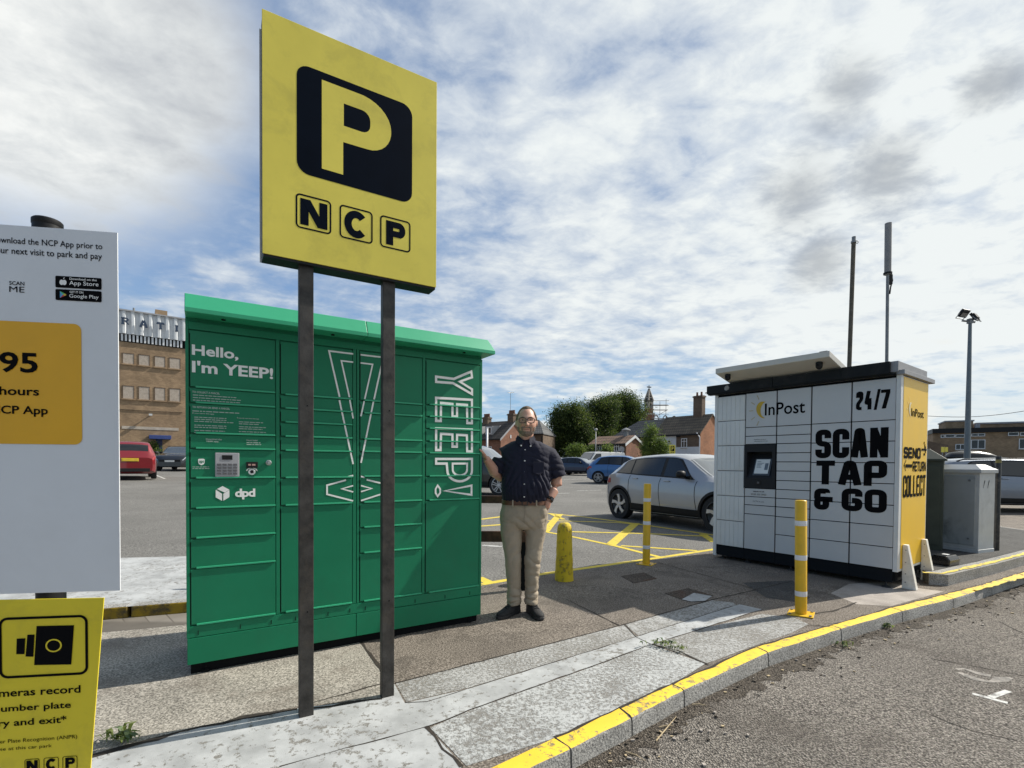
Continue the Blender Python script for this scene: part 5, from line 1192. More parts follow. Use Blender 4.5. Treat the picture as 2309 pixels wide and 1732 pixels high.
def make_car(name, label, m, L, Wd, Hh, prof, loc, head, style='five', group='cars parked in the car park', r=.33, wheels=(.17, .81), clear=.19, win=((.13, .30), (.315, .475), (.49, .665)), plate=None, rails=False, trim=True, roof=None, glass=None, cat='car', plate_rear=None, mirror=True, clad=0):
    """loc = world point under the middle of the car, head = heading angle (radians, front direction)"""
    e = empty(name, loc, head, label, cat, group)
    c = Car(L, Wd, Hh, wheels=wheels, r=r, clear=clear, **prof)
    base = bpy.data.objects.new('pivot', None)
    parts = []
    b = c.body('body', m, e); parts.append(b)
    gl = glass or m_glass
    for sd_ in (1, -1):
        n0_, n1_ = win[0][0] - .006, win[-1][1] + .006
        parts.append(c.patch('window_surround', n0_, n1_, 6, 6.95, m_trim, e, sd_, .003, 40, 4, fa=lambda u: 6.02, fb=lambda u: 6 + .95 * max(.03, min(1, min((u * (n1_ - n0_)) / ((win[0][1] - win[0][0]) * .5) + .1, (1 - u) * (n1_ - n0_) / ((win[-1][1] - win[-1][0]) * .58))))))
        for i, (a, d) in enumerate(win):
            # the frame rakes at both ends of the window line
            n_ = len(win)
            def fb(u, i=i): 
                hi = .90
                return 6 + hi * (min(1, u / .55 + .12) if i == 0 else (max(.03, min(1, (1 - u) / .62)) if i == n_ - 1 else 1)) 
            parts.append(c.patch('side_window', a, d, 6.08, 6.9, gl, e, sd_, .005, 12, 4, fa=lambda u: 6.08, fb=fb))
        parts.append(c.patch('sill_trim', wheels[0] + r / L * 1.15, wheels[1] - r / L * 1.15, 1.8, 2.9, m_trim, e, sd_, .006))
        for a, d in ((win[0][1] + .03, win[0][1] + .065), (win[1][1] + .03, win[1][1] + .065)):
            h_ = c.patch('door_handle', a, d, 5.35, 5.55, m, e, sd_, .022, 4, 2)
            h_.modifiers.new('solid', 'SOLIDIFY').thickness = .018; parts.append(h_)
        # door gaps as fine dark lines on the panel surface
        for t_ in (win[0][1] + .008, win[1][1] + .008, win[-1][1] + .02):
            mb = MB(); mb.grid(lambda u, v: c.pt(t_ + (u - .5) * .003 - .012 * math.sin(v * 3), 2.9 + 3.0 * v, sd_, .003), 1, 12); parts.append(mb.build('door_gap', m_trim, e))
        hd_ = c.patch('headlight', .905, .985, 5.1, 5.9, m_head, e, sd_, .006, 8, 3, fa=lambda u: 5.55 - .45 * u, fb=lambda u: 5.75 + .2 * u); parts.append(hd_)
        parts.append(c.patch('tail_light', .004, .075, 4.7, 5.8, m_tail, e, sd_, .006, 8, 3, fb=lambda u: 5.8 - .5 * u))
        if mirror:
            p0 = c.pt(win[-1][1] - .055, 6.15, sd_, .0); mb = MB(); mb.tube([p0, p0 + Vector((.02, sd_ * .07, .0))], .02, 8)
            mb.rings([[p0 + Vector((dx + .085 * math.cos(a) * k, sd_ * .14 + sd_ * .105 * math.sin(a) * k, .05 + dzz)) for a in [2 * math.pi * i / 14 for i in range(14)]] for k, dx, dzz in ((.55, 0, -.065), (.95, 0, -.045), (1, 0, .0), (.92, 0, .045), (.5, 0, .07))])
            parts.append(mb.build('wing_mirror', m_trim if trim else m, e, smooth=True, sharp=60))
        if rails:
            mb = MB(); mb.tube([c.pt(.14, 7.2, sd_, .0), c.pt(.17, 7.2, sd_, .05), c.pt(.5, 7.2, sd_, .05), c.pt(.56, 7.2, sd_, .0)], .018, 8); parts.append(mb.build('roof_rail', m_trim, e, smooth=True))
        if clad:
            for x in wheels:
                def fn(u, v, x=x):
                    a = R(-14 + 208 * u); rad = r * (1.10 + clad * v); px_, pz_ = x * L + rad * math.cos(a), r + rad * math.sin(a); t_ = px_ / L; c_ = c.sect(t_)
                    y_ = c_[2][0]
                    for (ya, za), (yb, zb) in zip(c_[1:6], c_[2:7]):
                        if za <= pz_ <= zb: y_ = ya + (yb - ya) * (pz_ - za) / max(1e-6, zb - za); break
                    return Vector((px_, sd_ * (y_ + .007), max(pz_, clear + .02)))
                mb = MB(); mb.grid(fn, 30, 2); parts.append(mb.build('wheel_arch_trim', m_trim, e, smooth=True))
        for x in wheels: parts.append(wheel(e, x * L, sd_ * (Wd / 2 * .985), r, sd_, style))
    parts.append(c.topglass('windscreen', .598, .735, m_glassl, e, .05)); tp = [k for k, v in prof['top']]
    parts.append(c.topglass('rear_window', .04, .125 if prof is not SUV and prof is not ESTATE else .085, gl, e, .10))
    # grille, bumper insets and plates
    zg = Hh * .40
    mb = MB(); mb.rings([[(L - .10 + x, y * Wd * .30, z) for y, z in ((-1, zg - .09), (1, zg - .09), (1.05, zg + .05), (-1.05, zg + .05))] for x in (0, .112)]); gr = mb.build('grille', m_trim, e, bevel=.01); parts.append(gr)
    mb = MB(); mb.rings([[(x, y * Wd * .36, z) for y, z in ((-1, c.clear + .10), (1, c.clear + .10), (1, c.clear + .25), (-1, c.clear + .25))] for x in (-.012, .12)]); parts.append(mb.build('rear_bumper_inset', m_trim, e, bevel=.01))
    mb = MB(); mb.box(L + .014, L + .022, -.26, .26, zg - .10, zg + .01); pf = mb.build('number_plate', m_platew, e); parts.append(pf)
    zr = Hh * .50
    mb = MB(); mb.box(-.026, -.012, -.26, .26, zr - .055, zr + .055); mb.box(-.013, .05, -.3, .3, zr - .07, zr + .07); pr = mb.build('number_plate', m_platey, e); parts.append(pr)
    for p in parts:
        p.location.x -= L / 2                        # pivot under the middle
    if plate_rear:
        mb = MB(); font_text(mb, plate_rear, -.22, .22, zr - .035, zr + .035, 0, .02); me_ = mb.build('plate_lettering', m_ink, pr); me_.rotation_euler = (0, 0, R(-90)); me_.location = (-.0275, 0, 0)
    bpy.data.objects.remove(base)
    return e
def gpt(u, v): p = G(u, v, -.012, gz); return p
def at_depth(u, y): x = (u - CX) / F * y; return Vector((x, y, gz(x, y) - .012))

# silver electric hatchback, part hidden by the white locker: rear and front wheels give its line
rw_, fw_ = G(1414, 1172, -.012, gz), G(1603, 1203, -.012, gz)
m_silver = paint('silver_paint', (.36, .365, .375), .4)
hd = (fw_ - rw_); hd.z = 0; ang = math.atan2(hd.y, hd.x)
Lm = 4.20; nrm = Vector((math.sin(ang), -math.cos(ang), 0))
# the visible flank is the driver's side: centre line lies half a width beyond it
cflank = (rw_ + fw_) / 2; ctr_ = cflank - nrm * (.89) if nrm.y < 0 else cflank + nrm * .89
EV = dict(top=[(0, .50), (.012, .62), (.03, .70), (.075, .785), (.13, .885), (.20, .955), (.30, .985), (.42, 1.0), (.52, .99), (.60, .93), (.735, .705), (.80, .675), (.93, .60), (.975, .52), (1, .38)],
          belt=[(0, .50), (.03, .66), (.12, .70), (.30, .675), (.70, .635), (.80, .615), (.95, .55), (1, .34)], edge=HATCH['edge'], wid=HATCH['wid'])
make_car('hatchback_car', 'silver hatchback with dark windows and star shaped wheels beside the white locker', m_silver, Lm, 1.78, 1.50, EV, (ctr_.x, ctr_.y, cflank.z), ang, 'star', r=.345, clad=.15, wheels=(.155, .795), win=((.125, .235), (.245, .455), (.475, .665)))
# blue hatchback
p = at_depth(1413, 27.5); make_car('hatchback_car', 'bright blue hatchback parked behind the silver hatchback', paint('bright_blue_paint', (.04, .14, .34), .3), 4.1, 1.78, 1.56, HATCH, p, R(-26), 'double', r=.33)
# dark blue hatchback seen from the front corner
p = at_depth(1307, 41); make_car('hatchback_car', 'dark blue hatchback parked nose right near the white van', paint('dark_blue_paint', (.012, .03, .075), .3), 3.98, 1.72, 1.48, HATCH, p, R(-32), 'five', r=.31)
p = at_depth(1262, 45); make_car('hatchback_car', 'black hatchback half hidden behind the dark blue hatchback', paint('black_paint_far', (.012, .012, .014), .2), 4.0, 1.74, 1.50, HATCH, p, R(-32), 'five', r=.31)
p = at_depth(1490, 36); make_car('hatchback_car', 'black hatchback whose roof shows between the blue and silver cars', paint('black_paint_roof', (.014, .014, .016), .2), 4.2, 1.78, 1.55, HATCH, p, R(-30), 'five', r=.32)
# red sport utility vehicle from behind and dark one from the front, left
p = at_depth(292, 23.4); make_car('parked_suv', 'dark red sport utility vehicle seen from behind, left of the green locker', paint('dark_red_paint', (.20, .004, .010), .2), 4.55, 1.94, 1.72, SUV, p, R(128), 'five', r=.37, clear=.24, rails=False, clad=.14)
p = at_depth(409, 33.5); make_car('parked_suv', 'black sport utility vehicle facing the camera beside the dark red one', paint('black_paint', (.010, .012, .016), .25), 4.62, 1.90, 1.65, SUV, p, R(-72), 'five', r=.37, clear=.22, rails=True)
# tall black vehicle behind the man
p = at_depth(1068, 19.2); make_car('parked_suv', 'tall black sport utility vehicle behind the man and the rusty rail', paint('deep_black_paint', (.008, .008, .009), .15), 4.7, 1.92, 1.88, SUV, p, R(-22), 'double', r=.38, clear=.26)
# silver estate at the right edge and a dark car with a roof box behind it
p = at_depth(2275, 13.9); m_estate = paint('pale_blue_silver_paint', (.17, .20, .25), .55)
make_car('estate_car', 'pale silver estate car with black roof rails beside the slim black post', m_estate, 4.75, 1.82, 1.47, ESTATE, p, R(-9), 'five', r=.33, rails=True, clear=.20)
p = at_depth(2185, 24); ec = make_car('estate_car', 'dark estate car carrying a black roof box beyond the silver estate', paint('charcoal_paint', (.03, .032, .035), .3), 4.6, 1.8, 1.5, ESTATE, p, R(-14), 'five', r=.33)
mb = MB(); rs = []
for t, wdt, hh in ((-.95, .2, .06), (-.8, .36, .22), (-.3, .40, .31), (.3, .40, .30), (.75, .34, .2), (1.1, .12, .05)): rs.append([(t, wdt * math.cos(a), 1.56 + hh * max(-.25, math.sin(a))) for a in [2 * math.pi * i / 18 for i in range(18)]])
mb.rings(rs); rbx = mb.build('roof_box', pm('roof_box_black', (.016, .016, .017), .3), None, smooth=True, sharp=50, label='black roof box carried on the dark estate car', cat='roof box'); rbx.location = ec.location; rbx.rotation_euler = ec.rotation_euler
p = at_depth(2120, 27); make_car('hatchback_car', 'white hatchback whose roof shows behind the green cabinet', paint('white_paint', (.62, .62, .62), .0), 4.2, 1.78, 1.50, HATCH, p, R(-14), 'five', r=.32)
p = at_depth(2330, 26); make_car('hatchback_car', 'white hatchback at the right edge beyond the silver estate', paint('white_paint_right', (.60, .61, .62), .0), 4.2, 1.78, 1.53, HATCH, p, R(-20), 'five', r=.32)
# white van
def make_van(loc, head, label):
    e = empty('delivery_van', loc, head, label, 'van', 'cars parked in the car park'); mw = MATS['white_paint']
    prof = [(-2.4, .35), (-2.4, 1.0), (-2.32, 1.85), (-2.2, 1.95), (.9, 1.97), (1.2, 1.9), (1.75, 1.25), (2.35, 1.05), (2.45, .75), (2.42, .35)]
    mb = MB(); mb.rings([[(x, y * (1 - .10 * max(0, z - 1.0)), z) for x, z in prof] for y in (-.92, .92)]); mb.build('body', mw, e, bevel=.05, seg=3)
    mb = MB(); mb.add([(1.24, -.72, 1.88), (1.24, .72, 1.88), (1.80, .80, 1.26), (1.80, -.80, 1.26)], [(0, 1, 2, 3)]); mb.v = [(x + .02, y, z + .015) for x, y, z in mb.v]; mb.build('windscreen', m_glassl, e)
    for s_ in (1, -1):
        mb = MB(); f = lambda x, z: (x, s_ * (.92 * (1 - .10 * max(0, z - 1.0)) + .006), z); mb.add([f(.55, 1.25), f(.55, 1.8), f(1.12, 1.78), f(1.62, 1.25)], [(0, 1, 2, 3)]); mb.build('side_window', m_glass, e)
        for x in (-1.5, 1.55): wheel(e, x, s_ * .93, .33, s_, 'five')
        mb = MB(); mb.box(-2.43, -2.39, s_ * .78 - .07, s_ * .78 + .07, .95, 1.4); mb.build('tail_light', m_tail, e)
    mb = MB()
    for x in (-1.8, -.6, .5): mb.tube([(x, -.8, 2.02), (x, .8, 2.02)], .02, 6); mb.box(x - .03, x + .03, -.82, -.76, 1.94, 2.06); mb.box(x - .03, x + .03, .76, .82, 1.94, 2.06)
    mb.build('roof_bars', m_trim, e); return e
make_van(at_depth(1352, 46), R(-150), 'white panel van parked behind the dark blue hatchback')
# ------------------------------------------------------------------ the man
FT = G(1179, 1384)
m_skin = bpy.data.materials.new('skin'); m_skin.use_nodes = True; T = NT(m_skin.node_tree)
o_ = T.n('ShaderNodeOutputMaterial'); b_ = T.n('ShaderNodeBsdfPrincipled'); T.link(b_.outputs[0], o_.inputs[0]); v_ = T.n('ShaderNodeTexCoord').outputs['Object']
c_ = T.mix(T.ramp(T.noise(v_, 9, 5, .6), [(.35, 0.0), (.65, 1.0)]), (.50, .265, .185), (.60, .36, .27)); c_ = T.mix(T.math('MULTIPLY', T.ramp(T.noise(v_, 160, 3, .6), [(.45, 0.0), (.7, 1.0)]), .25), c_, (.33, .14, .09))
T.link(c_, b_.inputs['Base Color']); b_.inputs['Roughness'].default_value = .48; b_.inputs['Subsurface Weight'].default_value = .12; b_.inputs['Subsurface Radius'].default_value = (.01, .004, .002)
bp = T.n('ShaderNodeBump'); bp.inputs['Strength'].default_value = .12; T.link(T.noise(v_, 300, 3, .6), bp.inputs['Height']); T.link(bp.outputs[0], b_.inputs['Normal'])
m_shirt = pm('navy_cotton', (.010, .011, .026), .78, var=.12, scale=30, bump=.15, bscale=700, spec=.3)
m_chino = pm('beige_chino_cotton', (.34, .285, .215), .85, var=.07, scale=14, bump=.12, bscale=600, spec=.25)
m_leather = pm('brown_leather_belt', (.10, .040, .018), .5, var=.25, scale=40)
m_shoe = pm('black_mesh_shoe', (.014, .014, .015), .75, var=.25, scale=60, bump=.4, bscale=350)
m_sole = pm('shoe_sole', (.022, .022, .023), .6); m_hair = pm('greying_brown_hair', (.17, .125, .085), .8, var=.45, scale=120, bump=.6, bscale=220)
m_beard = pm('grey_stubble', (.22, .165, .13), .85, var=.3, scale=160, bump=.4, bscale=400); m_frame = pm('dark_spectacle_frame', (.018, .012, .010), .3, var=.2)
m_lip = pm('lips', (.30, .115, .085), .5, var=.1); m_eye = pm('eye_white', (.5, .46, .42), .3); m_iris = pm('dark_iris', (.03, .025, .02), .15)
m_button = pm('pale_button', (.72, .72, .70), .35)

def fuse(mb, name, m, parent, voxel, smooth_it=6, disp=None):
    o = mb.build(name, m, parent, smooth=True)
    r = o.modifiers.new('remesh', 'REMESH'); r.mode = 'VOXEL'; r.voxel_size = voxel; r.use_smooth_shade = True
    if smooth_it: s = o.modifiers.new('smooth', 'SMOOTH'); s.iterations = smooth_it; s.factor = .5
    me = bpy.data.meshes.new_from_object(o.evaluated_get(bpy.context.evaluated_depsgraph_get())); o.modifiers.clear(); me.materials.clear(); me.materials.append(m); o.data = me
    if disp:
        for v, n in [(v, v.normal.copy()) for v in me.vertices]: v.co += n * disp(v.co.copy(), n)
    for p in me.polygons: p.use_smooth = True
    return o
def ell(cx, cy, z, rx, ry, n=28, e=2.3, tilt=0.0):
    out = []
    for k in range(n):
        a = 2 * math.pi * k / n; c, s = math.cos(a), math.sin(a)
        out.append((cx + rx * math.copysign(abs(c) ** (2 / e), c), cy + ry * math.copysign(abs(s) ** (2 / e), s), z + tilt * c))
    return out
def ball(mb, c, r, n=14):
    rs = []
    for j in range(1, n): t = math.pi * j / n; rs.append([(c[0] + r[0] * math.sin(t) * math.cos(a), c[1] + r[1] * math.sin(t) * math.sin(a), c[2] - r[2] * math.cos(t)) for a in [2 * math.pi * i / (2 * n) for i in range(2 * n)]])
    mb.rings(rs)
HC = Vector((.018, -.035, 1.668))                      # middle of the head
g2 = lambda x, c, s: math.exp(-((x - c) / s) ** 2)
def head_pt(d, off=0.0):
    x, y, z = d
    p = Vector((x * .0850, y * (.094 if y < 0 else .102), z * (.126 if z > 0 else .134))); 
    if z < 0: k = (-z) ** 1.6; p.x *= 1 - .10 * k; p.y = p.y * (1 - .08 * k) - .006 * k
    else: p.x *= 1 - .05 * z
    if y < 0:
        f = min(1, -y * 1.6); X_, Z_ = p.x, p.z; dy = 0.0
        dy -= .026 * g2(X_, 0, .0115) * max(0, min(1, (.030 - Z_) / .062)) * (1 if Z_ > -.036 else g2(Z_, -.036, .009))
        dy -= .008 * g2(abs(X_), .014, .008) * g2(Z_, -.033, .010)
        dy -= .006 * g2(Z_, .032, .013) * g2(X_, 0, .05)
        dy += .012 * g2(abs(X_), .033, .017) * g2(Z_, .010, .014)
        dy -= .007 * g2(abs(X_), .044, .02) * g2(Z_, -.032, .022)
        dy += .004 * g2(abs(X_) - (-.030 - Z_) * .5, .030, .006) * g2(Z_, -.052, .02)
        dy -= .006 * g2(Z_, -.060, .007) * g2(X_, 0, .022); dy -= .006 * g2(Z_, -.077, .008) * g2(X_, 0, .020); dy += .006 * g2(Z_, -.0685, .0035) * g2(X_, 0, .026)
        dy -= .010 * g2(Z_, -.108, .020) * g2(X_, 0, .028)
        p.y += dy * f
    return HC + p + Vector(d).normalized() * off
def sph(i, j, n, m_): t = math.pi * j / m_; a = 2 * math.pi * i / n; return (math.sin(t) * math.cos(a), math.sin(t) * math.sin(a), math.cos(t))
mb = MB(); rs = []
for j in range(1, 72): rs.append([head_pt(sph(i, j, 96, 72)) for i in range(96)])
mb.rings(rs)
for s_ in (-1, 1):                                    # ears
    ball(mb, HC + Vector((s_ * .087, .014, -.006)), (.011, .020, .033), 8)
mb.tube([HC + Vector((0, .012, -.09)), (.012, .0, 1.52), (.012, .012, 1.44)], [.062, .064, .075], 24)
mb.rings([ell(.02, .01, 1.47, .09, .07), ell(.02, .01, 1.42, .19, .10), ell(.02, .0, 1.2, .17, .12), ell(.01, 0, 1.0, .16, .115), ell(.0, 0, .86, .17, .12)])
for x0, x1, x2 in ((-.095, -.09, -.078), (.095, .078, .075)): mb.tube([(x0, 0, .88), (x0, 0, .78), (x1, -.01, .48), (x2, .01, .10)], [.08, .085, .05, .04], 16)
LE, LW = Vector((-.222, .015, 1.185)), Vector((-.322, -.135, 1.352))
RE, RW_ = Vector((.287, .045, 1.125)), Vector((.205, -.048, .985))
mb.tube([(-.13, .01, 1.39), LE + Vector((.012, 0, .1)), LE, LE.lerp(LW, .3), LE.lerp(LW, .85), LW], [.045, .050, .049, .049, .035, .030], 18)
mb.tube([(.165, .01, 1.39), RE + Vector((-.005, 0, .12)), RE, RE.lerp(RW_, .35), RE.lerp(RW_, .9), RW_, RW_ + Vector((-.016, .0, -.05))], [.045, .052, .050, .047, .035, .033, .035], 18)
# hand laid along the side of the locker: palm, four unequal fingers bent at the knuckles, thumb off the side of the palm
def hand(mb, w, d, side, up, palm=.088):
    """w wrist, d along the hand, side towards the thumb, up back of the hand"""
    d, side, up = d.normalized(), side.normalized(), up.normalized(); k0 = w + d * palm
    mb.rings([[w + d * palm * t + side * sx_ * wd_ * math.cos(a) + up * .0145 * math.sin(a) for a in [2 * math.pi * i / 16 for i in range(16)] for sx_ in (1,)] for t, wd_ in ((-.1, .028), (.25, .034), (.7, .041), (1.0, .041), (1.08, .034))])
    for i, (o_, ln, r_) in enumerate(((.030, .072, .0090), (.0105, .080, .0092), (-.0095, .074, .0088), (-.029, .058, .0080))):
        b = k0 + side * o_ - d * .012; f1 = b + d * ln * .45 - up * .004 + side * o_ * .15; f2 = f1 + d * ln * .33 - up * .012; f3 = f2 + d * ln * .26 - up * .015
        mb.tube([b, f1, f2, f3, f3 + (f3 - f2) * .12], [r_ * 1.08, r_, r_ * .92, r_ * .82, r_ * .4], 10)
    tb = w + d * palm * .30 + side * .026; mb.tube([tb, tb + d * .030 + side * .024 - up * .006, tb + d * .058 + side * .030 - up * .012, tb + d * .074 + side * .028 - up * .014], [.0135, .0115, .0098, .006], 10)
hand(mb, LW, Vector((-.075, -.045, .105)), Vector((.25, -.9, .1)), Vector((.85, .25, .55)))
hand(mb, RW_ + Vector((-.008, .0, -.02)), Vector((-.36, .06, -1)), Vector((-.85, -.45, .2)), Vector((.45, -.9, .1)))
man = fuse(mb, 'person', m_skin, None, .0042, 2)
man.location = FT; tag(man, 'man in a short sleeved navy shirt and beige trousers, one hand on the green locker', 'person')
def shell(name, m, mask, off, amp=.002, fq=90, n=120, mm=90):
    keep = {}; mb = MB(); f = []
    def vid(i, j):
        i %= n
        if (i, j) not in keep:
            d = sph(i, j, n, mm); keep[(i, j)] = len(mb.v); w = mask(head_pt(d) - HC, d); mb.v.append(tuple(head_pt(d, off * min(1, w) - .003 * (w < .15) + amp * mnoise.noise(Vector(d) * fq * .3))))
        return keep[(i, j)]
    for j in range(1, mm - 1):
        for i in range(n):
            q = [(i, j), (i, j + 1), (i + 1, j + 1), (i + 1, j)]
            if max(mask(head_pt(sph(a, b, n, mm)) - HC, sph(a, b, n, mm)) for a, b in q) > .05: f.append(tuple(vid(*x) for x in q))
    mb.f = f; mb.m = [0] * len(f); return mb.build(name, m, man, smooth=True)
def hairmask(p, d):
    line = .104 - .5 * max(0, -.02 - p.y) * 0 if p.y < -.03 else (.104 - (p.y + .03) * 1.9 if p.y < .03 else -.045)
    if -.035 < p.y < .03 and abs(p.x) > .060: line = min(line, .030 - (p.y + .035) * .9)
    return max(0, min(1, (p.z - line) / .014))
shell('hair', m_hair, hairmask, .009, .005, 150)
def beardmask(p, d):
    if p.y > .012: return 0
    jaw = (-.082 - p.z + .3 * max(0, abs(p.x) - .028)) / .016 if abs(p.x) < .06 else (-.040 - p.z) / .03
    w = max(0, min(1, jaw)); mo = g2(p.z, -.055, .007) * g2(abs(p.x), .018, .024) * 1.0 + g2(abs(p.x), .036, .007) * g2(p.z, -.072, .022) if p.y < -.06 else 0
    lips = g2(p.z, -.068, .011) * g2(p.x, 0, .024) * 1.6 if p.y < -.06 else 0
    return max(0, max(w, mo) - lips)
shell('beard', m_beard, beardmask, .0045, .002, 160)
for s_ in (-1, 1):
    mb = MB(); ball(mb, head_pt((s_ * .40, -.91, .08)) + Vector((0, .006, 0)), (.0120, .011, .0052), 8); ey = mb.build('eye', m_eye, man, smooth=True)
    mb = MB(); ball(mb, head_pt((s_ * .40, -.91, .08)) + Vector((0, -.0015, 0)), (.0058, .0045, .0048), 8); mb.build('iris', m_iris, ey, smooth=True)
    mb = MB(); mb.tube([head_pt((s_ * a, -math.sqrt(1 - a * a - zz * zz), zz), .001) for a, zz in ((.20, .225), (.40, .275), (.62, .235))], [.003, .0042, .0025], 8); mb.build('eyebrow', m_hair, man, smooth=True)
mb = MB(); mb.tube([head_pt((a, -math.sqrt(1 - a * a - zz * zz), zz), .001) for a, zz in ((-.36, -.485), (-.2, -.515), (0, -.525), (.2, -.515), (.36, -.485))], [.001, .003, .0036, .003, .001], 8); mb.build('lips', m_lip, man, smooth=True)
# spectacles
gy = HC.y - .112; gz_ = HC.z + .006
mb = MB(); lens = MB()
for s_ in (-1, 1):
    cx = HC.x + s_ * .0355; pts = [(cx + .0285 * math.copysign(abs(math.cos(a)) ** .6, math.cos(a)), gy + .010 * (abs(cx + .0285 * math.cos(a) - HC.x) / .065) ** 2, gz_ - .001 + (.0205 if math.sin(a) > 0 else .0215) * math.copysign(abs(math.sin(a)) ** .65, math.sin(a))) for a in [2 * math.pi * i / 28 for i in range(28)]]
    for a, b in zip(pts, pts[1:] + pts[:1]): mb.tube([a, b], .0031, 6)
    mb.tube([(HC.x + s_ * .063, gy + .010, gz_ + .012), (HC.x + s_ * .079, gy + .03, gz_ + .010), (HC.x + s_ * .083, HC.y + .005, gz_ + .008)], .0026, 6)
mb.tube([(HC.x - .007, gy, gz_ + .006), (HC.x, gy - .002, gz_ + .009), (HC.x + .007, gy, gz_ + .006)], .0024, 6)
mb.build('spectacles', m_frame, man)
# shirt: torso and sleeves fused, then creased
def creases(amp, specs):
    def f(p, n):
        d = .0035 * mnoise.fractal(Vector((p.x * 7, p.y * 7, p.z * 3.2)), 1.0, 2.0, 4) + .0016 * mnoise.fractal(Vector((p.x * 16 + p.z * 9, p.y * 16, p.z * 24 - p.x * 12)), .8, 2.0, 3)
        for (cx, cz, ax, wv, rad, am) in specs:
            q = Vector((p.x - cx, p.z - cz)); u = q.x * math.cos(ax) + q.y * math.sin(ax); fall = math.exp(-(q.length / rad) ** 2)
            d += am * fall * (abs(math.sin(u * wv + 2.2 * mnoise.noise(p * 6))) ** .7 - .5)
        return d * amp
    return f
mb = MB()
mb.rings([ell(.012, .012, 1.535, .066, .064), ell(.012, .012, 1.51, .082, .076), ell(.015, .012, 1.495, .130, .090), ell(.02, .012, 1.472, .180, .100), ell(.022, .010, 1.445, .212, .112), ell(.022, .006, 1.40, .226, .125), ell(.022, .0, 1.33, .212, .138), ell(.02, -.012, 1.22, .208, .150), ell(.018, -.024, 1.12, .212, .165), ell(.012, -.022, 1.05, .205, .162), ell(.008, -.012, .995, .190, .142), ell(.006, -.006, .965, .182, .132)])
mb.tube([(-.06, .012, 1.425), (-.120, .012, 1.412), (-.165, .012, 1.385), (-.195, .012, 1.335), (-.212, .010, 1.28), (-.222, .008, 1.225)], [.05, .072, .079, .079, .077, .075], 22); mb.tube([(.10, .012, 1.42), (.165, .012, 1.408), (.215, .015, 1.380), (.250, .018, 1.325), (.275, .024, 1.26), (.292, .03, 1.195)], [.05, .073, .081, .082, .080, .079], 22)
sh_ = fuse(mb, 'shirt', m_shirt, man, .0060, 4, creases(1.35, [(.14, 1.13, R(25), 75, .12, .014), (.10, 1.30, R(70), 60, .09, .008), (-.12, 1.20, R(-30), 60, .10, .010), (.27, 1.25, R(80), 60, .08, .010), (-.21, 1.31, R(60), 60, .08, .010), (.0, 1.01, R(8), 95, .15, .008), (.05, 1.43, R(50), 45, .10, .006)]))
mb = MB()
for s_ in (-1, 1):                                    # collar leaves
    mb.prism([(.012 + s_ * .064, -.030, 1.548), (.012 + s_ * .030, -.072, 1.522), (.016 + s_ * .020, -.086, 1.498), (.016 + s_ * .036, -.106, 1.452), (.014 + s_ * .074, -.086, 1.482), (.012 + s_ * .083, -.035, 1.515)], (s_ * .002, -.004, .002))
    mb.prism([(.012 + s_ * .064, -.030, 1.548), (.012 + s_ * .083, -.035, 1.515), (.012 + s_ * .086, .03, 1.52), (.012 + s_ * .066, .045, 1.556)], (s_ * .003, 0, .003))
mb.rings([[(.012 + r_ * math.cos(a), .012 + (r_ - .004) * math.sin(a), z + .016 * math.sin(a)) for a in [R(-25 + 230 * i / 20) for i in range(21)]] for r_, z in ((.070, 1.515), (.069, 1.545), (.076, 1.547), (.084, 1.51))], caps=False, closed=False)
mb.build('collar', m_shirt, sh_, smooth=False, bevel=.002)
mb = MB(); mb.prism([(.070, -.158, 1.325), (.165, -.130, 1.325), (.165, -.139, 1.235), (.118, -.160, 1.218), (.070, -.168, 1.235)], (0, -.006, 0)); mb.build('breast_pocket', m_shirt, sh_, bevel=.002)
surf = {}
def shirt_front(x, z):
    best = 0
    for v in sh_.data.vertices:
        if abs(v.co.x - x) < .008 and abs(v.co.z - z) < .008 and v.co.y < best: best = v.co.y
    return best
for x, z in ((-.028, 1.462), (.052, 1.458), (.006, 1.425), (.003, 1.333), (.002, 1.236), (.0, 1.137), (.0, 1.035)):
    y = shirt_front(x, z) if z < 1.45 else -.112; mb = MB(); mb.lathe([(0, -.003), (.0062, -.0028), (.0068, -.001), (.0066, .003)], (x, y - .001, z), 14, axis='y'); mb.build('button', m_button, sh_, smooth=True, sharp=40)
mb = MB(); mb.grid(lambda u, v: (-.016 + .034 * u, shirt_front(.001, .99 + .44 * v) - .0025 - .0015 * (0 < u < 1), .99 + .44 * v), 3, 24); mb.build('placket', m_shirt, sh_, smooth=True)
# trousers
mb = MB(); ball(mb, (.155, -.040, .90), (.052, .080, .075), 10)
mb.rings([ell(.005, -.002, .985, .186, .136), ell(.005, .0, .93, .198, .140), ell(.003, .004, .88, .208, .146), ell(.002, .006, .82, .206, .142), ell(.0, .006, .775, .196, .125), ell(0, .006, .75, .18, .10)])
mb.rings([ell(-.103, .006, .80, .097, .112), ell(-.103, .004, .70, .090, .102), ell(-.098, -.004, .58, .078, .090), ell(-.091, -.012, .48, .070, .084), ell(-.085, .0, .34, .064, .076), ell(-.079, .012, .22, .059, .070), ell(-.077, .012, .12, .060, .074), ell(-.077, .010, .085, .061, .078)])
mb.rings([ell(.106, .006, .80, .096, .112), ell(.105, .004, .70, .087, .102), ell(.094, -.004, .58, .075, .090), ell(.079, -.012, .48, .067, .084), ell(.076, .0, .34, .062, .076), ell(.074, .012, .22, .057, .070), ell(.073, .012, .12, .058, .074), ell(.073, .010, .087, .059, .078)])
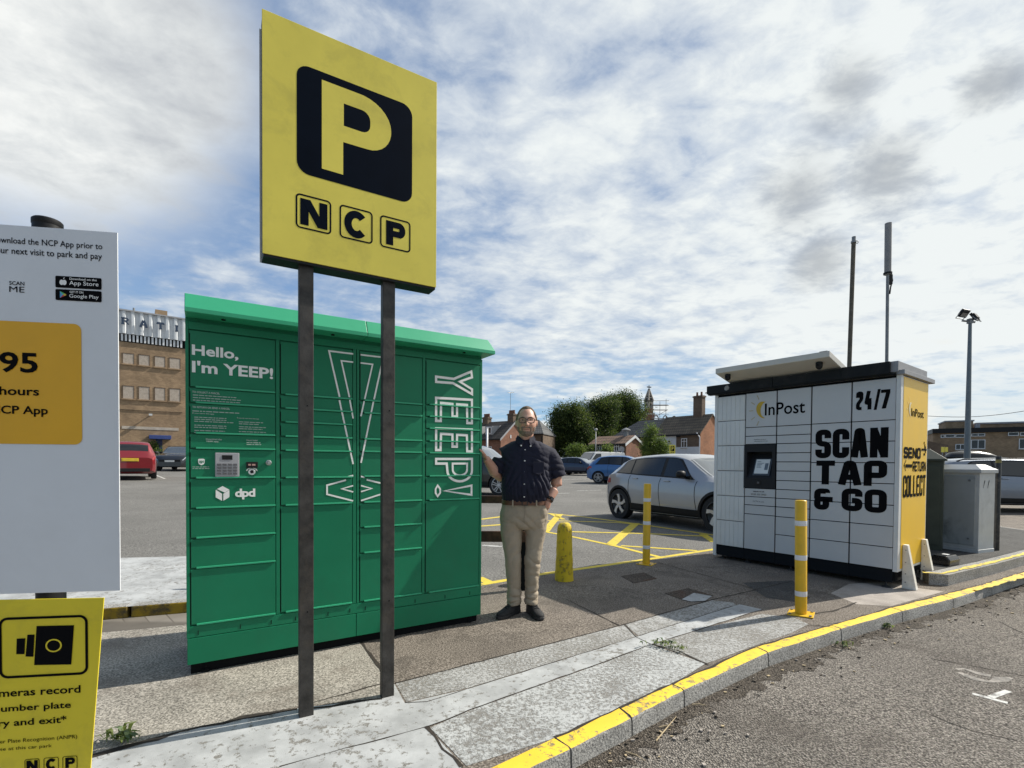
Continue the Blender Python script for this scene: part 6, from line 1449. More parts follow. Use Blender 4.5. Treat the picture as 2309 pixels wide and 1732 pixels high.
tr__ = fuse(mb, 'trousers', m_chino, man, .0060, 3, creases(1.5, [(-.06, .17, R(70), 42, .07, .013), (.10, .20, R(118), 46, .06, .014), (.06, .125, R(80), 60, .05, .012), (-.10, .115, R(100), 60, .05, .012), (-.05, .50, R(130), 30, .09, .007), (.11, .47, R(60), 38, .08, .011), (.0, .80, R(50), 40, .10, .008), (-.12, .70, R(125), 34, .10, .006), (.14, .80, R(140), 40, .09, .008), (.10, .33, R(70), 40, .07, .009)]))
mb = MB(); mb.grid(lambda u, v: (.004 + .004 * math.sin(v * 6), -.139 - .012 * math.sin(v * 2.6) - .004, .96 - .15 * v), 1, 8); mb.v = [(x - .002 if i % 2 else x + .002, y, z) for i, (x, y, z) in enumerate(mb.v)]; mb.build('fly_seam', pm('seam_shade', (.24, .2, .15), .9), tr__)
mb = MB(); R1 = ell(.006, -.004, .958, .199, .149, 48); R2 = ell(.006, -.004, .997, .196, .147, 48); R3 = ell(.006, -.004, .997, .190, .141, 48); R4 = ell(.006, -.004, .958, .193, .143, 48); mb.rings([R1, R2, R3, R4, R1], caps=False); be = mb.build('belt', m_leather, man, smooth=True, sharp=40)
mb = MB(); mb.box(-.020, .030, -.160, -.153, .957, .998); mb.box(-.012, .022, -.162, -.154, .965, .990, 1); mb.build('buckle', [m_darksteel, m_leather], be, bevel=.002)
for x in (-.095, .105): 
    mb = MB(); y = -.004 - .149 * (1 - abs(x / .199) ** 2.3) ** (1 / 2.3); mb.box(x - .006, x + .006, y - .006, y + .004, .950, 1.004); mb.build('belt_loop', m_chino, be, bevel=.002)
# watch on the pocketed arm
ax_ = (RW_ - RE).normalized(); wc = RE.lerp(RW_, .86)
mb = MB(); mb.tube([wc - ax_ * .011, wc + ax_ * .011], .0405, 20); wt = mb.build('watch', m_black, man, smooth=True, sharp=40)
fx = Vector((.55, -.8, .1)).normalized(); sd2 = ax_.cross(fx).normalized(); mb = MB(); mb.xbox(wc + fx * .042, ax_ * .019, sd2 * .017, fx * .006); mb.build('watch_face', pm('watch_glass', (.012, .012, .014), .1), wt, bevel=.005, seg=3)
# shoes with soles and laces
def shoe(ax, ay, ang, ln=.285):
    d = Vector((math.sin(ang), -math.cos(ang), 0)); s = Vector((math.cos(ang), math.sin(ang), 0)); heel = Vector((ax, ay, 0)) - d * .075
    def ring(t, w_, h_, z0): return [heel + d * ln * t + s * w_ * math.cos(a) + Vector((0, 0, z0 + (h_ if math.sin(a) > 0 else .012) * abs(math.sin(a)) ** .8 * (1 if math.sin(a) > 0 else -1))) for a in [2 * math.pi * i / 20 for i in range(20)]]
    mb = MB(); mb.rings([ring(t, w_, h_, .030) for t, w_, h_ in ((0, .018, .05), (.04, .034, .072), (.18, .039, .080), (.36, .041, .078), (.50, .044, .060), (.68, .048, .040), (.85, .044, .028), (.96, .028, .020), (1.0, .012, .010))])
    up_ = mb.build('shoe', m_shoe, man, smooth=True)
    mb = MB(); mb.rings([[heel + d * ln * t * 1.02 + s * (w_ + .003) * sg + Vector((0, 0, z)) for sg, z in ((-1, .002), (1, .002), (1.02, .026), (-1.02, .026))] for t, w_ in ((-.02, .016), (.03, .032), (.2, .037), (.4, .036), (.62, .047), (.82, .045), (.95, .028), (1.01, .010))]); mb.build('sole', m_sole, up_, bevel=.004)
    mb = MB()
    for k in range(4):
        t = .40 + .075 * k; h_ = .030 + lerpk([(.36, .080), (.5, .062), (.68, .042)], t); c = heel + d * ln * t + Vector((0, 0, h_ + .002)); mb.tube([c - s * .022 - Vector((0, 0, .008)), c, c + s * .022 - Vector((0, 0, .008)) + d * .008], .0028, 6)
    mb.build('laces', m_black, up_, smooth=True)
shoe(-.085, .0, R(-38)); shoe(.082, .0, R(20), .275)
# ------------------------------------------------------------------ buildings
def part_box(name, m, par, x0, x1, y0, y1, z0, z1, bevel=0): mb = MB(); mb.box(x0, x1, y0, y1, z0, z1); return mb.build(name, m, par, bevel=bevel)
def window(par, x0, x1, z0, z1, y=0.0, mull=1, trans=True, sill=True, frame=.07, mf=None, mp_=None):
    mb = MB(); f = frame
    mb.box(x0, x1, y - .05, y + .02, z1 - f, z1); mb.box(x0, x1, y - .05, y + .02, z0, z0 + f); mb.box(x0, x0 + f, y - .05, y + .02, z0 + f, z1 - f); mb.box(x1 - f, x1, y - .05, y + .02, z0 + f, z1 - f)
    for k in range(mull): x = x0 + (x1 - x0) * (k + 1) / (mull + 1); mb.box(x - f * .45, x + f * .45, y - .045, y + .02, z0 + f, z1 - f)
    if trans: mb.box(x0 + f, x1 - f, y - .044, y + .02, z0 + (z1 - z0) * .66, z0 + (z1 - z0) * .66 + f * .8)
    fr = mb.build('window', mf or m_upvc, par)
    part_box('pane', mp_ or m_pane, fr, x0 + f * .5, x1 - f * .5, y - .02, y + .015, z0 + f * .5, z1 - f * .5)
    if sill: part_box('sill', m_stone, fr, x0 - .06, x1 + .06, y - .11, y + .02, z0 - .10, z0 - .005)
    return fr
def gabled(name, label, o, ang, L, Dp, he, hr, mw, mr, cat='house', barge=None, hip=(0, 0), z0=-1.5, eave=.25, mgable=None):
    """front wall along local x from the origin, depth along +y, ridge parallel to the front"""
    e = empty(name, o, ang, label, cat); 
    mb = MB(); mb.box(0, L, 0, Dp, z0, he)
    mb.build('wall', mw, e)
    mb = MB()
    if hip[0] == 0: mb.prism([(0, 0, he), (0, Dp, he), (0, Dp / 2, hr)], (.25, 0, 0))
    if hip[1] == 0: mb.prism([(L, 0, he), (L, Dp, he), (L, Dp / 2, hr)], (-.25, 0, 0))
    if mb.v: mb.build('gable_wall', mgable or mw, e)
    t = .12; k = (hr - he) / (Dp / 2)
    mb = MB(); x0_, x1_ = -.12, L + .12
    A = [(x0_, -eave, he - eave * k), (x1_, -eave, he - eave * k), (x1_ - hip[1], Dp / 2, hr), (x0_ + hip[0], Dp / 2, hr)]
    B = [(x1_, Dp + eave, he - eave * k), (x0_, Dp + eave, he - eave * k), (x0_ + hip[0], Dp / 2, hr), (x1_ - hip[1], Dp / 2, hr)]
    up_ = Vector((0, 0, t)); mb.prism(A, up_); mb.prism([tuple(Vector(p) + Vector((0, 0, .003))) for p in B], up_)
    if hip[0]: mb.prism([(x0_, Dp + eave, he - eave * k + .006), (x0_, -eave, he - eave * k + .006), (x0_ + hip[0], Dp / 2, hr + .006)], up_)
    if hip[1]: mb.prism([(x1_, -eave, he - eave * k + .006), (x1_, Dp + eave, he - eave * k + .006), (x1_ - hip[1], Dp / 2, hr + .006)], up_)
    rf = mb.build('roof', mr, e)
    mb = MB(); mb.box(-.1, L + .1, -eave - .06, -eave, he - eave * k - .02, he - eave * k + .10); mb.build('gutter', m_black, e)
    if barge:
        for x in ([L + .125] if hip[1] == 0 else []):
            mb = MB(); mb.prism([(x, -eave, he - eave * k - .14), (x, Dp / 2, hr - .14), (x, Dp / 2, hr + .10), (x, -eave, he - eave * k + .1)], (.06, 0, 0)); mb.build('bargeboard', barge, e)
            mb = MB(); mb.prism([(x, Dp + eave, he - eave * k - .14), (x, Dp / 2, hr - .14), (x, Dp / 2, hr + .10), (x, Dp + eave, he - eave * k + .1)], (.06, 0, 0)); mb.build('bargeboard', barge, e)
    return e, rf
def chimney(rf, x, y, z0, z1, w_, d_, m, pots=2):
    mb = MB(); mb.box(x - w_ / 2, x + w_ / 2, y - d_ / 2, y + d_ / 2, z0, z1); mb.box(x - w_ / 2 - .07, x + w_ / 2 + .07, y - d_ / 2 - .07, y + d_ / 2 + .07, z1 - .2, z1 - .05)
    ch = mb.build('chimney', m, rf); mb = MB()
    for k in range(pots): xx = x - w_ / 2 + w_ * (k + .5) / pots; mb.lathe([(.13, z1), (.10, z1 + .32), (.12, z1 + .36), (.12, z1 + .42)], (xx, y, 0), 12)
    mb.build('chimney_pots', m_red, ch); return ch

# big brick hall at the left with white cladding and blue letters
ha = R(36.8); HO = D(265, 1000, 42.0); HO.z = 0
hall = empty('brick_hall', HO, ha, 'tall buff brick hall with white corrugated cladding and blue letters at the top', 'building')
hl = crop(250, 680, 3.86); hp_ = lambda x, y: plane_px(*hl(x, y), HO, ha)
ztop = hp_(300, 118)[1]; zc0 = hp_(300, 305)[1]; zv0 = hp_(300, 372)[1]
HL0, HL1 = -14.0, 16.0
part_box('wall', m_brown, hall, HL0, HL1, 0, 22, -1, zv0)
mb = MB(); mb.box(HL0, HL1, -.02, 21.9, zv0 + .002, ztop - .02)
mb.build('parapet_wall', m_galv, hall)
mb = MB(); x = HL0; pts = []
while x < HL1: pts += [(x, -.30), (x + .16, -.30), (x + .30, -.12), (x + .46, -.12), (x + .60, -.30)]; x += .60
rs = [[(p[0], p[1], z) for p in pts] for z in (zc0, ztop + .05)]; mb.rings(rs, caps=False, closed=False); mb.build('corrugated_cladding', m_clad, hall)
part_box('coping', m_lead, hall, HL0, HL1, -.36, .3, ztop + .05, ztop + .16)
mb = MB(); x = hp_(88, 330)[0]; xe = hp_(606, 360)[0]; 
while x < xe: mb.box(x, x + .14, -.14, -.02, zv0 + .06, zc0 - .03); x += .26
mb.build('vent_louvres', m_clad, hall); part_box('louvre_back', m_seal, hall, HL0, HL1, -.05, -.022, zv0 + .01, zc0)
for ch, xa, xb, yt, yb in (('R', 90, 160, 152, 208), ('A', 250, 318, 176, 234), ('T', 398, 462, 196, 250), ('I', 555, 584, 218, 270)):
    (x0, zt_), (x1, _) = hp_(xa, yt), hp_(xb, yt); zb_ = hp_((xa + xb) / 2, yb)[1]; zt_ = hp_((xa + xb) / 2, yt)[1]
    mb = MB(); tv = .16; t3 = lambda p: (x0 + (x1 - x0) * p[0], -.48, zb_ + (zt_ - zb_) * p[1])
    SER = {'R': [[(.2, 0), (.2, 1)], [(.2, .94), (.7, .94), (.85, .74), (.7, .52), (.2, .52)], [(.5, .52), (.92, .02)], [(0, .05), (.42, .05)], [(0, .95), (.4, .95)]], 'A': [[(.08, 0), (.47, 1)], [(.53, 1), (.9, 0)], [(.22, .34), (.76, .34)], [(0, .05), (.3, .05)], [(.7, .05), (1, .05)]], 'T': [[(.02, .93), (.98, .93)], [(.5, 0), (.5, .93)], [(.3, .05), (.7, .05)], [(.05, .75), (.05, .93)], [(.95, .75), (.95, .93)]], 'I': [[(.5, 0), (.5, 1)], [(.05, .06), (.95, .06)], [(.05, .94), (.95, .94)]]}
    for k, st in enumerate(SER[ch]):
        wv = .17 if k == 0 or (ch in 'A' and k == 1) or (ch == 'T' and k == 1) else .11
        P = [(t3(p)[0], t3(p)[2]) for p in st]; L2, R2 = stroke2d(P, wv); 
        for q in range(len(L2) - 1): mb.prism([(L2[q].x, -.48 - .004 * k, L2[q].y), (L2[q + 1].x, -.48 - .004 * k, L2[q + 1].y), (R2[q + 1].x, -.48 - .004 * k, R2[q + 1].y), (R2[q].x, -.48 - .004 * k, R2[q].y)], (0, .08, 0))
    mb.build('facade_letter', m_blueletter, hall)
for (ya, yb), rowx in (((455, 543), None), ((738, 846), None)):
    for k, (xa, xb) in enumerate(((106, 197), (245, 333), (384, 468), (512, 600))):
        dy = k * 14 if ya < 500 else k * 8
        x0, _ = hp_(xa, ya); x1, _ = hp_(xb, ya); zt_ = hp_((xa + xb) / 2, ya + dy)[1]; zb_ = hp_((xa + xb) / 2, yb + dy)[1]
        mb = MB(); mb.box(x0, x1, -.015, .0, zb_, zt_); f_ = mb.build('boarded_window', m_boarded, hall)
        mb = MB(); mb.box(x0 - .05, x0, -.03, .0, zb_, zt_); mb.box(x1, x1 + .05, -.03, 0, zb_, zt_); mb.box(x0 - .05, x1 + .05, -.035, 0, zt_, zt_ + .06); mb.build('reveal', m_dkbrick, f_)
        part_box('sill', m_brown, f_, x0 - .12, x1 + .12, -.12, -.001, zb_ - .10, zb_)
x0, z0_ = hp_(95, 1090); x1, z1_ = hp_(590, 1112); part_box('stone_band', m_stone, hall, x0, x1, -.03, -.001, z0_ - .16, z0_ + .08)
mb = MB(); mb.tube([(HL0, -.04, hp_(70, 938)[1]), (x0, -.04, hp_(90, 940)[1]), (hp_(330, 950)[0], -.04, hp_(330, 955)[1]), (hp_(620, 966)[0], -.04, hp_(620, 968)[1])], .025, 6); mb.build('wall_cable', m_black, hall)
x0, zz_ = hp_(345, 990); mb = MB(); mb.tube([(x0, -.02, zz_), (x0, -.35, zz_ + .05)], .05, 8); mb.box(x0 - .12, x0 + .12, -.5, -.3, zz_ - .06, zz_ + .1); mb.build('wall_lamp', m_whitep, hall)
x0, zt_ = hp_(330, 1165); x1, _ = hp_(520, 1165); zb_ = hp_(400, 1200)[1]
mb = MB(); mb.box(x0, x1, -1.1, -.001, zb_, zt_); mb.build('entrance_canopy', m_bluepaint, hall, bevel=.02)
part_box('door', pm('dark_blue_door', (.02, .03, .10), .5), hall, x0 + .5, x1 - .6, -.06, -.002, -.5, zb_ - .004)
x0, z0_ = hp_(390, 118); x1, _ = hp_(535, 118); part_box('roof_hut', m_brown, hall, x0, x1 - .3, 1.5, 4.5, ztop + .0, ztop + 1.0)
mb = MB()
for xx in (62, 200): x0 = hp_(xx, 80)[0]; mb.tube([(x0, .2, ztop), (x0, .2, ztop + .5)], .08, 8)
mb.build('roof_vents', m_galv, hall)
# metal rail fence in front of it
fo = D(335, 1010, 39.0); fo.z = gz(fo.x, 39.0); fe = empty('railing', fo, ha, 'low grey metal railing in front of the brick hall', 'fence')
for k in range(26):
    mb = MB(); mb.tube([(k * .14 - .6, 0, 0), (k * .14 - .6, 0, 1.1)], .018, 6); mb.build('upright', m_galv, fe)
part_box('top_rail', m_galv, fe, -.7, 3.2, -.03, .03, 1.1, 1.15)

# houses behind the man
k7 = crop(1060, 860, 6.914)
A_ = D(*k7(470, 900), 62.0); A_.z = 0
hb = R(-40); hdir = Vector((math.cos(hb), math.sin(hb), 0)); HC_ = D(1129, 988, 58); he_, hr_ = HC_.z, 6.35; HC_.z = 0; HLn = 11.0
e, rf = gabled('brick_house', 'brick gabled house with dark roof and chimney stacks behind the man', HC_ - hdir * HLn, hb, HLn, 5.2, he_, hr_, m_red, m_dtile, barge=m_lead, mgable=m_red)
chimney(rf, HLn - .5, 2.6, 5.6, 7.3, .9, .6, m_dkbrick, 4); chimney(rf, HLn - 4.6, 2.6, 5.6, 7.1, .9, .7, m_dkbrick, 5)
mb = MB(); ax0 = HLn - .75
mb.tube([(ax0, 2.6, 7.3), (ax0, 2.6, 9.9)], .025, 6)
for k in range(5): mb.tube([(ax0 - .3 + k * .15, 2.3, 9.85), (ax0 - .3 + k * .15, 2.9, 9.85)], .014, 6)
mb.tube([(ax0 - .4, 2.6, 9.9), (ax0 + .5, 2.6, 9.85)], .018, 6); mb.build('television_aerial', m_galv, rf)
for x in (HLn - 3.9, HLn - 2.2):
    mb = MB(); mb.rings([[(x - .6, .35, 4.7), (x + .6, .35, 4.7), (x + .6, 2.0, 4.7), (x - .6, 2.0, 4.7)], [(x - .6, .35, 5.75), (x + .6, .35, 5.75), (x + .6, 2.0, 5.9), (x - .6, 2.0, 5.9)]]); dm = mb.build('dormer', m_lead, rf); window(dm, x - .45, x + .45, 4.85, 5.6, .33, 1, False, False)
for x in (HLn - 4.2, HLn - 2.3): window(e, x, x + .9, 1.9, 3.3, -.01, 1)
part_box('vent_plate', m_upvc, e, HLn, HLn + .05, 1.7, 1.85, 4.3, 4.7)
sb = R(-20); SO = D(1150, 1000, 67); SO.z = 0
e, rf = gabled('slate_house', 'slate roofed house to the right of the man in front of the big trees', SO, sb, 4.6, 6.0, 5.3, 7.2, m_dkbrick, m_slate, hip=(0, 1.6))
window(e, 3.0, 3.8, 2.0, 3.2, -.01, 1); part_box('flat_roof_annexe', m_dkbrick, e, 3.0, 5.0, -1.8, -.01, -1, 3.3); part_box('drainpipe', m_black, e, 4.4, 4.5, -.12, -.01, 3.35, 4.9)
# terrace with slate and tile roofs
ta = R(-52); kt = crop(1320, 860, 6.9125); T0 = D(*kt(1790, 800), 55.0); T0.z = 0
tp = lambda x, y: plane_px(*kt(x, y), T0, ta)
xl, _ = tp(400, 840); xm, _ = tp(1085, 830); zE = tp(1790, 800)[1]
Lr = -xm; dirx = Vector((math.cos(ta), math.sin(ta), 0))
gd = 5.6; gO = T0 + Vector((0, 0, 0)); gx, gzz = plane_px(*kt(1975, 522), T0, ta + math.pi / 2); gd = max(3.0, 2 * gx); zR = gzz
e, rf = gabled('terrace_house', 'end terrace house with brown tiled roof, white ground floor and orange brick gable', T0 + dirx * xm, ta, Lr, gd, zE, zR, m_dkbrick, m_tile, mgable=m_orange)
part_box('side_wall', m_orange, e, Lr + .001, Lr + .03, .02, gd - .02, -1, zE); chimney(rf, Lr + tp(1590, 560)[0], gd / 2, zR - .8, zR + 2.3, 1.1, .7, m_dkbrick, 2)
x0, z1_ = tp(1497, 890); x1, z0_ = tp(1585, 1035); window(e, x0 - xm, x1 - xm, z0_, z1_, -.01, 1)
zw = tp(1600, 1022)[1]; part_box('white_ground_floor', m_render, e, tp(1417, 1022)[0] - xm, Lr - .05, -.05, -.005, -1, zw); part_box('white_upper_wall', m_render, e, .02, tp(1417, 900)[0] - xm - .003, -.045, -.005, -1, zE - .25)
mb = MB(); x0 = tp(1815, 700)[0] - xm; mb.tube([(Lr - .3, -.2, zE), (Lr + .1, -.25, zE - .5), (Lr + .1, -.25, -1)], .06, 8); mb.build('drainpipe', m_upvc, e)
part_box('alarm_box', m_black, e, tp(1430, 850)[0] - xm, tp(1475, 850)[0] - xm, -.2, -.01, tp(1450, 872)[1], tp(1450, 832)[1])
window(e, tp(1235, 930)[0] - xm, tp(1340, 930)[0] - xm, tp(1290, 960)[1], tp(1290, 915)[1], -.055, 1, False)
e, rf = gabled('slate_cottage', 'hipped slate roof range adjoining the tiled terrace house', T0 + dirx * (xl), ta, xm - xl - .004, gd + .4, zE - .1, zR - .15, m_red, m_slate, hip=(2.6, 0))
# bungalow
ba = R(-45); B0 = D(*kt(628, 980), 48.0); B0.z = 0; bp_ = lambda x, y: plane_px(*kt(x, y), B0, ba)
xl, zE = bp_(75, 978); zE = bp_(620, 968)[1]; gx, zR = plane_px(*kt(757, 858), B0, ba + math.pi / 2); dx = Vector((math.cos(ba), math.sin(ba), 0))
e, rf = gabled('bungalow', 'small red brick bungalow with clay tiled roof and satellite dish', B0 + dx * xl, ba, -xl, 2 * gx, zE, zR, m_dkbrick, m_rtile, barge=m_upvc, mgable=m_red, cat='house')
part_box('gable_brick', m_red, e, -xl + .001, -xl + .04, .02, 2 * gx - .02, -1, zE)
for xa, xb, ya, yb in ((192, 258, 992, 1092), (452, 525, 985, 1095)): window(e, bp_(xa, ya)[0] - xl, bp_(xb, ya)[0] - xl, bp_(xa, yb)[1], bp_(xa, ya)[1], -.01, 1)
x0, z0_ = bp_(595, 1062); mb = MB(); mb.lathe([(0, .06), (.2, .03), (.32, -.06)], (x0 - xl, -.3, z0_), 20, axis='y', caps=False); mb.tube([(x0 - xl, -.05, z0_), (x0 - xl, -.3, z0_)], .03, 6); mb.build('satellite_dish', m_lead, e)
x0 = bp_(720, 850)[0] - xl; mb = MB(); mb.lathe([(.22, zR - .2), (.22, zR + .55), (.45, zR + .6), (.45, zR + .68), (0, zR + .9)], (-xl - .9, gx, 0), 16); mb.build('flue_cowl', m_galv, rf)
# church bell turret with cross, and the scaffold beside it
CY = 108.0; cpx = CY / F; ct = D(1462, 1000, CY); cx_ = ct.x; zt = lambda v: D(1462, v, CY).z
tu = empty('church_turret', (cx_, CY, 0), R(25), 'brick and stone church bell turret with pointed spire and cross', 'church')
w2 = 8.5 * cpx * .82
z1_, z2_, z3_ = zt(936), zt(922), zt(907)
part_box('base', m_red, tu, -w2 * 1.25, w2 * 1.25, -w2 * 1.25, w2 * 1.25, 0, z1_); part_box('stone_string', m_stone, tu, -w2 * 1.4, w2 * 1.4, -w2 * 1.4, w2 * 1.4, z1_, z1_ + .35)
part_box('shaft', m_red, tu, -w2, w2, -w2, w2, z1_ + .35, z2_)
mb = MB()
for sx_ in (-1, 1):
    for sy_ in (-1, 1): mb.box(sx_ * w2 - (.35 if sx_ > 0 else 0), sx_ * w2 + (0 if sx_ > 0 else .35), sy_ * w2 - (.35 if sy_ > 0 else 0), sy_ * w2 + (0 if sy_ > 0 else .35), z2_, z3_)
mb.build('belfry_piers', m_stone, tu)
mb = MB(); n = 10; hh = z3_ - z2_
for q in range(4):
    rot = Matrix.Rotation(q * math.pi / 2, 4, 'Z'); aw = w2 - .35
    pts = [(-aw, z3_)] + [(-aw + 2 * aw * k / n, z2_ + hh * (.45 + .45 * math.sin(math.pi * k / n))) for k in range(n + 1)] + [(aw, z3_)]
    mb.prism([rot @ Vector((p[0], -w2 + .02, p[1])) for p in pts], rot @ Vector((0, .3, 0)))
mb.build('belfry_arches', m_stone, tu); part_box('bell_chamber', m_dkbrick, tu, -w2 * .45, w2 * .45, -w2 * .45, w2 * .45, z2_, z3_)
za, zb_ = z3_, zt(879); mb = MB(); mb.rings([[(w2 * 1.12 * s_ * math.cos(math.pi / 4 + math.pi / 2 * k) * 1.3, w2 * 1.12 * s_ * math.sin(math.pi / 4 + math.pi / 2 * k) * 1.3, z) for k in range(4)] for s_, z in ((1, za), (.96, za + .3), (.06, zb_))]); sp_ = mb.build('spire', m_dtile, tu)
mb = MB()
for k in range(4):
    a = math.pi / 4 + math.pi / 2 * k; mb.tube([(w2 * 1.42 * math.cos(a), w2 * 1.42 * math.sin(a), za + .3), (.1 * math.cos(a), .1 * math.sin(a), zb_)], .16, 6)
for t in (.3, .5): rr = w2 * 1.1 * (1 - t) ; mb.box(-rr, rr, -rr, rr, za + (zb_ - za) * t, za + (zb_ - za) * t + .25)
mb.build('stone_ribs', m_stone, sp_)
mb = MB(); mb.tube([(0, 0, zb_ - .2), (0, 0, zt(869))], .09, 6); zc = zt(873); mb.box(-.55, .55, -.08, .08, zc - .1, zc + .1); mb.lathe([(.25, zb_ - .1), (.25, zb_ + .15)], (0, 0, 0), 10); mb.build('cross', m_darksteel, sp_)
sc = empty('scaffold', D(1486, 1000, CY - 1).xy.to_3d(), 0, 'tube scaffold standing beside the church turret', 'scaffold')
zs = [zt(v) for v in (945, 926, 915)]
for dx in (-1.4, .1, 1.4):
    mb = MB(); mb.tube([(dx, 0, 2), (dx, 0, zt(901) if dx > 1 else zs[2] + .8)], .05, 5); mb.build('standard', m_galv, sc)
for z in zs:
    mb = MB(); mb.box(-1.7, 1.7, -.5, .5, z, z + .08); mb.build('lift_boards', m_lead, sc); mb = MB(); mb.tube([(-1.8, -.4, z + .9), (1.9, -.4, z + .95)], .045, 5); mb.build('guard_rail', m_galv, sc)
mb = MB(); mb.tube([(-1.5, -.4, zs[0]), (1.5, -.4, zs[1])], .045, 5); mb.build('diagonal_brace', m_galv, sc)
nv = empty('church_nave', (cx_ + 3.4, CY + 3, 0), R(25), 'church nave roof with pierced ridge cresting behind the terrace', 'church')
mb = MB(); zr_ = zt(944); mb.rings([[(x, -5, 4), (x, 5, 4), (x, 0, zr_)] for x in (-2.5, 9)]); mb.build('nave_roof', m_slate, nv)
for k in range(4):
    mb = MB(); c = (-1.2 + 2.6 * k, 0, zr_ - .1); mb.tube([Vector(c) + Vector((.7 * math.cos(a), 0, 1.1 * math.sin(a))) for a in [math.pi * i / 10 for i in range(11)]], .12, 6); mb.build('ridge_cresting', m_dtile, nv)
# low brick block at the right
ra = R(-33); R0 = D(2100, 1000, 62.0); R0.z = 0; kr_ = crop(2080, 940, 7.541); rp_ = lambda x, y: plane_px(*kr_(x, y), R0, ra)
rb_ = empty('office_block', R0, ra, 'long flat roofed brown brick office block with white framed windows', 'building')
zt_ = rp_(900, 225)[1]; XL, XR = rp_(180, 300)[0], 34.0
part_box('wall', m_brown, rb_, XL, XR, 0, 10, -1, zt_ - .3); part_box('roof_fascia', m_black, rb_, XL - .1, XR, -.35, 10.2, zt_ - .3, zt_ + .25)
x0, z1_ = rp_(465, 140); x1 = rp_(960, 150)[0]; part_box('roof_storey', m_brown, rb_, x0, x1, 3, 8, zt_ + .25, z1_ + .6); part_box('roof_storey_coping', m_lead, rb_, x0 - .1, x1 + .1, 2.9, 8.1, z1_ + .6, z1_ + .75)
x0, z1_ = rp_(1070, 150); part_box('rear_wing', m_brown, rb_, x0, XR, 5, 9, zt_ + .25, z1_ + .5); part_box('rear_wing_coping', m_lead, rb_, x0, XR, 4.9, 9.1, z1_ + .5, z1_ + .7)
x0, z1_ = rp_(975, 100); x1 = rp_(1050, 100)[0]; part_box('chimney_stack', m_lead, rb_, x0, x1, 2, 3, zt_ + .25, z1_)
for xa, xb, ya, yb, mu in ((310, 375, 305, 360, 0), (385, 550, 300, 355, 0), (560, 720, 300, 355, 0), (830, 1065, 285, 335, 1), (1455, 1640, 262, 325, 0), (1660, 1800, 260, 325, 0)):
    window(rb_, rp_(xa, ya)[0], rp_(xb, ya)[0], rp_(xa, yb)[1], rp_(xa, ya)[1], -.01, mu, False, False)
for xa, xb, ya, yb, mu in ((560, 735, 465, 560, 1), (825, 1070, 390, 545, 1), (1640, 1900, 372, 545, 1)):
    window(rb_, rp_(xa, ya)[0], rp_(xb, ya)[0], rp_(xa, yb)[1], rp_(xa, ya)[1], -.01, mu, False, True)
x0, z0_ = rp_(180, 430); mb = MB(); mb.prism([(XL - 5, -4, 0.5), (XL + .9, -4, .5), (XL + .9, -4, rp_(260, 500)[1]), (XL - 5, -4, rp_(180, 410)[1] + 1)], (0, 3.5, 0)); mb.build('lean_to', m_dkbrick, rb_)
mb = MB(); x0, zz_ = rp_(508, 90); mb.tube([(x0, 4, z1_ - 2), (x0, 4, zz_ + .3)], .05, 6); mb.tube([(x0, 4, zz_ + .2), (x0 + 2.2, 4, zz_ + .5)], .03, 6); mb.build('roof_aerial', m_galv, rb_)

# ------------------------------------------------------------------ small street furniture far off
def small_sign(u0, u1, v0, v1, y, label, pm_=None, letter=True, vb=None):
    a, b = D(u0, v0, y), D(u1, v1, y); w_ = b.x - a.x; hgt = a.z - b.z; x = (a.x + b.x) / 2; g = gz(x, y)
    e = empty('small_parking_sign', (x, y, g), R(0), label, 'sign')
    mb = MB(); mb.tube([(0, .03, 0), (0, .03, b.z - g + hgt * .9)], .04, 8); mb.build('pole', m_galv, e)
    mb = MB(); mb.box(-w_ / 2, w_ / 2, -.03, .0, b.z - g, a.z - g); f = mb.build('sign_face', m_signy, e, bevel=.005)
    if letter:
        mb = MB(); z0 = b.z - g + hgt * .34; flat(mb, rrect(-w_ * .32, w_ * .32, z0, a.z - g - hgt * .10, .06), -.033); sq = mb.build('dark_square', m_navy, f)
        mb = MB(); font_text(mb, 'P', -w_ * .16, w_ * .18, z0 + hgt * .07, a.z - g - hgt * .16, -.037, .03); mb.build('parking_letter', m_signy, sq)
        mb = MB(); font_text(mb, 'NCP', -w_ * .3, w_ * .3, b.z - g + hgt * .14, b.z - g + hgt * .26, -.033, .03); mb.build('sign_lettering', m_navy, f)
    return e
small_sign(1509.5, 1522.5, 1003.5, 1025, 40.0, 'small yellow parking sign among the cars before the white wall')
small_sign(2122, 2129.5, 1008, 1020, 44.0, 'tiny yellow notice on a pole before the brown office block', letter=False)
small_sign(2131, 2137, 1008.5, 1019, 44.5, 'second tiny yellow notice beside the first before the office block', letter=False)
def lamp(u, v, y, label, r=.05, m=m_galv, head=True):
    t = D(u, v, y); g = gz(t.x, y); e = empty('lamp_post', (t.x, y, g), 0, label, 'street lamp'); h = t.z - g
    mb = MB(); mb.tube([(0, 0, 0), (0, 0, h * .3), (0, 0, h)], [r * 1.5, r, r * .8], 10); mb.build('pole', m, e, smooth=True)
    if head: mb = MB(); ball(mb, (0, 0, h + .05), (.18, .18, .12), 6); mb.build('lamp_head', m_lead, e, smooth=True)
    else: mb = MB(); mb.lathe([(r * .9, h), (r * .9, h + .06), (0, h + .08)], (0, 0, 0), 10); mb.build('pole_cap', m, e)
lamp(1343.5, 970, 47.0, 'slim grey lamp post before the small brick bungalow'); lamp(1098.5, 966, 42.0, 'white post standing beside the green locker before the houses', .10, m_upvc, False)
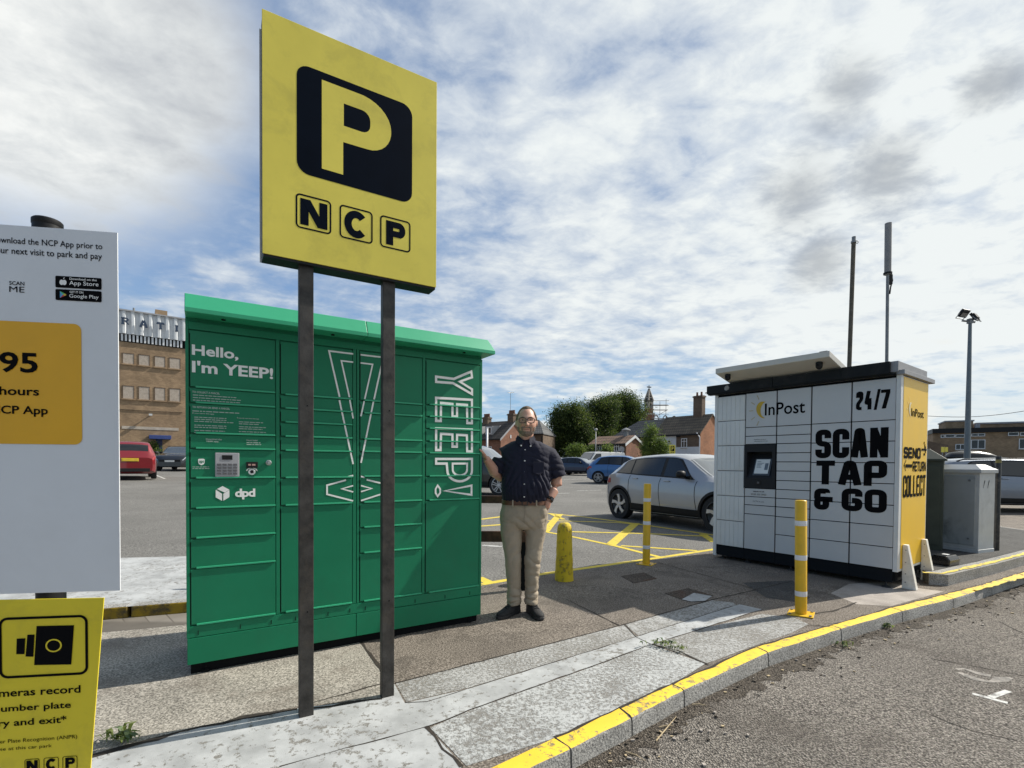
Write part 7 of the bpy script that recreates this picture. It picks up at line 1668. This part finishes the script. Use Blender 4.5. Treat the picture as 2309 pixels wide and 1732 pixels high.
mb = MB(); t0, t1 = D(2090, 938, 66), D(2360, 918.5, 52); mb.tube([t0 + (t1 - t0) * k / 12 - Vector((0, 0, .5 * math.sin(math.pi * k / 12))) for k in range(13)], .03, 5); mb.build('overhead_cable', m_black, None, label='overhead cable crossing the sky above the office block', cat='cable')

# ------------------------------------------------------------------ trees and bushes
def leafmat(name, cols):
    ms = []
    for i, c in enumerate(cols):
        m = pm(name + '_' + 'abc'[i], c, .6, var=.3, scale=1.5, spec=.25); b = [n for n in m.node_tree.nodes if n.type == 'BSDF_PRINCIPLED'][0]
        T = m.node_tree; tl = T.nodes.new('ShaderNodeBsdfTranslucent'); tl.inputs[0].default_value = (c[0] * 1.6, c[1] * 1.7, c[2] * 1.2, 1); mx = T.nodes.new('ShaderNodeMixShader'); mx.inputs[0].default_value = .38
        out = [n for n in T.nodes if n.type == 'OUTPUT_MATERIAL'][0]; T.links.new(b.outputs[0], mx.inputs[1]); T.links.new(tl.outputs[0], mx.inputs[2]); T.links.new(mx.outputs[0], out.inputs[0]); ms.append(m)
    return ms
lv_dark = leafmat('dense_leaf', [(.024, .042, .013), (.045, .068, .019), (.11, .135, .036)]); lv_bright = leafmat('light_leaf', [(.06, .095, .022), (.10, .145, .035), (.16, .20, .055)])
m_bark = pm('bark', (.07, .055, .04), .9, var=.3, scale=4)
def leaf_cloud(blobs, nclump, per, csize, lsize, rnd, shellp=.65):
    mb = MB(); tot = sum(b[3] * b[4] * b[5] for b in blobs)
    for bl in blobs:
        cx, cy, cz, rx, ry, rz = bl
        for _ in range(max(3, int(nclump * rx * ry * rz / tot))):
            while True:
                d = Vector((rnd.uniform(-1, 1), rnd.uniform(-1, 1), rnd.uniform(-1, 1)))
                if .05 < d.length < 1: break
            d.normalize(); rr = rnd.uniform(.72, 1.04) if rnd.random() < shellp else rnd.uniform(.25, .8)
            c = Vector((cx + d.x * rx * rr, cy + d.y * ry * rr, cz + d.z * rz * rr)); mi = rnd.choices((0, 1, 2), (4, 4, 2))[0]; cs = csize * rnd.uniform(.6, 1.3)
            for _ in range(per):
                q = Vector((rnd.gauss(0, .5), rnd.gauss(0, .5), rnd.gauss(0, .36))) * cs + c; s = lsize * rnd.uniform(.6, 1.3)
                a = Vector((rnd.gauss(0, 1), rnd.gauss(0, 1), rnd.gauss(0, .6))).normalized(); b = a.cross(Vector((rnd.gauss(0, 1), rnd.gauss(0, 1), rnd.gauss(0, 1)))).normalized()
                mb.add([q - a * s, q + b * s * .55, q + a * s, q - b * s * .55], [(0, 1, 2, 3)], mi)
    return mb
def tree(name, label, u, y, blobs_px, nclump, per, cs, ls, mats, seed, trunk=True, cat='tree', group=None, r=.3):
    """blobs_px: (u, v, half width px, half height px, depth factor)"""
    rnd = random.Random(seed); k = y / F; g = gz((u - CX) / F * y, y); e = empty(name, ((u - CX) / F * y, y, g), 0, label, cat, group)
    bl = []
    for (bu, bv, hu, hv, dp) in blobs_px: p = D(bu, bv, y); bl.append((p.x - e.location.x, (rnd.random() - .5) * hu * k * .6, p.z - g, hu * k, hu * k * dp, hv * k))
    for _ in range(len(bl) * 2):                      # ragged outline: small sprays standing proud of the crown
        q = rnd.choice(bl); a = rnd.uniform(-.3, 3.4); bl.append((q[0] + q[3] * 1.02 * math.cos(a), q[1], q[2] + q[5] * 1.02 * math.sin(a), q[3] * .24, q[3] * .24, q[5] * .2))
    mb = leaf_cloud(bl, nclump, per, cs, ls, rnd); mb.build('crown', mats, e)
    if trunk:
        top = max(b[2] for b in bl); mb = MB(); mb.tube([(0, 0, -.2), (rnd.uniform(-.1, .1), 0, top * .35), (rnd.uniform(-.3, .3), 0, top * .75)], [r, r * .75, r * .3], 10)
        for b in bl[:6]: mb.tube([(0, 0, top * .28), (b[0] * .5, b[1] * .5, (top * .35 + b[2]) / 2), (b[0] * .9, b[1] * .9, b[2])], [r * .5, r * .35, r * .1], 7)
        mb.build('trunk', m_bark, e)
    return e
tree('broadleaf_tree', 'rounded dense dark tree just right of the man with sky on its left', 1285, 74, [(1282, 945, 30, 34, 1), (1262, 975, 24, 38, 1), (1300, 960, 30, 45, 1), (1275, 1000, 30, 35, 1), (1258, 1020, 18, 25, 1), (1318, 985, 22, 40, 1), (1305, 1005, 26, 34, 1), (1255, 950, 12, 14, 1)], 900, 60, 1.15, .115, lv_dark, 3, group='big trees behind the houses', r=.35)
tree('broadleaf_tree', 'tall dark tree in the middle of the clump above the bungalow', 1350, 80, [(1348, 925, 28, 26, 1), (1340, 955, 30, 35, 1), (1362, 950, 26, 35, 1), (1345, 990, 34, 38, 1), (1325, 965, 22, 36, 1), (1375, 930, 22, 34, 1)], 850, 60, 1.15, .115, lv_dark, 4, group='big trees behind the houses', r=.38)
tree('broadleaf_tree', 'tallest dark tree of the clump, next to the church turret', 1405, 86, [(1400, 905, 30, 22, 1), (1422, 920, 28, 28, 1), (1385, 925, 30, 32, 1), (1410, 950, 38, 34, 1), (1436, 940, 16, 28, 1), (1395, 980, 36, 34, 1), (1430, 970, 20, 26, 1), (1375, 945, 22, 40, 1)], 1050, 60, 1.2, .12, lv_dark, 5, group='big trees behind the houses', r=.4)
tree('sapling', 'bright green young tree between the bungalow and the white wall', 1475, 47, [(1466, 985, 13, 20, 1), (1474, 1010, 22, 18, 1), (1460, 1010, 14, 20, 1), (1497, 1012, 16, 14, 1), (1470, 970, 7, 10, 1), (1488, 1000, 12, 12, 1)], 320, 36, .5, .065, lv_bright, 6, r=.08)
tree('shrub', 'bushy green shrub left of the bungalow', 1302, 54, [(1300, 1016, 16, 14, 1), (1312, 1018, 13, 12, 1), (1290, 1022, 10, 10, 1)], 120, 24, .5, .08, lv_bright, 7, False, 'shrub', 'shrubs round the bungalow')
tree('shrub', 'narrow shrub against the front wall of the bungalow', 1367, 46.5, [(1367, 1013, 9, 12, 1), (1370, 1022, 9, 8, 1)], 60, 22, .4, .07, lv_bright, 8, False, 'shrub', 'shrubs round the bungalow')
tree('shrub', 'small shrub at the left end of the bungalow', 1333, 50, [(1334, 1014, 7, 12, 1)], 40, 22, .4, .07, lv_bright, 9, False, 'shrub', 'shrubs round the bungalow')
tree('shrub', 'low dark hedge plant at the foot of the brick hall', 345, 43, [(340, 1010, 12, 14, 1), (352, 1020, 12, 12, 1)], 60, 22, .4, .08, lv_bright, 10, False, 'shrub')
# ------------------------------------------------------------------ weeds, stalks and litter
def weed(u, v, label, n, hgt, spread, seed, dz=.01, m=None):
    rnd = random.Random(seed); b = G(u, v, dz); mb = MB()
    for _ in range(n):
        a = rnd.uniform(0, 6.28); o = Vector((rnd.gauss(0, spread), rnd.gauss(0, spread * .5), 0)); l = hgt * rnd.uniform(.4, 1.2); d = Vector((math.cos(a), math.sin(a), 0)); s = Vector((-d.y, d.x, 0)) * l * .13
        p1 = o + d * l * .35 + Vector((0, 0, l * .55)); p2 = o + d * l * .9 + Vector((0, 0, l * .45)); mb.add([o, p1 + s, p2, p1 - s], [(0, 1, 2, 3)], rnd.randint(0, 1))
    o = mb.build('weed', [m_leafw, MATS['light_leaf_c']], None, label=label, cat='weed'); o.location = b; return o
weed(*c6(240, 1040), 'tuft of weeds by the dark crack left of the sign posts', 46, .075, .035, 1); w1 = weed(*c4(1200, 592), 'straggling weeds growing along the slab joint on the painted pavement', 46, .055, .05, 2, .012); weed(*c4(1290, 622), 'sparse middle clump of weeds in the slab joint nearer the kerb', 26, .05, .035, 3, .012)
weed(*c5b(1005, 595), 'small weed at the foot of the kerb below the white locker', 22, .07, .02, 4, -.095); weed(*c5b(665, 730), 'dry weeds at the foot of the kerb near the thin yellow post', 26, .05, .06, 5, -.095)
rnd = random.Random(11)
for i, (a, b, lab) in enumerate((((1160, 1190), (1285, 1040), 'long pale dry stalk lying on the road below the kerb'), ((1180, 1105), (1265, 1095), 'short pale stalk crossing the long one on the road'), ((1385, 965), (1470, 970), 'thin straight twig on the road close to the kerb'), ((970, 1260), (1090, 1315), 'curved dark twig on the road nearest the camera'))):
    p, q_ = G(*c4(*a), -KH + .008), G(*c4(*b), -KH + .012); mb = MB(); mb.tube([p, p.lerp(q_, .5) + Vector((.006, .004, .004)), q_], [.0035, .003, .0015], 6); mb.build('dry_stalk', m_straw, None, label=lab, cat='stalk')
mb = MB()
for _ in range(260):
    t = rnd.random() * 9 + 2.2; i = min(len(KO) - 2, int(t)); p = KO[i].lerp(KO[i + 1], t - i); o = abs(rnd.gauss(0, .16)) + .01; d = (KO[i + 1] - KO[i]).normalized(); p = p + Vector((d.y, -d.x, 0)) * o; p.z = pz(p.x, p.y) - KH + .004; s = rnd.uniform(.003, .011)
    a = rnd.uniform(0, 3.14); ax_, ay_ = Vector((math.cos(a), math.sin(a), 0)) * s, Vector((-math.sin(a), math.cos(a), 0)) * s * rnd.uniform(.3, .8); mb.xbox(p + Vector((0, 0, s * .3)), ax_, ay_, Vector((0, 0, s * .35)), rnd.choice((0, 0, 1, 2)))
mb.build('gutter_grit', [m_dirt, m_pinkc, m_straw], None, label='loose grit and dry leaf litter in the gutter along the kerb', cat='litter', kind='stuff')
